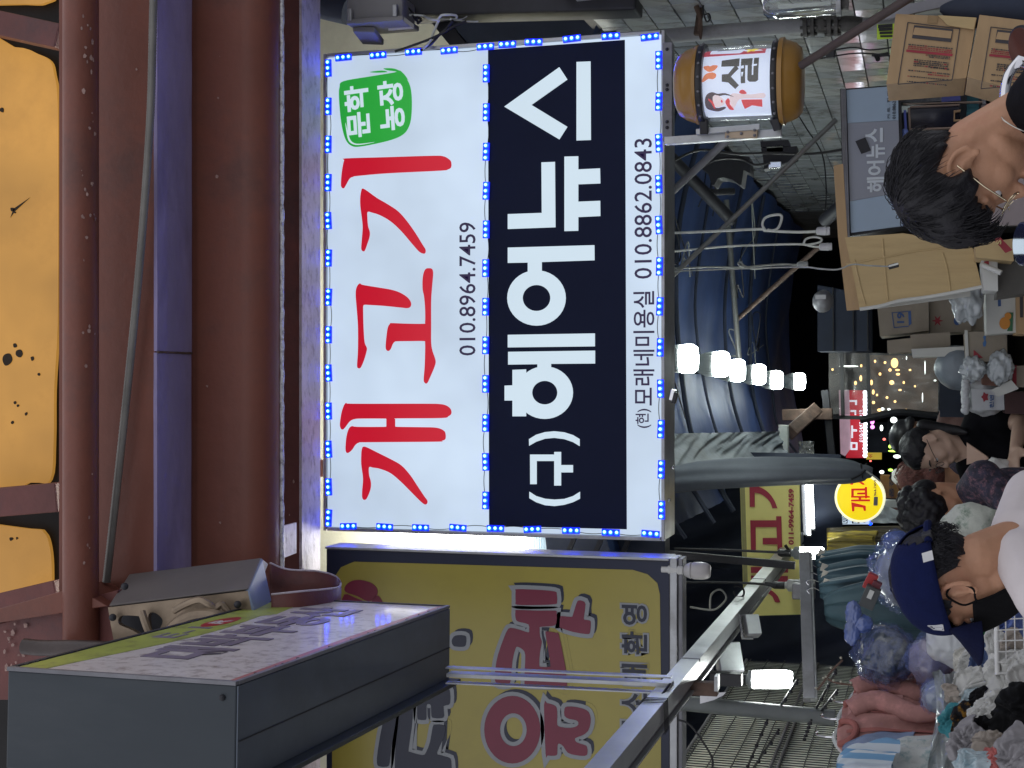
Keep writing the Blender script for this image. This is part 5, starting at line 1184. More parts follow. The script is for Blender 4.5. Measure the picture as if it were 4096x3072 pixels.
for l_ in ([(3640, 424), (3838, 416), (3838, 421), (3640, 430)], [(3632, 432), (3640, 431), (3643, 516), (3636, 516)], [(3636, 514), (3860, 506), (3860, 511), (3636, 520)], [(3612, 414), (3930, 404), (3930, 408), (3612, 418)]):
    slab('frame_strip', l_, YH + .06, .03, mat('frame_bronze', (.28, .20, .16), .5), sf)
slab('blue_edge', [(3614, 440), (3624, 440), (3628, 516), (3618, 518)], YH + .05, .02, mat('blue_trim', (.08, .12, .55), .4), sf)
slab('teal_curtain', [(3870, 330), (3915, 326), (3915, 600), (3862, 600)], YH + .12, .03, mat('teal_cloth', (.03, .12, .15), .8, var=.4, scale=10, stretch=(8, 8, 1)), sf)
for i, (p, r_) in enumerate((((3925, 330), 10), ((3942, 380), 12), ((3950, 420), 10))):
    slab('hanging_cloth', [(p[0], p[1]), (p[0] + 40, p[1] - 10), (p[0] + 38, p[1] + 90), (p[0] + 4, p[1] + 80)], YH + .1, .04, mat('drape_%d' % i, ((.25, .25, .27), (.22, .06, .09), (.30, .28, .30))[i], .8, var=.5, scale=12), sf)
slab('wood_frame', [(3815, 442), (3842, 438), (3842, 446), (3820, 449), (3820, 478), (3845, 476), (3845, 483), (3814, 484)], YH + .055, .02, mat('wood_tan', (.35, .22, .12), .6), sf)
wsn = slab('paper_notice', [(3650, 548), (3738, 538), (3745, 610), (3650, 625)], YH + .03, .006, mat('label_white', (.62, .62, .64), .6), sf)
ptext('notice_word', '수리', 3716, 3738, 612, 545, YH + .03, m_prd2, sf, dy=.008, bold=.03); ptext('notice_word', '알10', 3690, 3710, 612, 550, YH + .03, m_prd2, sf, dy=.008, bold=.03); ptext('notice_word', '무사용', 3668, 3682, 610, 552, YH + .03, m_dark, sf, dy=.008, bold=.02)
sc_ = M(); 
for k in range(14): sc_.ball(P(3620 + 2 * (k % 2), 525 + 9 * k, YH + .03), .013, 8, 5)
kind(obj('scalloped_trim', sc_, mat('trim_pale_blue', (.18, .25, .6), .5), sf), 'stuff')

m_cart = mat('carton_tan', (.40, .27, .145), .8, var=.12, scale=3, bump=.12, bscale=14, stretch=(1, 1, 4), dirt=(.26, .17, .09), dscale=2, damt=.4)
m_cart2 = mat('carton_plain', (.46, .34, .17), .8, var=.10, scale=2.5, bump=.25, bscale=10, stretch=(5, 1, .6), dirt=(.30, .21, .10), dscale=2, damt=.4)
m_carg = mat('carton_grey_brown', (.27, .235, .185), .8, var=.15, scale=4, bump=.15, dirt=(.15, .13, .10), dscale=3, damt=.4)
m_carw = mat('carton_white', (.52, .53, .50), .75, var=.1, scale=4, bump=.1)
m_pr1 = mat('carton_ink', (.055, .05, .055), .8, bump=0)
m_pr2 = mat('carton_ink_red', (.30, .035, .05), .8, bump=0)
m_pr3 = mat('carton_ink_blue', (.05, .10, .25), .8, bump=0)
def carton(loop, Y, depth, m_, label, name='carton', group=None):
    c = P(sum(p[0] for p in loop) / len(loop), sum(p[1] for p in loop) / len(loop), Y)
    t = T(name, label, 'carton' if 'sheet' not in name else 'cardboard', c, group)
    o = slab('board', loop, Y, depth, m_, t)
    md = o.modifiers.new('b', 'BEVEL'); md.width = .004; md.segments = 2; md.limit_method = 'ANGLE'
    return t
C_ = R_(3300, 0, .4218)
def printed(dx, dy_, t, Y):
    def pr(pts, m_, d=.004, nm='print'): return slab(nm, [(x + dx, y + dy_) for x, y in C_(*pts)], Y, .001, m_, t, d)
    fr_o = [(785, 215), (1278, 275), (1205, 760), (692, 800)]
    for a, b in ((0, 1), (1, 2), (2, 3), (3, 0)):
        A_, B_ = fr_o[a], fr_o[b]; d = V((B_[0] - A_[0], B_[1] - A_[1], 0)).normalized() * 4; n2 = V((-d.y, d.x, 0))
        pr([(A_[0] - n2.x, A_[1] - n2.y), (B_[0] - n2.x, B_[1] - n2.y), (B_[0] + n2.x, B_[1] + n2.y), (A_[0] + n2.x, A_[1] + n2.y)], m_pr1, .003)
    pr([(845, 240), (1215, 278), (1195, 402), (825, 362)], m_pr1, .003)
    pr([(852, 262), (1205, 298), (1192, 368), (832, 330)], m_cart, .0042)
    pr([(772, 470), (1212, 512), (1206, 536), (768, 492)], m_pr2, .003)
    tx = 0
    rows = [(835 + 6, 275, 360), (838, 292, 350), (836, 310, 355), (790, 420, 420), (788, 438, 420), (786, 455, 415), (955, 522, 230), (985, 540, 200), (845, 565, 330), (842, 583, 330), (840, 600, 330), (836, 618, 330), (1000, 640, 180), (790, 665, 395), (975, 705, 200), (782, 720, 390), (775, 770, 380)]
    dash = M(); dred = M()
    for (x, y, L) in rows:
        k = x
        while k < x + L:
            l_ = rnd.uniform(8, 26)
            p = C_((k, y + (k - x) * .10))[0]; q_ = C_((min(k + l_, x + L), y + (min(k + l_, x + L) - x) * .10))[0]
            tgt = dred if (y in (438, 455, 705) or rnd.random() < .12) else dash
            a = P(p[0] + dx, p[1] + dy_, Y - .0035); b = P(q_[0] + dx, q_[1] + dy_, Y - .0035)
            tgt.beam(a, b, rnd.uniform(.0022, .0045), .0005, Y_); k += l_ + rnd.uniform(2, 8)
    kind(obj('fine_print', dash, m_pr1, t), 'stuff'); kind(obj('fine_print', dred, m_pr2, t), 'stuff')
t = carton([(3583, 55), (3907, 72), (3865, 312), (3545, 337)], 5.0, .30, m_cart, 'big tan carton covered in fine print, whole face seen against the tiles'); printed(0, 0, t, 5.0)
slab('tape', [(3712, 62), (3752, 64), (3748, 96), (3708, 92)], 5.0, .001, mat('brown_tape', (.27, .17, .07), .3), t, .004)
slab('torn_flap', [(3752, 64), (3905, 74), (3895, 122), (3790, 104)], 5.0, .006, m_cart2, t, .012)
t = carton([(3918, 59), (4250, 100), (4220, 400), (3869, 308)], 4.95, .30, m_cart, 'second tan printed carton, cut off by the mirror and the picture edge'); printed(332, 18, t, 4.95)
t = T('dark_bundle', 'dark navy cloth bundle lying above the printed cartons', 'bundle', P(3990, 50, 5.1))
obj('cloth', M().tube(smooth_path([P(3760, 36, 5.1), P(3880, 42, 5.1), P(4000, 40, 5.1), P(4200, 50, 5.1)], 5), [.01, .02, .03, .04, .05, .055, .06, .06, .06, .06, .06, .06, .06, .06, .06, .06], 14), m_navy, t, smooth=True)
t = T('grey_strut', 'pale grey flat strut crossing above the printed cartons', 'strut', P(3700, 30, 5.15))
obj('strut_body', M().beam(P(3530, 62, 5.2), P(3900, -20, 5.1), .035, .012, Y_), m_alug, t)
t = carton([(3380, 950), (3612, 933), (3760, 955), (3890, 992), (3928, 1148), (3700, 1190), (3439, 1237), (3420, 1130)], 5.6, .012, m_cart2, 'plain tan cardboard sheet with crease lines standing behind the glasses man', 'cardboard_sheet')
for l_ in ([(3385, 1058), (3560, 1025), (3700, 1000), (3890, 985)], [(3530, 955), (3536, 1030), (3552, 1200)], [(3770, 1010), (3790, 1080), (3802, 1170)], [(3418, 1040), (3440, 1140), (3462, 1220)]):
    obj('crease', M().tube(smooth_path([P(x, y, 5.599) for x, y in l_], 5), .0035, 6), m_cart2, t, smooth=True)
obj('torn_edge', M().tube(smooth_path([P(x, y + 3 * math.sin(i * 2.3), 5.598) for i, (x, y) in enumerate([(3439, 1237), (3520, 1222), (3600, 1206), (3700, 1188), (3800, 1172), (3928, 1150)])], 6), .007, 6), m_carw, t, smooth=True)
carton([(3334, 663), (3372, 655), (3390, 950), (3450, 1237), (3387, 1242), (3352, 950)], 5.75, .02, m_cart, 'brown cardboard edge showing behind the plain sheet and the hair shop sign', 'cardboard_sheet')
carton([(3440, 1205), (3880, 1130), (3882, 1185), (3500, 1235)], 5.66, .02, m_carw, 'white backed cardboard peeping out below the plain sheet', 'cardboard_sheet')
G_ = R_(3300, 1250, .452)
t = carton([(3505, 1185), (3714, 1180), (3716, 1322), (3520, 1346)], 6.6, .35, m_carg, 'grey brown carton stamped 19 in a blue frame')
for l_ in ([(590, 0), (735, -12), (738, -6), (594, 6)], [(606, 130), (740, 118), (742, 125), (610, 138)], [(590, 0), (598, 0), (616, 136), (608, 138)]):
    slab('print', G_(*l_), 6.6, .001, m_pr3, t, .003)
ptext('number', '19', 3588, 3618, 1292, 1250, 6.6, m_pr3, t, dy=.004, bold=.02)
slab('print_band', G_((735, -12), (760, -15), (765, 100), (742, 118)), 6.6, .001, m_pr3, t, .003)
t = carton([(3716, 1175), (3880, 1160), (3886, 1325), (3720, 1336)], 6.65, .35, m_carg, 'grey brown carton with a red star leaf and a blue oval mark')
slab('red_leaf', [(3750 + (24 if k % 2 == 0 else 9) * math.cos(k * math.pi / 6), 1283 + (24 if k % 2 == 0 else 9) * math.sin(k * math.pi / 6)) for k in range(12)], 6.65, .001, m_pr2, t, .003)
slab('blue_oval', [(3828 + 13 * math.cos(k * .4), 1284 + 17 * math.sin(k * .4)) for k in range(16)], 6.65, .001, m_pr3, t, .003)
t = carton([(3878, 1150), (3945, 1140), (3948, 1320), (3884, 1325)], 6.7, .3, m_carg, 'narrow plain carton squeezed between the leaf carton and the fruit box')
t = carton([(3641, 1340), (3800, 1328), (3802, 1388), (3645, 1396)], 6.5, .3, m_carg, 'flat grey carton under the leaf carton')
t = carton([(3548, 1362), (3643, 1352), (3645, 1408), (3550, 1412)], 6.55, .3, m_carg, 'flat dark carton at the left end, under the carton stamped 19')
t = carton([(3645, 1396), (3862, 1385), (3862, 1425), (3650, 1428)], 6.45, .25, m_carw, 'long white edged tray under the flat cartons')
t = carton([(3860, 1328), (4027, 1326), (4030, 1448), (3866, 1444)], 6.2, .3, m_carg, 'grey carton with a red triangle and a blue figure mark')
slab('red_triangle', G_((1315, 330), (1400, 402), (1315, 402)), 6.2, .001, m_pr2, t, .003)
slab('blue_figure', G_((1398, 215), (1410, 205), (1425, 210), (1420, 245), (1428, 265), (1420, 300), (1402, 302), (1396, 270), (1410, 250)), 6.2, .001, mat('carton_blue', (.06, .16, .36), .7, bump=0), t, .003)
slab('white_side', [(3858, 1320), (3870, 1322), (3876, 1446), (3862, 1448)], 6.2, .01, m_carw, t, .008)
t = carton([(3943, 1160), (4062, 1150), (4064, 1330), (3946, 1338)], 6.0, .25, m_carw, 'white fruit box with an orange fruit picture and a green band')
m_orf = mat('fruit_orange', (.55, .22, .03), .6, var=.1, bump=0)
slab('green_band', G_((1620, 0), (1665, 0), (1660, 165), (1610, 165), (1625, 120)), 6.0, .001, mat('print_green', (.03, .13, .06), .6, bump=0), t, .003)
slab('orange_fruit', [(x + 0, y) for x, y in ell(G_, 1590, 95, 48, 55, 20)], 6.0, .001, m_orf, t, .0045); slab('orange_fruit', ell(G_, 1618, 32, 30, 32, 18), 6.0, .001, m_orf, t, .0055)
slab('text_block', [(3990, 1180), (4003, 1179), (4004, 1225), (3992, 1226)], 6.0, .001, m_pr3, t, .003)
t = carton([(4064, 1160), (4190, 1160), (4190, 1340), (4066, 1335)], 5.95, .25, m_cart, 'tan carton with a black strip beside the fruit box')
slab('black_strip', [(4078, 1180), (4092, 1180), (4092, 1270), (4080, 1270)], 5.95, .001, m_pr1, t, .003)
carton([(3900, 975), (4050, 955), (4055, 1045), (3905, 1030)], 5.4, .2, m_cart2, 'tan carton under the red labelled board, behind the round mirror')
t = T('red_label_strip', 'red paper strip with yellow letters laid over the tan carton', 'label', P(4005, 975, 5.3))
slab('strip', [(3975, 958), (4000, 948), (4050, 1000), (4022, 1012)], 5.35, .003, m_pr2, t)
ptext('letters', 'S', 3985, 4005, 978, 960, 5.345, mat('print_gold', (.55, .45, .2), .6, bump=0), t, bold=.03)
t = carton([(3925, 1038), (3990, 1035), (3992, 1165), (3935, 1160)], 5.5, .2, m_carw, 'white carton with a red mark left of the dark box')
slab('red_mark', [(3936, 1046), (3955, 1044), (3956, 1060), (3938, 1062)], 5.5, .001, m_pr2, t, .003)
carton([(3992, 1035), (4200, 1040), (4200, 1160), (3985, 1190)], 5.55, .2, mat('carton_dark', (.09, .085, .075), .8), 'dark brown carton with a white tube across it')
tag(obj('white_tube', M().cyl(P(3930, 1060, 5.45), P(4005, 1092, 5.43), .010, n=10), m_carw, smooth=True), 'short white cardboard tube leaning on the dark brown carton', 'tube')
# sacks and tub
def lump(name, c, size, material, parent=None, seed=0, amp=.18, fr=2.2, ridge=.35, nu=56, nv=38, flatb=.0, R=None):
    m_ = M(); sd = V((seed * 3.7, seed * 1.3, seed * 5.1)); vs = []; RA = Matrix.Rotation(seed * 1.9, 3, 'Y') @ Matrix.Rotation(seed * 2.7, 3, 'X'); RB = Matrix.Rotation(seed * 3.1 + 1, 3, 'Z') @ Matrix.Rotation(1.1 + seed, 3, 'Y')
    for j in range(nv + 1):
        th = math.pi * j / nv
        for i in range(nu):
            a = 2 * math.pi * i / nu
            d = V((math.sin(th) * math.cos(a), math.sin(th) * math.sin(a), math.cos(th)))
            n1 = noise.noise(d * fr * .8 + sd); wq = noise.noise_vector(d * 1.6 + sd) * .75; g = RA @ d + wq
            g1 = V((g.x * .6, g.y * 2.4, g.z * 1.1)); g2 = RB @ g; g2 = V((g2.x * .7, g2.y * 2.6, g2.z))
            n2 = (1 - min(1, abs(noise.noise(g1 * fr * .55 + sd * 1.7)) * 1.9)) ** 1.6; n3 = (1 - min(1, abs(noise.noise(g2 * fr * .95 + sd)) * 1.9)) ** 2
            r_ = 1 + amp * (n1 * 1.4 + ridge * (n2 * 1.0 + n3 * .45 - .5) * 1.3)
            q = V((d.x * size[0], d.y * size[1], d.z * size[2])) * r_
            if flatb and q.z < -flatb * size[2]: q.z = -flatb * size[2]
            vs.append(V(c) + (R @ q if R else q))
    fs = [(j * nu + i, (j + 1) * nu + i, (j + 1) * nu + (i + 1) % nu, j * nu + (i + 1) % nu) for j in range(nv) for i in range(nu)]
    m_.add(vs, fs)
    return obj(name, m_, material, parent, smooth=True, ang=180)
m_sack = mat('white_sack', (.50, .52, .54), .5, var=.15, scale=6, bump=.4, bscale=16)
t = T('printed_sack', 'white frilled plastic sack printed with a red flower and dark letters', 'sack', P(4020, 1590, 6.4))
lump('sack_body', P(3940, 1590, 6.45), (.075, .07, .10), m_sack, t, 3, .10, 3)
slab('front_panel', [(3885, 1555), (4015, 1560), (4018, 1640), (3890, 1640)], 6.36, .004, m_sack, t)
slab('flower', [(3940 + (16 if k % 2 else 10) * math.cos(k * .628), 1588 + (22 if k % 2 else 13) * math.sin(k * .628)) for k in range(10)], 6.355, .002, m_pr2, t)
ptext('words', '천연', 3958, 3975, 1632, 1580, 6.353, m_pr3, t, bold=.03)
fm = M()
for k in range(24): fm.ball(P(3862 + 8 * noise.noise(V((k * .7, 0, 0))), 1520 + 5.5 * k, 6.38) , .012 + .006 * rnd.random(), 8, 6)
kind(obj('frill', fm, m_sack, t, smooth=True), 'stuff')
t = T('grey_tub', 'grey rounded plastic tub above the printed sack', 'tub', P(3840, 1470, 6.5))
lump('tub_body', P(3835, 1470, 6.5), (.10, .08, .10), mat('tub_grey', (.16, .19, .22), .4), t, 5, .05, 1.5)
t = carton([(3925, 1452), (3992, 1450), (3994, 1545), (3930, 1540)], 6.3, .2, mat('carton_rose', (.20, .10, .075), .8), 'rose brown carton between the tub and the printed sack')
t = carton([(3995, 1465), (4190, 1460), (4190, 1550), (4000, 1548)], 6.25, .2, m_carg, 'grey carton with a red band by the picture edge above the sack')
slab('red_band', [(4050, 1462), (4066, 1461), (4066, 1549), (4050, 1549)], 6.25, .001, m_pr2, t, .003)
t = carton([(4020, 1570), (4200, 1560), (4200, 1660), (4020, 1655)], 6.35, .2, mat('carton_maroon', (.07, .035, .035), .8), 'dark maroon carton right below the printed sack')
t = T('white_card', 'loose pale card lying on the stacked cartons near the sack', 'card', P(4000, 1555, 6.2))
slab('card', [(3965, 1560), (4045, 1520), (4075, 1555), (3992, 1588)], 6.2, .003, m_carw, t)
for k, (x, y, sx, sy, sz) in enumerate(((3870, 1195, .09, .05, .06), (3895, 1475, .05, .05, .05), (4000, 1470, .07, .04, .05))):
    t = T('clear_bag', ['crumpled clear bag below the plain cardboard sheet', 'crumpled clear bag against the grey tub', 'shiny foil bag on the red triangle carton'][k], 'plastic bag', P(x, y, 5.9))
    lump('film', P(x, y, 5.9 + .3 * (k > 0)), (sx, sy, sz), mat('clear_film', (.40, .44, .46), .12, bump=.6, bscale=20, coat=.8), t, 20 + k, .25, 3)
t = T('dark_board', 'tall navy board standing between the plastic curtain and the sack', 'board', P(3800, 1545, 6.9))
slab('board', [(3756, 1425), (3858, 1420), (3880, 1670), (3760, 1668)], 7.2, .05, m_navy, t)
t = T('dark_cabinet', 'dark shuttered cabinet with shelves behind the stacked cartons', 'cabinet', P(3380, 1280, 9))
slab('body', [(3270, 1140), (3480, 1180), (3480, 1405), (3270, 1405)], 8.6, .4, m_navy, t)
for x in (3330, 3410, 3468): slab('shelf', [(x, 1150), (x + 5, 1150), (x + 6, 1405), (x + 1, 1405)], 8.6, .02, m_dark, t, .03)

# ------------------------------------------------------------------ far end: clear curtain, red sign, city lights
pcn = T('plastic_curtain', 'scuffed clear plastic curtain in a dark frame with lights shining through', 'plastic curtain', P(3755, 1630, 12))
m_film = mat('curtain_film', (.55, .52, .50), .25, alpha=.30, bump=.5, bscale=3, coat=.3)
obj('film', M().grid(lambda u, v: P(3315 + 440 * u, 1412 + 245 * v, 12) + V((0, .05 * noise.noise(V((u * 6, v * 6, 0))), 0)), 30, 24), m_film, pcn, smooth=True)
for l_ in ([(3366, 1412), (3372, 1668)], [(3471, 1408), (3478, 1668)], [(3315, 1668), (3480, 1672)]):
    obj('frame_bar', M().beam(P(*l_[0], 11.9), P(*l_[1], 11.9), .03, .03, Y_), m_black, pcn)
obj('cable_bundle', M().tube(smooth_path([P(x, y, 11.8) for x, y in ((3440, 1680), (3500, 1668), (3580, 1652), (3640, 1652), (3700, 1660), (3760, 1664))], 5), .03, 8), m_black, pcn, smooth=True)
rsn = T('red_shop_sign', 'red shop sign with white letters and white bead lights far down the lane', 'sign', P(3462, 1700, 15))
m_rs = mat('far_red', (.4, .02, .03), .5, bump=0, emis=s2l((152, 22, 36)), es=.8)
m_fw = mat('far_white', (.7, .7, .75), .5, bump=0, emis=s2l((220, 220, 232)), es=1.0)
m_fp = mat('far_pink', (.6, .45, .5), .6, bump=0, emis=s2l((158, 128, 142)), es=.7)
slab('red_panel', [(3398, 1560), (3458, 1562), (3460, 1832), (3384, 1832)], 15, .1, m_rs, rsn)
slab('pale_panel', [(3355, 1560), (3396, 1560), (3400, 1700), (3405, 1790), (3380, 1825), (3362, 1815)], 14.9, .05, m_fp, rsn)
for l_ in ([(3402, 1770), (3432, 1770), (3432, 1800), (3402, 1800)], [(3408, 1775), (3426, 1775), (3426, 1795), (3408, 1795)]): pass
flat('letter', [[(3402, 1768), (3430, 1770), (3430, 1800), (3402, 1800)], [(3409, 1776), (3423, 1776), (3423, 1793), (3409, 1793)]], 14.88, m_fw, rsn)
flat('letter', [[(3405, 1702), (3412, 1702), (3412, 1716), (3428, 1718), (3428, 1726), (3412, 1726), (3412, 1752), (3405, 1752)]], 14.88, m_fw, rsn)
flat('letter', [[(3402, 1640), (3425, 1640), (3425, 1660), (3418, 1660), (3418, 1648), (3402, 1648)], [(3398, 1600), (3428, 1600), (3428, 1620), (3420, 1620), (3420, 1608), (3398, 1608)]], 14.88, m_fw, rsn)
ptext('phone_number', '010-5447-1019', 3437, 3450, 1768, 1640, 14.88, m_fw, rsn, bold=.01)
for k in range(19):
    obj('bead_light', M().ball(P(3460 + 1 * (k % 2), 1570 + 14 * k, 14.86), .022, 8, 6), mat('bead_glow', (1, 1, 1), .3, bump=0, var=0, emis=(.85, .88, 1), es=4.0), rsn)
FL = [('warm', (1.0, .62, .22), [(3578, 1452, 14, 20), (3560, 1480, 6, 6), (3592, 1497, 8, 5), (3567, 1530, 9, 9), (3520, 1496, 5, 6), (3486, 1530, 5, 11), (3443, 1513, 5, 12), (3493, 1568, 5, 10), (3494, 1610, 6, 6), (3517, 1640, 8, 6), (3580, 1606, 5, 5), (3330, 1478, 4, 5), (3600, 1560, 6, 4), (3548, 1590, 5, 5), (3615, 1530, 4, 6), (3640, 1480, 5, 4), (3508, 1580, 4, 5), (3660, 1545, 4, 4), (3540, 1450, 5, 5), (3625, 1640, 4, 5), (3500, 1445, 4, 6), (3590, 1480, 9, 4), (3445, 1463, 4, 6), (3422, 1532, 5, 8)]),
      ('white', (.9, 1.0, .95), [(3690, 1590, 2, 20), (3700, 1470, 2, 28), (3395, 1465, 38, 3), (3530, 1636, 7, 6), (3556, 1638, 6, 5), (3575, 1680, 13, 12), (3526, 1712, 6, 12), (3588, 1826, 14, 7), (3527, 1888, 9, 7), (3740, 1522, 5, 3), (3626, 1432, 2, 8)]),
      ('green', (.55, 1.0, .12), [(3600, 1786, 30, 5), (3577, 1804, 24, 4), (3560, 1786, 6, 7), (3562, 1880, 9, 5)]),
      ('magenta', (1.0, .25, .9), [(3489, 1684, 8, 14), (3490, 1708, 8, 8)]), ('red', (1.0, .15, .12), [(3537, 1757, 6, 5), (3482, 1844, 4, 3)])]
for cn, c_, lst in FL:
    m_ = mat('far_glow_' + cn, c_, .4, bump=0, var=0, emis=c_, es=3.2)
    for (x, y, rx, ry) in lst:
        Yf = rnd.uniform(17, 24); s = mpp(x, Yf)
        o_ = obj('far_light', M().ball((0, 0, 0), (ry * s, .05, rx * s), 12, 8), m_, smooth=True); o_.location = P(x, y, Yf)
        tag(o_, 'small blurred %s light far down the lane' % cn, 'light', 'far %s lights down the lane' % cn)
ysn = T('far_yellow_sign', 'small yellow lit sign low beyond the red shop sign', 'sign', P(3500, 1820, 17))
slab('panel', [(3465, 1812), (3526, 1812), (3526, 1838), (3465, 1838)], 17, .1, mat('far_yellow', (.6, .5, .1), .5, bump=0, emis=s2l((190, 165, 60)), es=.8), ysn)
ptext('letter', '쉬', 3475, 3490, 1832, 1818, 16.95, m_rs, ysn, bold=.02)
for i, (l_, c_) in enumerate((([(3468, 1690), (3550, 1690), (3550, 1810), (3466, 1810)], (.03, .04, .05)), ([(3550, 1680), (3640, 1690), (3640, 1775), (3552, 1760)], (.05, .06, .06)), ([(3480, 1420), (3755, 1425), (3750, 1660), (3480, 1660)], (.10, .075, .055)), ([(3520, 1900), (3600, 1905), (3600, 1995), (3522, 1990)], (.30, .14, .03)), ([(3530, 2000), (3620, 2005), (3625, 2030), (3535, 2030)], (.35, .36, .35)), ([(3560, 2010), (3625, 2010), (3625, 2070), (3545, 2050)], (.12, .05, .03)))):
    t = T('far_shopfront', ['dark far shopfront under the red sign', 'grey green far shopfront beside the green lights', 'brown shop interior panel given a hazy glow, behind the plastic curtain', 'orange hand-lettered board by the round yellow sign', 'pale plastic wrap below the orange board', 'dark reddish stall back by the curly haired man'][i], 'shop front' if i < 3 else 'board', P(l_[0][0], l_[0][1], 18))
    Yq = (24.5, 24.6, 25, 10.5, 10, 10.8)[i]
    slab('panel', l_, Yq, .1, mat('far_%d' % i, c_, .7, var=.5, scale=3, emis=(.16, .115, .085) if i == 2 else ((.012, .014, .02) if i < 2 else None), es=.55, evar=.8), t)  # first three panels glow faintly, standing in for lit shop interiors
    if i == 3: ptext('letters', '품점', 3556, 3574, 1990, 1910, 10.49, m_pr1, t, bold=.02)
wsh = T('white_umbrella_top', 'pale grey plastic cover sloping down beside the round yellow sign', 'cover', P(3580, 2060, 9.5))
obj('sheet', M().grid(lambda u, v: P(3480 + 185 * u, 2092 - (92 - 70 * u) * (1 - v), 9.6) + V((0, .04 * noise.noise(V((u * 5, v * 3, 0))), 0)), 20, 8), mat('cover_pale', (.42, .46, .48), .3), wsh, smooth=True, solid=.003)
wl_ = T('white_lampshade', 'small white lampshade over the heads, left of the woman', 'lampshade', P(3600, 1905, 9))
obj('shade', M().lathe([(.055, -.015), (.052, .015), (.035, .038), (.012, .05)], P(3598, 1905, 9), 20, Matrix.Rotation(.2, 3, 'Y')), mat('shade_white', (.6, .6, .57), .5, emis=(.6, .62, .55), es=.25), wl_, smooth=True)
obj('holder', M().tube([P(3580, 1905, 9), P(3560, 1900, 9)], .02, 8), m_black, wl_)
# ------------------------------------------------------------------ people
def bake(o):
    dg = bpy.context.evaluated_depsgraph_get()
    me = bpy.data.meshes.new_from_object(o.evaluated_get(dg))
    o.modifiers.clear(); old = o.data; o.data = me
    bpy.data.meshes.remove(old)
    me.polygons.foreach_set('use_smooth', [True] * len(me.polygons))
    return o
def blob(name, m, voxel, material, parent, it=6):
    o = obj(name, m, None, parent)
    md = o.modifiers.new('r', 'REMESH'); md.mode = 'VOXEL'; md.voxel_size = voxel
    if it:
        md = o.modifiers.new('s', 'SMOOTH'); md.factor = .5; md.iterations = it
    bake(o); o.data.materials.clear(); o.data.materials.append(material)
    return o
def cap(m, p0, p1, r0, r1=None, n=12):
    r1 = r0 if r1 is None else r1
    p0, p1 = V(p0), V(p1)
    if (p1 - p0).length > 1e-5: m.tube([p0, p1], [r0, r1], n)
    m.ball(p0, r0, n, 8); m.ball(p1, r1, n, 8)
def hand(m, w, d, palm, curl=.5, s=1.0):
    w, d, palm = V(w), V(d).normalized(), V(palm).normalized()
    sd = d.cross(palm).normalized()
    for k, ln in enumerate((.072, .082, .076, .060)):
        a = w + sd * (.03 - .02 * k) * s + d * .085 * s
        cap(m, w + sd * (.018 - .012 * k) * s, a, .014 * s, .010 * s, 8)
        d1 = (d + palm * curl * .6).normalized(); b = a + d1 * ln * .45 * s
        d2 = (d + palm * curl * 1.7).normalized(); c = b + d2 * ln * .38 * s
        cap(m, a, b, .0095 * s, .0085 * s, 8); cap(m, b, c, .0085 * s, .007 * s, 8)
    t0 = w + sd * .028 * s + d * .02 * s; t1 = t0 + (sd * .8 + d * .7 + palm * .3).normalized() * .042 * s; t2 = t1 + (d + palm * .5).normalized() * .032 * s
    cap(m, t0, t1, .013 * s, .011 * s, 8); cap(m, t1, t2, .010 * s, .008 * s, 8)
def head_frame(fwd, roll=0.0):
    f = V(fwd).normalized(); up = V((0, 0, 1)); up = (up - f * up.dot(f)).normalized(); l = up.cross(f)
    if roll: R = Matrix.Rotation(roll, 3, f); up = R @ up; l = R @ l
    return Matrix((f, l, up)).transposed()
def head_caps(m, c, R, s=1.0, fem=False):
    L = lambda *p: V(c) + R @ (V(p) * s)
    el = lambda p, r: m.ball(L(*p), V(r) * s, 22, 14, R)
    el((-.012, 0, .032), (.094, .074, .092)); el((.022, 0, -.012), (.070, .062, .085)); el((.034, 0, -.062), (.052, .052, .050))
    el((.058, 0, -.092), (.028, .030, .022)); el((.02, 0, -.075), (.05, .055, .03))
    cap(m, L(.082, 0, .004), L(.105, 0, -.034), .009 * s, .013 * s, 8)
    for q in (-1, 1):
        el((.098, .010 * q, -.038), (.010, .008, .008)); el((.050, .034 * q, -.030), (.032, .024, .030))
        cap(m, L(.083, .014 * q, .028), L(.066, .05 * q, .028), .010 * s, .010 * s, 8)
        # ear: plate and rim
        e0 = (-.012, .072 * q, -.004)
        el(e0, (.018, .0045, .030))
        rim = [L(e0[0] + .004 - .020 * math.sin(t) - .004, (.077 + .006 * math.sin(t)) * q, .002 + .031 * math.cos(t)) for t in [k * .36 for k in range(-1, 9)]]
        m.tube(rim, [.0062 * s] * 10, 7); m.tube([L(-.004, .0765 * q, .012), L(-.010, .0785 * q, .002), L(-.006, .078 * q, -.016)], [.0042 * s] * 3, 6)
        m.ball(L(-.004, .076 * q, -.030), .0085 * s, 8, 6)
    el((.089, 0, -.062), (.012, .022, .0065)); el((.087, 0, -.073), (.012, .019, .007))
    return L
m_skin = mat('skin_tan', (.45, .235, .138), .55, var=.14, scale=9, bump=.14, bscale=110, dirt=(.46, .19, .12), dscale=14, damt=.5)
m_skin2 = mat('skin_light', (.55, .37, .28), .5, var=.08, scale=5, bump=.06, bscale=60)
m_skin3 = mat('skin_dark', (.30, .16, .10), .5, var=.1, scale=5, bump=.06)
m_hair = mat('hair_black', (.0075, .007, .010), .5, var=.4, scale=40, bump=.3, bscale=120, spec=.35, stretch=(1, 1, 1))
m_hairr = mat('hair_red_brown', (.16, .055, .045), .55, var=.5, scale=60, bump=.8, bscale=120)
m_eye = mat('eye_white', (.6, .6, .6), .2, bump=0); m_iris = mat('eye_iris', (.02, .012, .01), .15, bump=0)
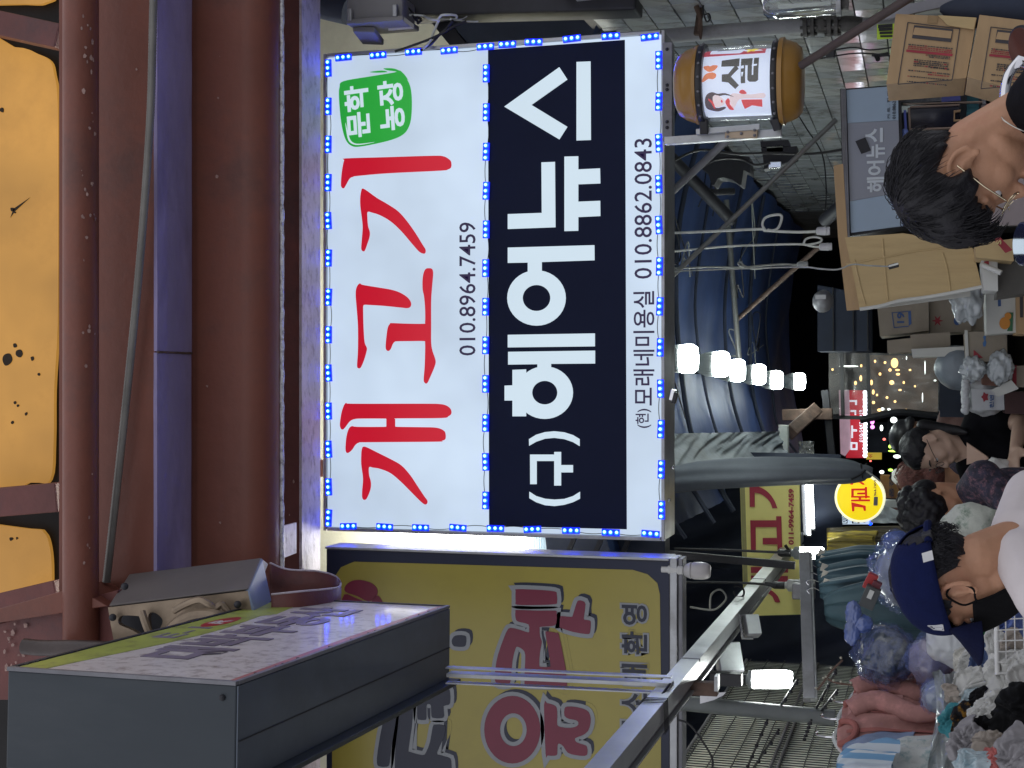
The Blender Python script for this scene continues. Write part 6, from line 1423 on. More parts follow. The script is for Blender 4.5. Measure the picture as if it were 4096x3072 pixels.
def eyes(L, R, s, parent, lid=m_skin):
    for q in (-1, 1):
        obj('eye', M().ball(L(.071, .031 * q, .004), .0125 * s, 12, 8), m_eye, parent, smooth=True)
        obj('iris', M().ball(L(.0805, .031 * q, .002), .0055 * s, 10, 6), m_iris, parent, smooth=True)
        obj('eyelid', M().ball(L(.0712, .031 * q, .0075), V((.0135, .014, .010)) * s, 12, 8, R), lid, parent, smooth=True)
        bro = M(); bro.tube([L(.090, .016 * q, .034), L(.086, .034 * q, .038), L(.074, .050 * q, .034)], [.003 * s, .004 * s, .002 * s], 6)
        obj('eyebrow', bro, m_hair, parent, smooth=True)
def strands(name, L, R, s, surf, n, ln, r_, material, parent, wob=.15, seed=1, keep=lambda d: True):
    """hair locks walking over an ellipsoid 'surf' = (centre, radii) away from the crown"""
    rr_ = random.Random(seed); m_ = M(); cc, rad = V(surf[0]), V(surf[1]); k = 0; tries = 0
    while k < n and tries < n * 20:
        tries += 1
        z = rr_.uniform(-.5, 1); a = rr_.uniform(0, 6.283); q = math.sqrt(1 - z * z)
        d = V((q * math.cos(a), q * math.sin(a), z))
        if not keep(d): continue
        k += 1
        crown = V((-.35, .1, .93)).normalized(); pts = []; lift = rr_.uniform(.0, .012); L_ = ln * rr_.uniform(.5, 1.2); st = 7
        sw = V((rr_.uniform(-1, 1), rr_.uniform(-1, 1), rr_.uniform(-1, 1))) * wob
        for i in range(st):
            p = V((d.x * rad.x, d.y * rad.y, d.z * rad.z)) * (1.0 + .0 * i) + d * (lift * math.sin(i / (st - 1) * 2.6) + .001)
            pts.append(L(*(cc + p)))
            t_ = (d - crown); t_ = (t_ - d * t_.dot(d)); t_ = t_.normalized() if t_.length > 1e-4 else V((1, 0, 0))
            t_ = (t_ + sw).normalized(); d = (d + t_ * L_ / st / .1).normalized()
        m_.tube(pts, [r_ * s * q_ for q_ in (.6, 1, 1, 1, .9, .6, .2)], 5)
    return kind(obj(name, m_, material, parent, smooth=True, ang=180), 'stuff')
def person(label, hc, fwd, neck, pelvis, side, arms, top, bottom, skin, voxel, hs=1.0, roll=0.0, sleeve=.5, shw=.19, chest=1.0, group=None, topname='shirt'):
    """side: unit vector from the right to the left shoulder; arms: two (elbow, wrist) pairs, left first"""
    neck, pelvis, side = V(neck), V(pelvis), V(side).normalized()
    t = T('person', label, 'person', (pelvis.x, pelvis.y, 0), group)
    R = head_frame(fwd, roll); m = M(); L = head_caps(m, hc, R, hs)
    cap(m, L(-.03, 0, -.05), neck, .052 * hs, .060)
    front = side.cross(V((0, 0, 1)))
    up = (neck - pelvis); H = up.length; up.normalize()
    sl, sr = neck + side * shw - up * .06, neck - side * shw - up * .06
    Rt = Matrix((side, up.cross(side) * -1, up)).transposed()
    tor = M()
    def torso(m, e):
        cap(m, neck - up * .02 + side * .05, sl, .055 + e, .058 + e); cap(m, neck - up * .02 - side * .05, sr, .055 + e, .058 + e)
        m.ball(neck - up * .20, (.165 * chest + e, .105 * chest + e, .20), 18, 12, Rt)
        m.ball(neck - up * (H * .62), (.140 * chest + e, .098 * chest + e, .22), 18, 12, Rt)
        m.ball(pelvis + up * .04, (.160 * chest + e, .11 * chest + e, .14), 18, 12, Rt)
    torso(m, 0)
    legs = M()
    for q in (1, -1):
        hp = pelvis + side * .09 * q; kn = V((hp.x + front.x * .03, hp.y + front.y * .03, .48)); an = V((hp.x, hp.y, .085))
        cap(m, hp, kn, .082, .055); cap(m, kn, an, .053, .036)
        cap(legs, hp, kn, .096, .070); cap(legs, kn, an + V((0, 0, .03)), .068, .052)
        toe = an + front * .15; toe.z = .04; hl = an - front * .04; hl.z = .045
        sh = M(); cap(sh, hl, toe, .042, .038); cap(sh, hl + V((0, 0, .03)), an + V((0, 0, .02)), .038, .042)
        blob('shoe', sh, .012, m_black, t, 3)
    cl = M(); torso(cl, .014)
    for q, S, (el_, wr) in ((1, sl, arms[0]), (-1, sr, arms[1])):
        el_, wr = V(el_), V(wr)
        cap(m, S, el_, .050, .038); cap(m, el_, wr, .038, .026)
        hand(m, wr, (wr - el_), front * .4 + side * (-.8 * q) + V((0, 0, -.3)), .6)
        cap(cl, S, S.lerp(el_, sleeve), .068, .066)
    blob('trousers', legs.ball(pelvis + up * .02, (.178 * chest, .128 * chest, .15), 16, 10, Rt), .014, bottom, t, 4)
    body = blob('body', m, voxel, skin, t, 3)
    o = blob(topname, cl, max(.010, voxel * 1.4), top, t, 3)
    return t, L, R
def interp(tab, x):
    for (a, wa), (b, wb) in zip(tab, tab[1:]):
        if x <= b:
            q = (x - a) / (b - a); q = q * q * (3 - 2 * q); return wa + (wb - wa) * q
    return tab[-1][1]
def hairshell(name, L, s, line, th, material, parent, seed=0, groove=.0022, front=.008, N=200, K=44, jag=.10):
    """smooth head of hair: from a hairline (azimuth in degrees from the face -> elevation) up to the crown"""
    cc, rad = V((-.012, 0, .032)), V((.094, .075, .092)); vs = []
    for j in range(K + 1):
        v = j / K
        for i in range(N):
            ph = 2 * math.pi * i / N; dg = math.degrees(min(ph, 2 * math.pi - ph))
            e0 = interp(line, dg) + jag * noise.noise(V((math.cos(ph) * 9, math.sin(ph) * 9, seed)))
            el = e0 + (math.pi / 2 - e0) * v
            d = V((math.cos(el) * math.cos(ph), math.cos(el) * math.sin(ph), math.sin(el)))
            t_ = .002 + (th - .002) * min(1, v * 3.4) ** .7 + front * max(0, math.cos(ph)) * min(1, v * 3) * math.cos(el)
            swirl = ph + .7 * (1 - v)
            t_ += groove * min(1, v * 4 + .3) * (noise.noise(V((math.cos(swirl) * 13, math.sin(swirl) * 13, el * 1.2 + seed))) + .6 * noise.noise(V((math.cos(swirl) * 31, math.sin(swirl) * 31, el * 1.6 + seed))))
            t_ += .005 * noise.noise(d * 3.3 + V((seed, 0, 0)))
            vs.append(L(*(cc + V((d.x * (rad.x + t_), d.y * (rad.y + t_), d.z * (rad.z + t_))))))
    m_ = M().add(vs, [(j * N + i, j * N + (i + 1) % N, (j + 1) * N + (i + 1) % N, (j + 1) * N + i) for j in range(K) for i in range(N)])
    return obj(name, m_, material, parent, smooth=True, ang=180)
SHORT = [(0, -.02), (28, .10), (50, .02), (66, -.30), (78, -.34), (88, .04), (104, .10), (122, -.45), (150, -.78), (180, -.88)]
def hairball(name, parts, L, R, s, voxel, material, parent, it=2):
    m_ = M()
    for p in parts:
        if len(p) == 2: m_.ball(L(*p[0]), V(p[1]) * s, 20, 14, R)
        else: cap(m_, L(*p[0]), L(*p[1]), p[2] * s, p[3] * s, 8)
    return blob(name, m_, voxel, material, parent, it)
def glasses(L, s, parent, m_, lensm, r_=.024):
    g = T('g', 'x', 'x', (0, 0, 0)); bpy.data.objects.remove(g)
    for q in (-1, 1):
        c = (.105, .034 * q, -.002)
        obj('glasses_rim', M().tube([L(c[0] - .004 * abs(math.cos(t)), c[1] + r_ * math.cos(t), c[2] + r_ * .92 * math.sin(t)) for t in [k * .314 for k in range(21)]], .0014 * s, 6), m_, parent, smooth=True)
        obj('glasses_temple', M().tube([L(.098, .058 * q, .006), L(.05, .073 * q, .012), L(-.015, .079 * q, .012)], .0016 * s, 6), m_, parent, smooth=True)
        obj('glasses_lens', M().add([L(c[0], c[1] + r_ * .95 * math.cos(t), c[2] + r_ * .88 * math.sin(t)) for t in [k * .393 for k in range(16)]], [tuple(range(16))]), lensm, parent)
    obj('glasses_bridge', M().tube([L(.105, .010, .004), L(.111, 0, .008), L(.105, -.010, .004)], .0014 * s, 6), m_, parent, smooth=True)
m_lens = mat('lens_clear', (.9, .92, .95), .03, alpha=.12, bump=0, var=0, coat=1.0)
m_gold = mat('thin_gold_frame', (.7, .6, .42), .2, metal=1.0, bump=0)
m_tblack = mat('black_cotton', (.005, .005, .007), .9, var=.3, scale=8, bump=.35, bscale=14, spec=.12)
m_jean = mat('dark_denim', (.03, .035, .06), .85, var=.3, scale=20)

# man with glasses, bending his head (right side)
YM = 2.95
hc = P(3866, 690, YM)
a_ = math.radians(50)
t, L, R = person('young man with thick black hair and thin gold glasses looking down, black shirt', hc, (-math.cos(a_), -.02, -math.sin(a_)), P(4120, 455, YM + .02), (P(4030, 300, YM).x + .08, YM + .05, .88), (.10, -1, 0),
               [(P(4030, 440, YM) + V((-.02, -.20, -.36))), ((P(4030, 440, YM) + V((-.28, -.16, -.42))))] and
               [(P(4030, 440, YM) + V((-.02, -.24, -.36)), P(4030, 440, YM) + V((-.27, -.16, -.42))), (P(4030, 440, YM) + V((-.02, .24, -.36)), P(4030, 440, YM) + V((-.27, .16, -.42)))],
               m_tblack, m_jean, m_skin, .0043, 1.0, sleeve=.45)
eyes(L, R, 1.0, t)
hairshell('hair', L, 1.0, SHORT, .027, m_hair, t, 3, front=.016)
strands('hair_locks', L, R, 1.0, ((-.012, 0, .034), (.119, .098, .114)), 900, .055, .0009, m_hair, t, .18, 3, lambda d: d.z > .30 or (d.x < -.5 and d.z > -.1))
strands('hair_locks', L, R, 1.0, ((-.006, 0, .036), (.128, .090, .106)), 160, .050, .0010, m_hair, t, .25, 5, lambda d: d.x > .45 and d.z > .35)
glasses(L, 1.0, t, m_gold, m_lens)
nk = P(4005, 500, YM)
nc = [P(4000, 452, YM - .02), P(4012, 478, YM - .052), P(4048, 502, YM - .066), P(4085, 520, YM - .068), P(4115, 530, YM - .06)]
obj('necklace', M().tube(smooth_path(nc, 6), .0014, 6), mat('silver_chain', (.6, .58, .52), .3, metal=.9, bump=0), t, smooth=True)

# man in a blue cap and black mask (left side)
YC = 3.38
hc = P(3836, 2312, YC)
yw, pt_ = math.radians(20), math.radians(19)
fw2 = (-math.cos(yw) * math.cos(pt_), math.sin(yw) * math.cos(pt_), -math.sin(pt_))
nk2 = P(4052, 2185, YC + .03)
m_tee = mat('off_white_tee', (.60, .55, .55), .85, var=.06, scale=5, bump=.35, bscale=9)
sd2 = V((-.45, -.9, 0))
t, L, R = person('man in a royal blue baseball cap and black face mask, off-white tee', hc, fw2, nk2, (nk2.x + .07, YC + .02, .95), sd2,
               [(nk2 + sd2 * .26 + V((-.05, .05, -.34)), nk2 + sd2 * .2 + V((-.28, .2, -.40))), (nk2 - sd2 * .26 + V((-.05, .05, -.34)), nk2 - sd2 * .2 + V((-.28, .2, -.40)))],
               m_tee, m_jean, m_skin, .0043, 1.13, sleeve=.5, shw=.20)
eyes(L, R, 1.13, t)
S_ = 1.13
hairshell('hair', L, S_, [(0, .3), (40, .3), (66, -.05), (78, -.15), (88, .08), (104, .10), (122, -.50), (150, -.86), (180, -.95)], .009, m_hair, t, 9, front=0)
strands('hair_locks', L, R, S_, ((-.013, 0, .030), (.102, .083, .100)), 260, .020, .0008, m_hair, t, .2, 9, lambda d: d.x < -.45 and -.45 < d.z < .1)
m_cap = mat('royal_blue_cotton', (.005, .009, .050), .9, spec=.15, var=.12, scale=30, bump=.25, bscale=140)
m_cap2 = mat('navy_cotton', (.005, .007, .030), .9, spec=.15, var=.12, scale=30, bump=.25, bscale=140)
def crown(phi, v):                  # v: 0 at the rim, 1 at the top
    v = max(0.0, min(1.0, v)); el = v * math.pi / 2
    r0 = .118 if math.cos(phi) > 0 else .112
    x = r0 * math.cos(phi) * math.cos(el) ** .82 - .012; y = .098 * math.sin(phi) * math.cos(el) ** .82
    z = .030 + .012 * math.cos(phi) * (1 - v) + .098 * math.sin(el) ** .92
    sm_ = 1 - .010 * max(0, math.cos(phi * 6)) ** 30 * (v < .98)
    return L(x * sm_, y * sm_, z)
cm = M(); nu, nv_ = 72, 18
vs = [crown(2 * math.pi * i / nu, j / nv_) for j in range(nv_ + 1) for i in range(nu)]
fs = []
for j in range(nv_):
    for i in range(nu):
        ph = 2 * math.pi * (i + .5) / nu; dphi = abs(ph - math.pi)
        if dphi < .42 and (j + .5) / nv_ < .42 * math.sqrt(max(0, 1 - (dphi / .42) ** 2)): continue
        fs.append((j * nu + i, j * nu + (i + 1) % nu, (j + 1) * nu + (i + 1) % nu, (j + 1) * nu + i))
cm.add(vs, fs)
obj('cap_crown', cm, m_cap, t, smooth=True, solid=.004, ang=180)
obj('cap_button', M().ball(L(-.012, 0, .130), .009, 10, 6), m_cap, t, smooth=True)
bm_ = M()
def brim(u, v):                     # u across, v outwards
    ph = (u - .5) * 1.8; r_ = .112 + .074 * v * math.sqrt(max(0, 1 - abs(2 * u - 1) ** 4))
    return L(.0 + r_ * math.cos(ph) * 1.02 - .008, .098 / .112 * r_ * math.sin(ph), .042 - .018 * v - .046 * ((u - .5) * 2) ** 2 * v)
bm_.grid(brim, 26, 10); obj('cap_brim', bm_, m_cap2, t, smooth=True, solid=.005, ang=180)
obj('cap_strap', M().tube([crown(math.pi + a, .02) for a in (-.44, -.3, -.15, 0, .15, .3, .44)], .009, 8), m_cap, t, smooth=True)
obj('strap_buckle', M().obox(crown(math.pi - .30, .02) , (.020, .020, .022), R), m_black, t, bev=.002)
def on_cap(ph, v, d=.003): 
    p = crown(ph, v); c = L(-.012, 0, .04); return p + (p - c).normalized() * d
obj('white_tag', M().add([on_cap(math.pi - .66, -.01), on_cap(math.pi - .84, -.01), on_cap(math.pi - .84, .11), on_cap(math.pi - .66, .11)], [(0, 1, 2, 3)]), mat('tag_white', (.6, .6, .6), .7), t, solid=.001)
fl = M(); ph0 = 1.06
lp = [(.0, .02), (-.17, .03), (-.11, .15), (-.02, .21), (.0, .02)]
fl.tube([on_cap(ph0 + a, .06 + b) for a, b in lp], .0016, 5); fl.tube([on_cap(ph0 - .04, .09), on_cap(ph0 - .04, .21)], .0016, 5) ; fl.tube([on_cap(ph0 - .08, .09), on_cap(ph0 - .08, .19)], .0016, 5); fl.tube([on_cap(ph0 - .12, .10), on_cap(ph0 - .11, .17)], .0016, 5)
kind(obj('cap_flag_emblem', fl, mat('emblem_white', (.65, .65, .66), .6, bump=0), t, smooth=True), 'stuff')
m_mask = mat('black_mask', (.006, .006, .007), .9, spec=.15, var=.2, scale=20, bump=.2)
def mk(u, v):
    ph = (u - .5) * 2.8; vv = v
    z = .004 - .118 * vv; rx = .112 * (1 - .30 * vv * vv) * (1 - .20 * (abs(u - .5) * 2) ** 2) + .008 * math.exp(-((u - .5) * 6) ** 2) * (1 - vv)
    tp = 1 - .38 * (abs(u - .5) * 2) ** 2
    z = -.055 + (z + .055) * tp
    return L(rx * math.cos(ph) + .006, .074 * math.sin(ph) * (1 - .18 * vv), z)
obj('mask', M().grid(mk, 30, 14), m_mask, t, smooth=True, solid=.003, ang=180)
for q in (0, 1):
    for (v0, z_) in ((.08, .022), (.92, -.030)):
        y = .082 * (1 if q else -1)
        obj('mask_loop', M().tube(smooth_path([mk(1.0 if q else 0.0, v0), L(.02, y * .93, -.012 + z_ * .6), L(-.010, y, z_), L(-.026, y, z_ * .5)], 5), .0026, 6), m_mask, t, smooth=True)

# woman in black further down the lane
YW = 6.6
q_ = lambda x, y, Y: P(x, y, Y)
hc = q_(3722, 1795, YW)
t, L, R = person('woman in a black v-neck top and glasses, hair tied back, handling a white bundle', hc, (-.80, -.42, -.36), q_(3868, 1815, YW + .04), (q_(3900, 1830, YW).x, YW + .08, .90), (.96, .1, 0),
               [(q_(4085, 1690, YW - .05), q_(4062, 1800, YW - .22)), (q_(4040, 2040, YW - .05), q_(4062, 1960, YW - .22))], m_tblack, m_jean, m_skin2, .0075, .98, sleeve=.55, shw=.165, chest=.92, topname='blouse')
eyes(L, R, .98, t, m_skin2)
hairshell('hair', L, .98, [(0, .50), (30, .42), (60, .12), (85, -.15), (104, -.2), (122, -.60), (180, -.8)], .012, m_hair, t, 13, front=.0, groove=.001)
pt = M(); cap(pt, L(-.11, .02, -.01), q_(3760, 1715, YW + .03), .032, .030); cap(pt, q_(3760, 1715, YW + .03), q_(3838, 1722, YW + .0), .030, .022); cap(pt, q_(3838, 1722, YW), q_(3870, 1732, YW - .04), .022, .010)
blob('ponytail', pt, .010, m_hair, t, 3)
glasses(L, .98, t, m_black, m_lens, .021)
nb = M(); A_ = q_(3830, 1800, YW - .11)
obj('neckline_skin', M().add([q_(3868, 1770, YW - .10), q_(3868, 1858, YW - .10), q_(3955, 1836, YW - .135), q_(3950, 1826, YW - .135)], [(0, 1, 2, 3)]), m_skin2, t, solid=.008)
t = T('white_bundle', 'white cloth bundle in the hands of the woman in black', 'bundle', q_(3995, 1878, YW - .3))
lump('cloth', q_(3990, 1880, YW - .28), (.048, .045, .062), mat('white_cloth', (.66, .66, .64), .8, var=.08, scale=6, bump=.4, bscale=20), t, 31, .16, 2.2)
t = T('white_plastic_bag', 'white plastic bag hanging in front of the woman, cut by the picture edge', 'plastic bag', q_(4080, 1960, YW - .35))
lump('bag_body', q_(4085, 1945, YW - .36), (.075, .05, .055), m_sack, t, 32, .2, 2.4)
# curly haired person in a floral shirt
YQ = 6.0
hc = q_(3748, 2024, YQ)
m_flor = mat('floral_dark', (.03, .028, .05), .8, var=.6, scale=30, bump=.3, dirt=(.26, .13, .16), dscale=42, damt=.95)
t, L, R = person('person with curly black hair in a dark floral shirt, head bowed low', hc, (-.50, -.35, -.72), q_(3868, 1992, YQ + .05), (q_(3900, 2020, YQ).x, YQ + .15, .88), (.55, -.8, 0),
               [(q_(4080, 2050, YQ - .15), q_(4110, 2080, YQ - .25)), (q_(4080, 2110, YQ + .1), q_(4120, 2120, YQ - .15))], m_flor, m_jean, m_skin, .0075, .98, sleeve=.75, shw=.17)
eyes(L, R, .98, t)
cr = [((-.022, 0, .05), (.112, .100, .102)), ((-.07, 0, .0), (.06, .085, .07))]
rq = random.Random(4)
for k in range(150):
    a, z = rq.uniform(0, 6.283), rq.uniform(-.35, 1); q = math.sqrt(1 - z * z)
    if math.cos(a) * q > .62 and z < .25: continue
    cr.append(((-.022 + .110 * q * math.cos(a), .100 * q * math.sin(a), .048 + .102 * z), (rq.uniform(.010, .022),) * 3))
hairball('curly_hair', cr, L, R, .98, .006, m_hair, t, 1)
# red-brown haired person seen from behind
YR = 7.3
hc = q_(3705, 1915, YR)
t, L, R = person('person with fuzzy red-brown hair between the woman and the curly haired person', hc, (-.3, .9, -.25), q_(3830, 1912, YR - .02), (q_(3900, 1910, YR).x, YR, .86), (-1, 0, 0),
               [(q_(4100, 2010, YR), q_(4160, 1990, YR + .2)), (q_(4100, 1830, YR), q_(4160, 1840, YR + .2))], m_flor, m_jean, m_skin, .010, .98, sleeve=.75)
hairball('hair', [((-.015, 0, .03), (.108, .098, .110)), ((-.05, 0, -.04), (.07, .085, .07)), ((0, .05, -.06), (.06, .05, .06)), ((0, -.05, -.06), (.06, .05, .06))], L, R, .98, .009, m_hairr, t, 2)
strands('hair_fuzz', L, R, .98, ((-.015, 0, .03), (.112, .102, .114)), 300, .08, .0022, m_hairr, t, .6, 12)
# dark faced man with a dark hat further back
YD = 8.6
hc = q_(3660, 1745, YD)
t, L, R = person('man in a dark hat with a dark brown face, behind the woman in black', hc, (.75, -.5, -.2), q_(3775, 1735, YD + .02), (q_(3900, 1735, YD).x, YD, .9), (.8, .5, 0),
               [(q_(4000, 1660, YD), q_(4080, 1700, YD - .2)), (q_(4000, 1830, YD), q_(4080, 1800, YD - .2))], mat('brown_jacket', (.09, .045, .04), .8, var=.3), m_jean, m_skin3, .010, 1.0, sleeve=.9, topname='jacket')
eyes(L, R, 1, t, m_skin3)
hairball('hat', [((-.015, 0, .075), (.108, .09, .07)), ((.06, -.03, .05), (.10, 0, .05), .03, .03), ((.06, .03, .05), (.10, 0, .05), .03, .03)], L, R, 1, .010, m_black, t, 2)

# scooter mirrors standing between the glasses man and the cartons
YS2 = 3.75
sct = T('scooter', 'scooter with two round black-rimmed mirrors on chrome stems, mostly below the picture', 'scooter', (P(4100, 560, YS2).x, YS2 + .1, 0))
m_mir = mat('mirror_glass', (.8, .8, .82), .03, metal=1.0, bump=0, var=0)
xh = P(4100, 560, YS2).x
def mirror(x, y, r_px, nrm, stem):
    c = P(x, y, YS2); r_ = r_px * mpp(x, YS2)
    n = V(nrm).normalized(); up = V((0, 0, 1)); up = (up - n * up.dot(n)).normalized(); s_ = up.cross(n)
    Rm = Matrix((s_, up, n)).transposed()
    g = obj('mirror', M().lathe([(r_ * .55, -.035), (r_ * .95, -.018), (r_ * 1.05, .0), (r_ * 1.05, .006), (r_ * .97, .007)], c, 30, Rm), m_black, sct, smooth=True)
    obj('mirror_glass', M().lathe([(r_ * .96, .0072), (r_ * .955, .009)], c, 30, Rm), m_mir, g)
    obj('mirror_stem', M().tube(smooth_path([V(p) for p in stem], 6), .0125, 10), m_chrome, sct, smooth=True)
    return c
c1 = P(4098, 190, YS2)
mirror(4098, 190, 86, (V((0, 0, EYE)) - c1).normalized() + (V((.45, 5.3, 4.98)) - c1).normalized(), [P(4120, 215, YS2 + .03), P(4085, 235, YS2 + .02), P(4040, 290, YS2), P(4022, 345, YS2), P(4018, 430, YS2), P(4030, 470, YS2 + .01), (xh + .05, YS2 + .05, 1.2), (xh + .04, YS2 + .05, 1.02)])
c2 = P(4098, 975, YS2)
mirror(4098, 975, 84, (V((0, 0, EYE)) - c2).normalized() + (V((.55, 5.7, 3.25)) - c2).normalized(), [P(4130, 985, YS2 + .03), P(4170, 960, YS2 + .03), P(4200, 900, YS2 + .03), (xh - .18, YS2 + .05, 1.2), (xh - .16, YS2 + .05, 1.02)])
obj('handlebar', M().tube([(xh - .36, YS2 + .02, 1.02), (xh - .1, YS2 + .06, 1.02), (xh + .1, YS2 + .06, 1.02), (xh + .30, YS2 + .02, 1.02)], .016, 10), m_chrome, sct, smooth=True)
obj('column', M().cyl((xh, YS2 + .06, 1.02), (xh, YS2 + .22, .35), .03), m_black, sct)
obj('front_wheel', M().lathe([(.14, -.045), (.21, -.05), (.22, -.02), (.22, .02), (.21, .05), (.14, .045)], (xh, YS2 + .3, .22), 28, Matrix.Rotation(math.pi / 2, 3, 'Y')), m_black, sct, smooth=True)
obj('leg_shield', M().box((xh - .2, YS2 + .22, .3), (xh + .2, YS2 + .30, .95)), m_navy, sct, bev=.03)
obj('seat', M().box((xh - .14, YS2 - .75, .68), (xh + .14, YS2 - .15, .80)), m_black, sct, bev=.04)
obj('body_shell', M().box((xh - .13, YS2 - .8, .22), (xh + .13, YS2 - .12, .67)), m_navy, sct, bev=.05)
obj('rear_wheel', M().lathe([(.14, -.045), (.21, -.05), (.22, -.02), (.22, .02), (.21, .05), (.14, .045)], (xh, YS2 - .55, .22), 28, Matrix.Rotation(math.pi / 2, 3, 'Y')), m_black, sct, smooth=True)

# ------------------------------------------------------------------ clothes stall (left side)
tbl = T('clothes_table', 'plain table under the heap of clothes, below the picture', 'table', (-1.6, 4.7, 0))
obj('table_top', M().box((-2.6, 3.5, .92), (-.72, 6.0, .97)), m_carg, tbl)
for x in (-2.5, -.8):
    for y in (3.6, 5.9): obj('leg', M().box((x - .03, y - .03, 0), (x + .03, y + .03, .9195)), m_dark, tbl)
ctr = T('carton_counter', 'low counter under the stacked cartons, below the picture', 'counter', (.2, 6.6, 0))
obj('counter_body', M().box((-.55, 6.0, 0), (1.4, 7.2, .95)), m_carg, ctr)
def cloth(name, rgb, sheen=.1, spk=None, scale=12):
    return mat(name, rgb, .9, var=.16, scale=scale, bump=.45, bscale=22, spec=.15, dirt=spk, dscale=24, damt=.85)
def drape(name, c, hw, dp, ln, axis, m_, parent, folds=5, taper=.8, seed=0, top=.35, n=64, nz_=26):
    """a hanging cloth tube: gathered at the top, folds running down"""
    ax = V(axis).normalized(); fr_ = ax.cross(Z_); c = V(c); m = M(); vs = []
    for j in range(nz_ + 1):
        v = j / nz_; g = top + (1 - top) * min(1, v * 3) ** .6
        for i in range(n):
            a = 2 * math.pi * i / n
            fo = 1 + (.10 + .22 * v) * math.sin(folds * a + seed + 1.1 * math.sin(v * 2 + seed)) * .55 + .14 * noise.noise(V((math.cos(a) * 1.5 + seed, math.sin(a) * 1.5, v * 3.2)))
            vs.append(c + ax * math.cos(a) * hw * g * (taper + (1 - taper) * v) * fo + fr_ * math.sin(a) * dp * g * fo * (1 + .35 * math.sin(folds * 1.7 * a + 2 * seed)) - Z_ * (ln * v + .012 * math.sin(a * 3 + seed) * v))
    m.add(vs, [(j * n + i, j * n + (i + 1) % n, (j + 1) * n + (i + 1) % n, (j + 1) * n + i) for j in range(nz_) for i in range(n)] + [tuple(range(n))])
    return obj(name, m, m_, parent, smooth=True, ang=180)
m_teal = mat('teal_cloth2', (.035, .085, .115), .6, var=.25, scale=5, bump=.35, bscale=12, sheen=.2)
for k, (x, y, Yk, hw) in enumerate(((3262, 2240, 6.75, .13), (3268, 2268, 6.62, .14), (3272, 2300, 6.5, .12), (3276, 2328, 6.38, .14), (3280, 2362, 6.25, .15), (3300, 2440, 6.05, .26))):
    c = P(x, y, Yk)
    t = T('teal_trousers', ['first teal trousers on the bar, next to the glowing stubby lamp', 'second teal trousers from the stubby lamp on the steel bar', 'third teal trousers from the stubby lamp on the steel bar', 'fourth teal trousers, below the unlit compact lamp', 'fifth teal trousers, just beside the broad dark teal cloth', 'broad dark teal cloth hanging widest under the steel bar'][k], 'trousers', c - Z_ * .5, 'teal clothes hanging on the bar')
    drape('cloth', c, hw, .05, .55, (.55, -.8, 0), m_teal if k < 5 else mat('deep_teal', (.022, .055, .075), .65, var=.3, scale=4, bump=.3), t, 4, .85, k * 1.7, .4)
    if k < 5:
        obj('waist_tag', M().obox(c + V((.04, -.05, -.03)), (.034, .006, .028), Matrix.Rotation(.3, 3, 'Y')), mat('tag_cream', (.6, .56, .48), .7), t)
        obj('hanger_hook', M().tube(smooth_path([c + V((0, 0, 0)), c + V((.01, 0, .03)), c + V((0, 0, .055)), c + V((-.015, 0, .045))], 4), .0028, 6), m_chrome, t, smooth=True)
m_yst = mat('yellow_streaks', (.42, .33, .05), .35, var=.9, scale=5, bump=.3, stretch=(6, 6, .5), dirt=(.05, .045, .035), dscale=4, damt=.9)
m_ost = mat('olive_streaks', (.10, .085, .05), .3, var=.8, scale=6, bump=.4, stretch=(6, 6, .5), coat=.4)
for k, (x, y, Yk, hw, ln, m_) in enumerate(((3308, 2150, 7.6, .07, .60, m_ost), (3310, 2178, 7.4, .07, .24, m_yst), (3312, 2210, 7.2, .08, .22, m_yst))):
    t = T('hanging_plastic', ['long olive brown plastic sheet hanging under the glowing tubes', 'yellow streaked plastic strip hanging between the olive sheet and the teal trousers', 'second yellow plastic strip right beside the first teal trousers'][k], 'plastic sheet', P(x, y, Yk) - Z_ * .3)
    drape('sheet', P(x, y, Yk), hw, .03, ln, (1, -.3, 0), m_, t, 7, .95, k * 2.2, .85)
# wrapped bags
def mixed(name, base, c2, c3, gloss=.18):
    m = mat(name, base, gloss, var=.2, scale=4, bump=.7, bscale=16, coat=1.0, dirt=c2, dscale=5, damt=.9)
    return m
m_bagb = mixed('blue_film', (.085, .135, .36), (.05, .07, .14), None); m_bagc = mixed('clear_blue_film', (.27, .31, .38), (.05, .07, .13), None)
m_bagd = mixed('bag_dark_content', (.035, .05, .075), (.36, .38, .38), None); m_bagp = mixed('bag_lilac', (.24, .22, .30), (.10, .08, .14), None)
m_bfilm = mat('thin_blue_film', (.14, .20, .48), .10, alpha=.20, var=.2, bump=.6, bscale=14, coat=1.0)
m_bagw = mat('bag_white', (.50, .52, .53), .35, var=.08, scale=4, bump=.5, bscale=12, coat=.3)
def bag(label, x, y, Yk, sx, sz, m_, seed, name='plastic_bag', sy=None, amp=.12, knot=None):
    s = mpp(x, Yk); t = T(name, label, 'plastic bag', P(x, y, Yk) - Z_ * sz * s)
    lump('bag_body', P(x, y, Yk), (sx * s, (sy or sx) * s, sz * s), m_, t, seed, amp, 1.8, .4, 60, 40)
    if m_ is not m_bagw: lump('clear_film', P(x, y, Yk), (sx * s * 1.07, (sy or sx) * s * 1.07, sz * s * 1.07), m_bfilm, t, seed + 50, amp * 1.15, 2.6, .9, 70, 48)
    if knot:
        kx, ky = knot; p = P(kx, ky, Yk - .02)
        lump('tied_neck', p, (.030, .026, .034), m_bagb, t, seed + 1, .09, 2.0, .9)
        for dx, dy in ((.035, .03), (-.03, .034)):
            lump('bag_ear', p + V((dx, -.01, dy)), (.042, .014, .026), m_bagb, t, seed + 2, .09, 2.0, .9)
    return t
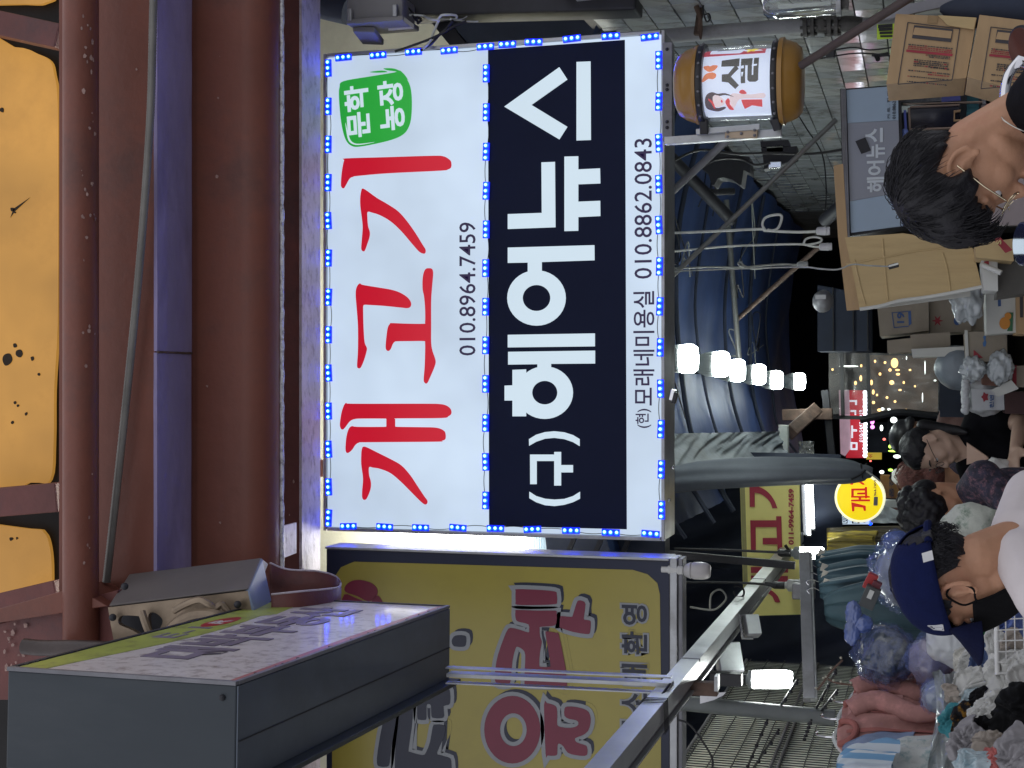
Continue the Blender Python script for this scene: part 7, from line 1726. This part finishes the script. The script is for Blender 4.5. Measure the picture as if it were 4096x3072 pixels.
bag('big clear bag of grey and navy clothes behind the blue cap', 3615, 2300, 5.3, 130, 120, m_bagc, 41)
bag('blue plastic bag top sticking up behind the cap', 3590, 2165, 5.5, 42, 55, m_bagb, 42)
bag('tied blue plastic bag stuffed with dark floral cloth', 3545, 2625, 5.0, 118, 112, m_bagd, 43, knot=(3450, 2495))
bag('clear lilac bag of folded clothes right of the tied blue bag', 3725, 2640, 4.9, 100, 85, m_bagp, 44)
bag('plain white plastic bag under the cap brim', 3830, 2560, 4.7, 105, 120, m_bagw, 45)
bag('clear bag of pale clothes below the lilac bag', 3760, 2790, 4.75, 75, 70, m_bagc, 46)
t = T('red_box', 'small red box on top of the big clear bag', 'box', P(3485, 2330, 5.0))
obj('box_body', M().obox(P(3482, 2325, 5.05), (.055, .05, .035), Matrix.Rotation(.45, 3, 'Y')), mat('box_red', (.42, .03, .03), .5), t, bev=.002)
obj('side_panel', M().obox(P(3500, 2352, 5.02), (.05, .05, .03), Matrix.Rotation(.45, 3, 'Y')), mat('box_maroon', (.12, .02, .03), .5), t, bev=.002)
t = T('dark_label_box', 'dark box with a white label beside the red box', 'box', P(3475, 2385, 5.0))
obj('box_body', M().obox(P(3480, 2388, 5.0), (.075, .06, .05), Matrix.Rotation(.4, 3, 'Y')), mat('box_darkgrey', (.05, .055, .055), .5), t, bev=.002)
obj('label_patch', M().obox(P(3482, 2378, 4.965), (.03, .004, .016), Matrix.Rotation(.4, 3, 'Y')), m_carw, t)
# pink cardigans
m_pink = cloth('pink_knit', (.36, .185, .165), .2, (.50, .24, .22)); m_lace = cloth('pink_lace', (.46, .25, .23), .2, (.58, .42, .40), 30); m_coral = cloth('coral_rib', (.30, .115, .10))
m_clearh = mat('clear_hanger', (.7, .75, .74), .1, alpha=.5, bump=0, coat=1)
def cardigan(c, hw, ln, axis, label, yoke, seed):
    t = T('pink_cardigan', label, 'cardigan', V(c) - Z_ * ln, 'pink cardigans on clear hangers')
    ax = V(axis).normalized(); fr_ = V((ax.y, -ax.x, 0)); 
    if fr_.x < 0: fr_ = -fr_
    c = V(c); n, nz_ = 72, 34; vs = []
    prof = [(0, .36), (.03, .55), (.08, .95), (.14, 1.0), (.4, .92), (1, 1.05)]
    def wid(v):
        for (a, wa), (b, wb) in zip(prof, prof[1:]):
            if v <= b: return wa + (wb - wa) * (v - a) / (b - a)
        return prof[-1][1]
    def pt(a, v, d=0.0):
        g = wid(v); fo = .30 * math.sin(5 * a + seed + 2 * v) * min(1, v * 2.2) + .35 * noise.noise(V((math.cos(a) * 2 + seed, math.sin(a) * 2, v * 2.5)))
        return c + ax * math.cos(a) * hw * g + fr_ * (math.sin(a) * (.030 + .035 * min(1, v * 4)) + fo * .048 + d) - Z_ * ln * v
    for j in range(nz_ + 1):
        for i in range(n): vs.append(pt(2 * math.pi * i / n, j / nz_))
    m = M().add(vs, [(j * n + i, j * n + (i + 1) % n, (j + 1) * n + (i + 1) % n, (j + 1) * n + i) for j in range(nz_) for i in range(n)])
    obj('knit_body', m, m_pink, t, smooth=True, ang=180)
    if yoke:
        m = M().grid(lambda u, v: pt(.25 + 2.6 * u, .04 + .36 * v, .006), 30, 10); obj('lace_yoke', m, m_lace, t, smooth=True, ang=180)
    for s in (-1, 1):
        sh = c + ax * hw * s * .95 - Z_ * ln * .08
        pts = [sh + ax * s * (.03 * math.sin(k * .9)) + fr_ * (.025 + .010 * k) * (1 if s > 0 else .7) - Z_ * (ln * .78 * k / 9) for k in range(10)]
        sm2 = M().tube(smooth_path(pts, 3), [.036 - .010 * k / 27 + .005 * noise.noise(V((k * .7, seed, s))) for k in range(28)], 14, flat=.75)
        obj('sleeve', sm2, m_pink, t, smooth=True, ang=180)
        obj('cuff', M().cyl(pts[-1] + Z_ * .005, pts[-1] - Z_ * .035, .027, .025, 14), m_pink, t, smooth=True)
    ring = [c + ax * math.cos(a) * hw * .42 + fr_ * (.035 + .028 * math.sin(a)) - Z_ * (.012 + .05 * max(0, math.sin(a))) for a in [k * .3142 for k in range(21)]]
    obj('collar', M().tube(ring, .010, 8), m_coral, t, smooth=True)
    pl_ = M().grid(lambda u, v: pt(math.pi / 2 - .07 + .14 * u, .06 + .92 * v, .008), 3, 24); obj('button_strip', pl_, m_coral, t, smooth=True)
    obj('neck_label', M().obox(c + fr_ * .012 - Z_ * .03, (.03, .004, .018), Matrix((ax, fr_, Z_)).transposed()), m_carw, t)
    obj('hanger', M().tube(smooth_path([c - ax * hw * .7 - Z_ * .03, c - Z_ * .0 + Z_ * .012, c + ax * hw * .7 - Z_ * .03], 5), .008, 8), m_clearh, t, smooth=True)
    obj('hanger_hook', M().tube(smooth_path([c + Z_ * .01, c + Z_ * .045, c + Z_ * .07 + fr_ * .015, c + Z_ * .06 + fr_ * .035], 5), .003, 6), m_chrome, t, smooth=True)
    return t
t = cardigan(P(3412, 2812, 5.15), .105, .50, (.78, .62, 0), 'pink cardigan with a paper price tag at its neck, farthest of the three', False, .4)
tg = P(3535, 2820, 5.0)
obj('price_tag', M().obox(P(3538, 2818, 4.99), (.05, .004, .022), Matrix.Rotation(math.pi / 2, 3, 'Y')), mat('tag_green_white', (.5, .55, .45), .6), t); obj('tag_string', M().tube([P(3440, 2815, 5.03), P(3525, 2818, 5.0)], .0018, 5), m_cord, t)
cardigan(P(3368, 2878, 4.95), .110, .50, (.76, .65, 0), 'pink cardigan with a pale lace yoke, middle of the three', True, 2.1)
cardigan(P(3350, 2950, 4.75), .095, .50, (.74, .67, 0), 'pink cardigan nearest the camera, mostly edge on', False, 3.7)
# pale and striped garments at the very bottom
m_strp = bpy.data.materials.new('blue_white_stripes'); m_strp.use_nodes = True
nt = m_strp.node_tree; b_ = nt.nodes['Principled BSDF']; tc = nt.nodes.new('ShaderNodeTexCoord'); wv = nt.nodes.new('ShaderNodeTexWave'); wv.bands_direction = 'X'; wv.inputs['Scale'].default_value = 9; wv.inputs['Distortion'].default_value = .6
rp = nt.nodes.new('ShaderNodeValToRGB'); rp.color_ramp.elements[0].position = .45; rp.color_ramp.elements[1].position = .55; rp.color_ramp.elements[0].color = (.16, .32, .50, 1); rp.color_ramp.elements[1].color = (.52, .58, .62, 1)
nt.links.new(tc.outputs['Object'], wv.inputs['Vector']); nt.links.new(wv.outputs['Color'], rp.inputs['Fac']); nt.links.new(rp.outputs['Color'], b_.inputs['Base Color']); b_.inputs['Roughness'].default_value = .8
t = T('striped_blouse', 'light blue and white striped blouse at the lower corner under the wire grid', 'blouse', P(3520, 3080, 4.3))
drape('cloth', P(3345, 3112, 4.3), .12, .05, .17, (.7, .7, 0), m_strp, t, 5, .9, .3, .55)
t = T('floral_blouse', 'white blouse with a small floral print beside the striped blouse', 'blouse', P(3650, 3050, 4.4))
drape('cloth', P(3495, 3076, 4.45), .14, .05, .27, (.6, .8, 0), cloth('white_floral', (.52, .54, .52), .1, (.10, .22, .24)), t, 5, .9, 1.3, .5)
t = T('blue_grey_blouse', 'grey blue blouse behind the striped one, under the pink cardigans', 'blouse', P(3500, 2995, 4.6))
drape('cloth', P(3368, 3036, 4.6), .11, .04, .22, (.6, .8, 0), cloth('grey_blue', (.20, .25, .36)), t, 5, .9, 2.3, .5)
t = T('plastic_cover_sheet', 'greyish clear plastic cover sheet hanging between the cardigans and the heap', 'plastic sheet', P(3800, 2900, 4.5))
obj('film', M().grid(lambda u, v: P(3728 + 110 * v + 18 * math.sin(u * 5), 2690 + 420 * u, 4.62 - .42 * u) + V((0, .03 * math.sin(v * 9 + u * 7) + .05 * noise.noise(V((u * 6, v * 5, 0))), 0)), 60, 24), mat('grey_film', (.30, .33, .33), .22, alpha=.8, bump=.7, bscale=14, coat=.7, dirt=(.10, .11, .11), dscale=5, damt=.8), t, smooth=True, ang=180)
# heap of clothes
def crumple(c, ha, hb_, m_, seed, nr=34, nt=110):
    """a thin garment thrown on the heap: ragged outline with sleeve lobes, doming over the pile, creased by warped ridges"""
    q = random.Random(seed); n = V((q.uniform(.0, .5), -.80, q.uniform(.35, .75))).normalized()
    ta = V((1, 0, 0)); ta = (ta - n * ta.dot(n)).normalized(); tb = n.cross(ta)
    if tb.z < 0: tb = -tb
    rot = q.uniform(-.8, .8); sd = V((seed * 2.3, seed * 4.1, seed * .7)); l1, l2 = q.uniform(0, 6.28), q.uniform(0, 6.28); S = (ha + hb_) / 2; vs = []; aa = q.uniform(0, 3.14)
    for j in range(nr + 1):
        for i in range(nt):
            th = 2 * math.pi * i / nt
            ro = 1 + .28 * noise.noise(V((math.cos(th) * 1.4, math.sin(th) * 1.4, seed))) + .10 * noise.noise(V((math.cos(th) * 5, math.sin(th) * 5, seed))) + .42 * max(0, math.cos(th - l1)) ** 12 + .36 * max(0, math.cos(th - l2)) ** 14
            r_ = ro * j / nr; a, b = r_ * math.cos(th), r_ * math.sin(th)
            g = V((a, b, 0)) + noise.noise_vector(V((a * 1.1, b * 1.1, 0)) + sd) * .55
            x1 = g.x * math.cos(aa) + g.y * math.sin(aa); y1 = -g.x * math.sin(aa) + g.y * math.cos(aa)
            f1 = (1 - min(1, abs(noise.noise(V((x1 * .55, y1 * 2.0, 0)) + sd * 1.3)) * 2.2)) ** 1.8
            f2 = (1 - min(1, abs(noise.noise(V((y1 * .8, x1 * 3.2, 3)) + sd)) * 2.2)) ** 2
            h = (.34 * f1 + .16 * f2 + .30 * noise.noise(V((a * 1.3, b * 1.3, 7)) + sd) - .42 * r_ ** 2.2) * S
            vs.append(V((a * ha * math.cos(rot) - b * hb_ * math.sin(rot), 0, 0)).x * ta + (a * ha * math.sin(rot) + b * hb_ * math.cos(rot)) * tb + n * h)
    me = M().add(vs, [(j * nt + i, j * nt + (i + 1) % nt, (j + 1) * nt + (i + 1) % nt, (j + 1) * nt + i) for j in range(nr) for i in range(nt)])
    o = obj('heaped_garment', me, m_, None, smooth=True, solid=.004, ang=180); o.location = c
    return o
HM = {'white': cloth('heap_white', (.50, .50, .475)), 'off': cloth('heap_off_white', (.52, .51, .46)), 'black': cloth('heap_black', (.008, .008, .009), .05), 'teal': cloth('heap_teal_print', (.045, .20, .23), .1, (.22, .42, .42)), 'denim': cloth('heap_denim', (.075, .11, .22), .1, (.14, .18, .28)),
      'green': cloth('heap_green', (.010, .085, .030)), 'pink': cloth('heap_pink', (.55, .09, .20)), 'grey': cloth('heap_grey', (.27, .26, .27)), 'blue': cloth('heap_blue', (.12, .17, .40)), 'yell': cloth('heap_black_yellow', (.012, .012, .014), .1, (.45, .22, .02)), 'pale': cloth('heap_pale_blue', (.42, .50, .53), .1, (.12, .25, .30)), 'rose': cloth('heap_rose', (.42, .13, .12)), 'taupe': cloth('heap_taupe', (.33, .29, .25))}
heap = [(3880, 2665, 40, 75, 4.35, 'white', 'white shirt at the back of the heap under the green cloth'), (3840, 2640, 26, 34, 4.4, 'off', 'crumpled off-white sock-like cloth at the far edge of the heap'),
        (3925, 2540, 36, 46, 4.25, 'green', 'dark green cloth on the heap beside the white rack'), (3948, 2470, 20, 22, 4.2, 'pink', 'pink cloth peeking over behind the green one'),
        (3915, 2660, 44, 62, 4.15, 'denim', 'speckled denim blue garment folded in the middle of the heap'), (3995, 2600, 40, 70, 4.1, 'white', 'white garment behind the wire of the rack'),
        (4045, 2500, 38, 60, 4.15, 'blue', 'white and blue garment seen through the rack wires'), (4060, 2610, 45, 60, 4.0, 'taupe', 'beige garment under the rack wires at the picture edge'),
        (4000, 2745, 70, 90, 3.95, 'white', 'big white shirt sprawled across the heap'), (3880, 2745, 50, 60, 4.05, 'white', 'white cloth fold below the denim blue garment'), (3870, 2840, 36, 55, 4.0, 'pale', 'pale blue flowered cloth at the edge by the plastic cover'),
        (3812, 2880, 42, 52, 4.0, 'teal', 'teal printed cloth hanging off the edge of the heap'), (3808, 2790, 26, 44, 4.05, 'taupe', 'grey green tube of cloth above the teal print'), (3860, 2900, 45, 60, 3.9, 'yell', 'black cloth with yellow print next to the teal one'),
        (3945, 2850, 48, 62, 3.85, 'white', 'white cloth with black hem in the centre front of the heap'), (4060, 2860, 75, 105, 3.7, 'black', 'large black garment spread over the front of the heap'), (3915, 2930, 40, 44, 3.8, 'black', 'small black cloth tucked under the white cloth with black hem'),
        (3855, 2965, 46, 70, 3.75, 'grey', 'grey shirt sliding down the front of the heap'), (3950, 2990, 50, 55, 3.65, 'taupe', 'taupe cloth between the grey shirt and the black garment'), (3965, 3040, 26, 40, 3.6, 'rose', 'rose red cloth scrap low in the heap'),
        (4050, 3020, 60, 60, 3.55, 'grey', 'light grey garment at the bottom corner of the heap'), (3870, 3060, 50, 50, 3.6, 'pale', 'pale patterned cloth at the bottom edge of the heap'), (4070, 2710, 45, 60, 3.9, 'white', 'white sleeve heaped at the picture edge under the rack'), (3905, 2790, 22, 30, 3.95, 'black', 'thin black strip of cloth beside the white folds')]
for k, (x, y, rx, ry, Yk, mk_, lb) in enumerate(heap):
    s = mpp(x, Yk); c = P(x, y, Yk)
    o = crumple(c, ry * s * 1.45, rx * s * 1.45, HM[mk_], 60 + k)
    tag(o, lb, 'clothing', 'clothes in the heap')
hb = T('heap_core', 'lower layers of the clothes heap, grey and mixed cloth', 'clothing', (-1.4, 4.2, .97))
lump('cloth', (-1.45, 4.35, 1.10), (.62, .80, .24), HM['grey'], hb, 99, .16, 2.5, .7, 70, 40)
# white wire rack
rk = T('white_wire_rack', 'white wire rack panel standing in the heap with square mesh', 'rack', P(4090, 2580, 4.0))
m_wr = mat('white_coat_wire', (.66, .66, .64), .45, bump=0)
obj('frame_rod', M().cyl(P(3985, 2440, 4.0), P(3990, 2700, 3.95), .0068, n=10), m_wr, rk, smooth=True)
obj('frame_rod', M().cyl(P(3986, 2442, 4.0), P(4200, 2432, 4.0), .006, n=8), m_wr, rk, smooth=True)
for k in range(6): obj('mesh_wire', M().cyl(P(3988, 2478 + 43 * k, 3.985 - .008 * k), P(4200, 2470 + 44 * k, 3.985 - .008 * k), .0018, n=5), m_wr, rk)
for k in range(4): obj('mesh_wire', M().cyl(P(4022 + 36 * k, 2440, 3.99), P(4026 + 36 * k, 2700, 3.95), .0018, n=5), m_wr, rk)
# flower fabric bundle behind the tee and twigs
t = T('floral_bolt', 'white cloth with green leaf print and a red dot behind the white tee', 'cloth', P(3880, 2110, 5.2))
lump('cloth', P(3890, 2105, 5.2), (.075, .06, .095), cloth('leaf_print', (.48, .50, .44), .1, (.10, .17, .12)), t, 77, .15, 2)
for k, (pts, lb) in enumerate(((((3370, 2640), (3330, 2680), (3300, 2720), (3270, 2760)), 'budded twig between the tied blue bag and the grid'), (((3410, 2740), (3370, 2735), (3340, 2730), (3310, 2715)), 'short forked twig lying over the pink cardigan shoulder'))):
    t = T('budded_twig', lb, 'twig', P(*pts[-1], 4.9)); pp2 = [P(x, y, 4.9) for x, y in pts]
    obj('stem', M().tube(smooth_path(pp2, 5), .004, 6), m_rust, t, smooth=True)
    for p in pp2: obj('bud', M().ball(p + V((.008, -.005, .005)), .0045, 8, 6), mat('bud_pale', (.4, .38, .3), .6), t, smooth=True)
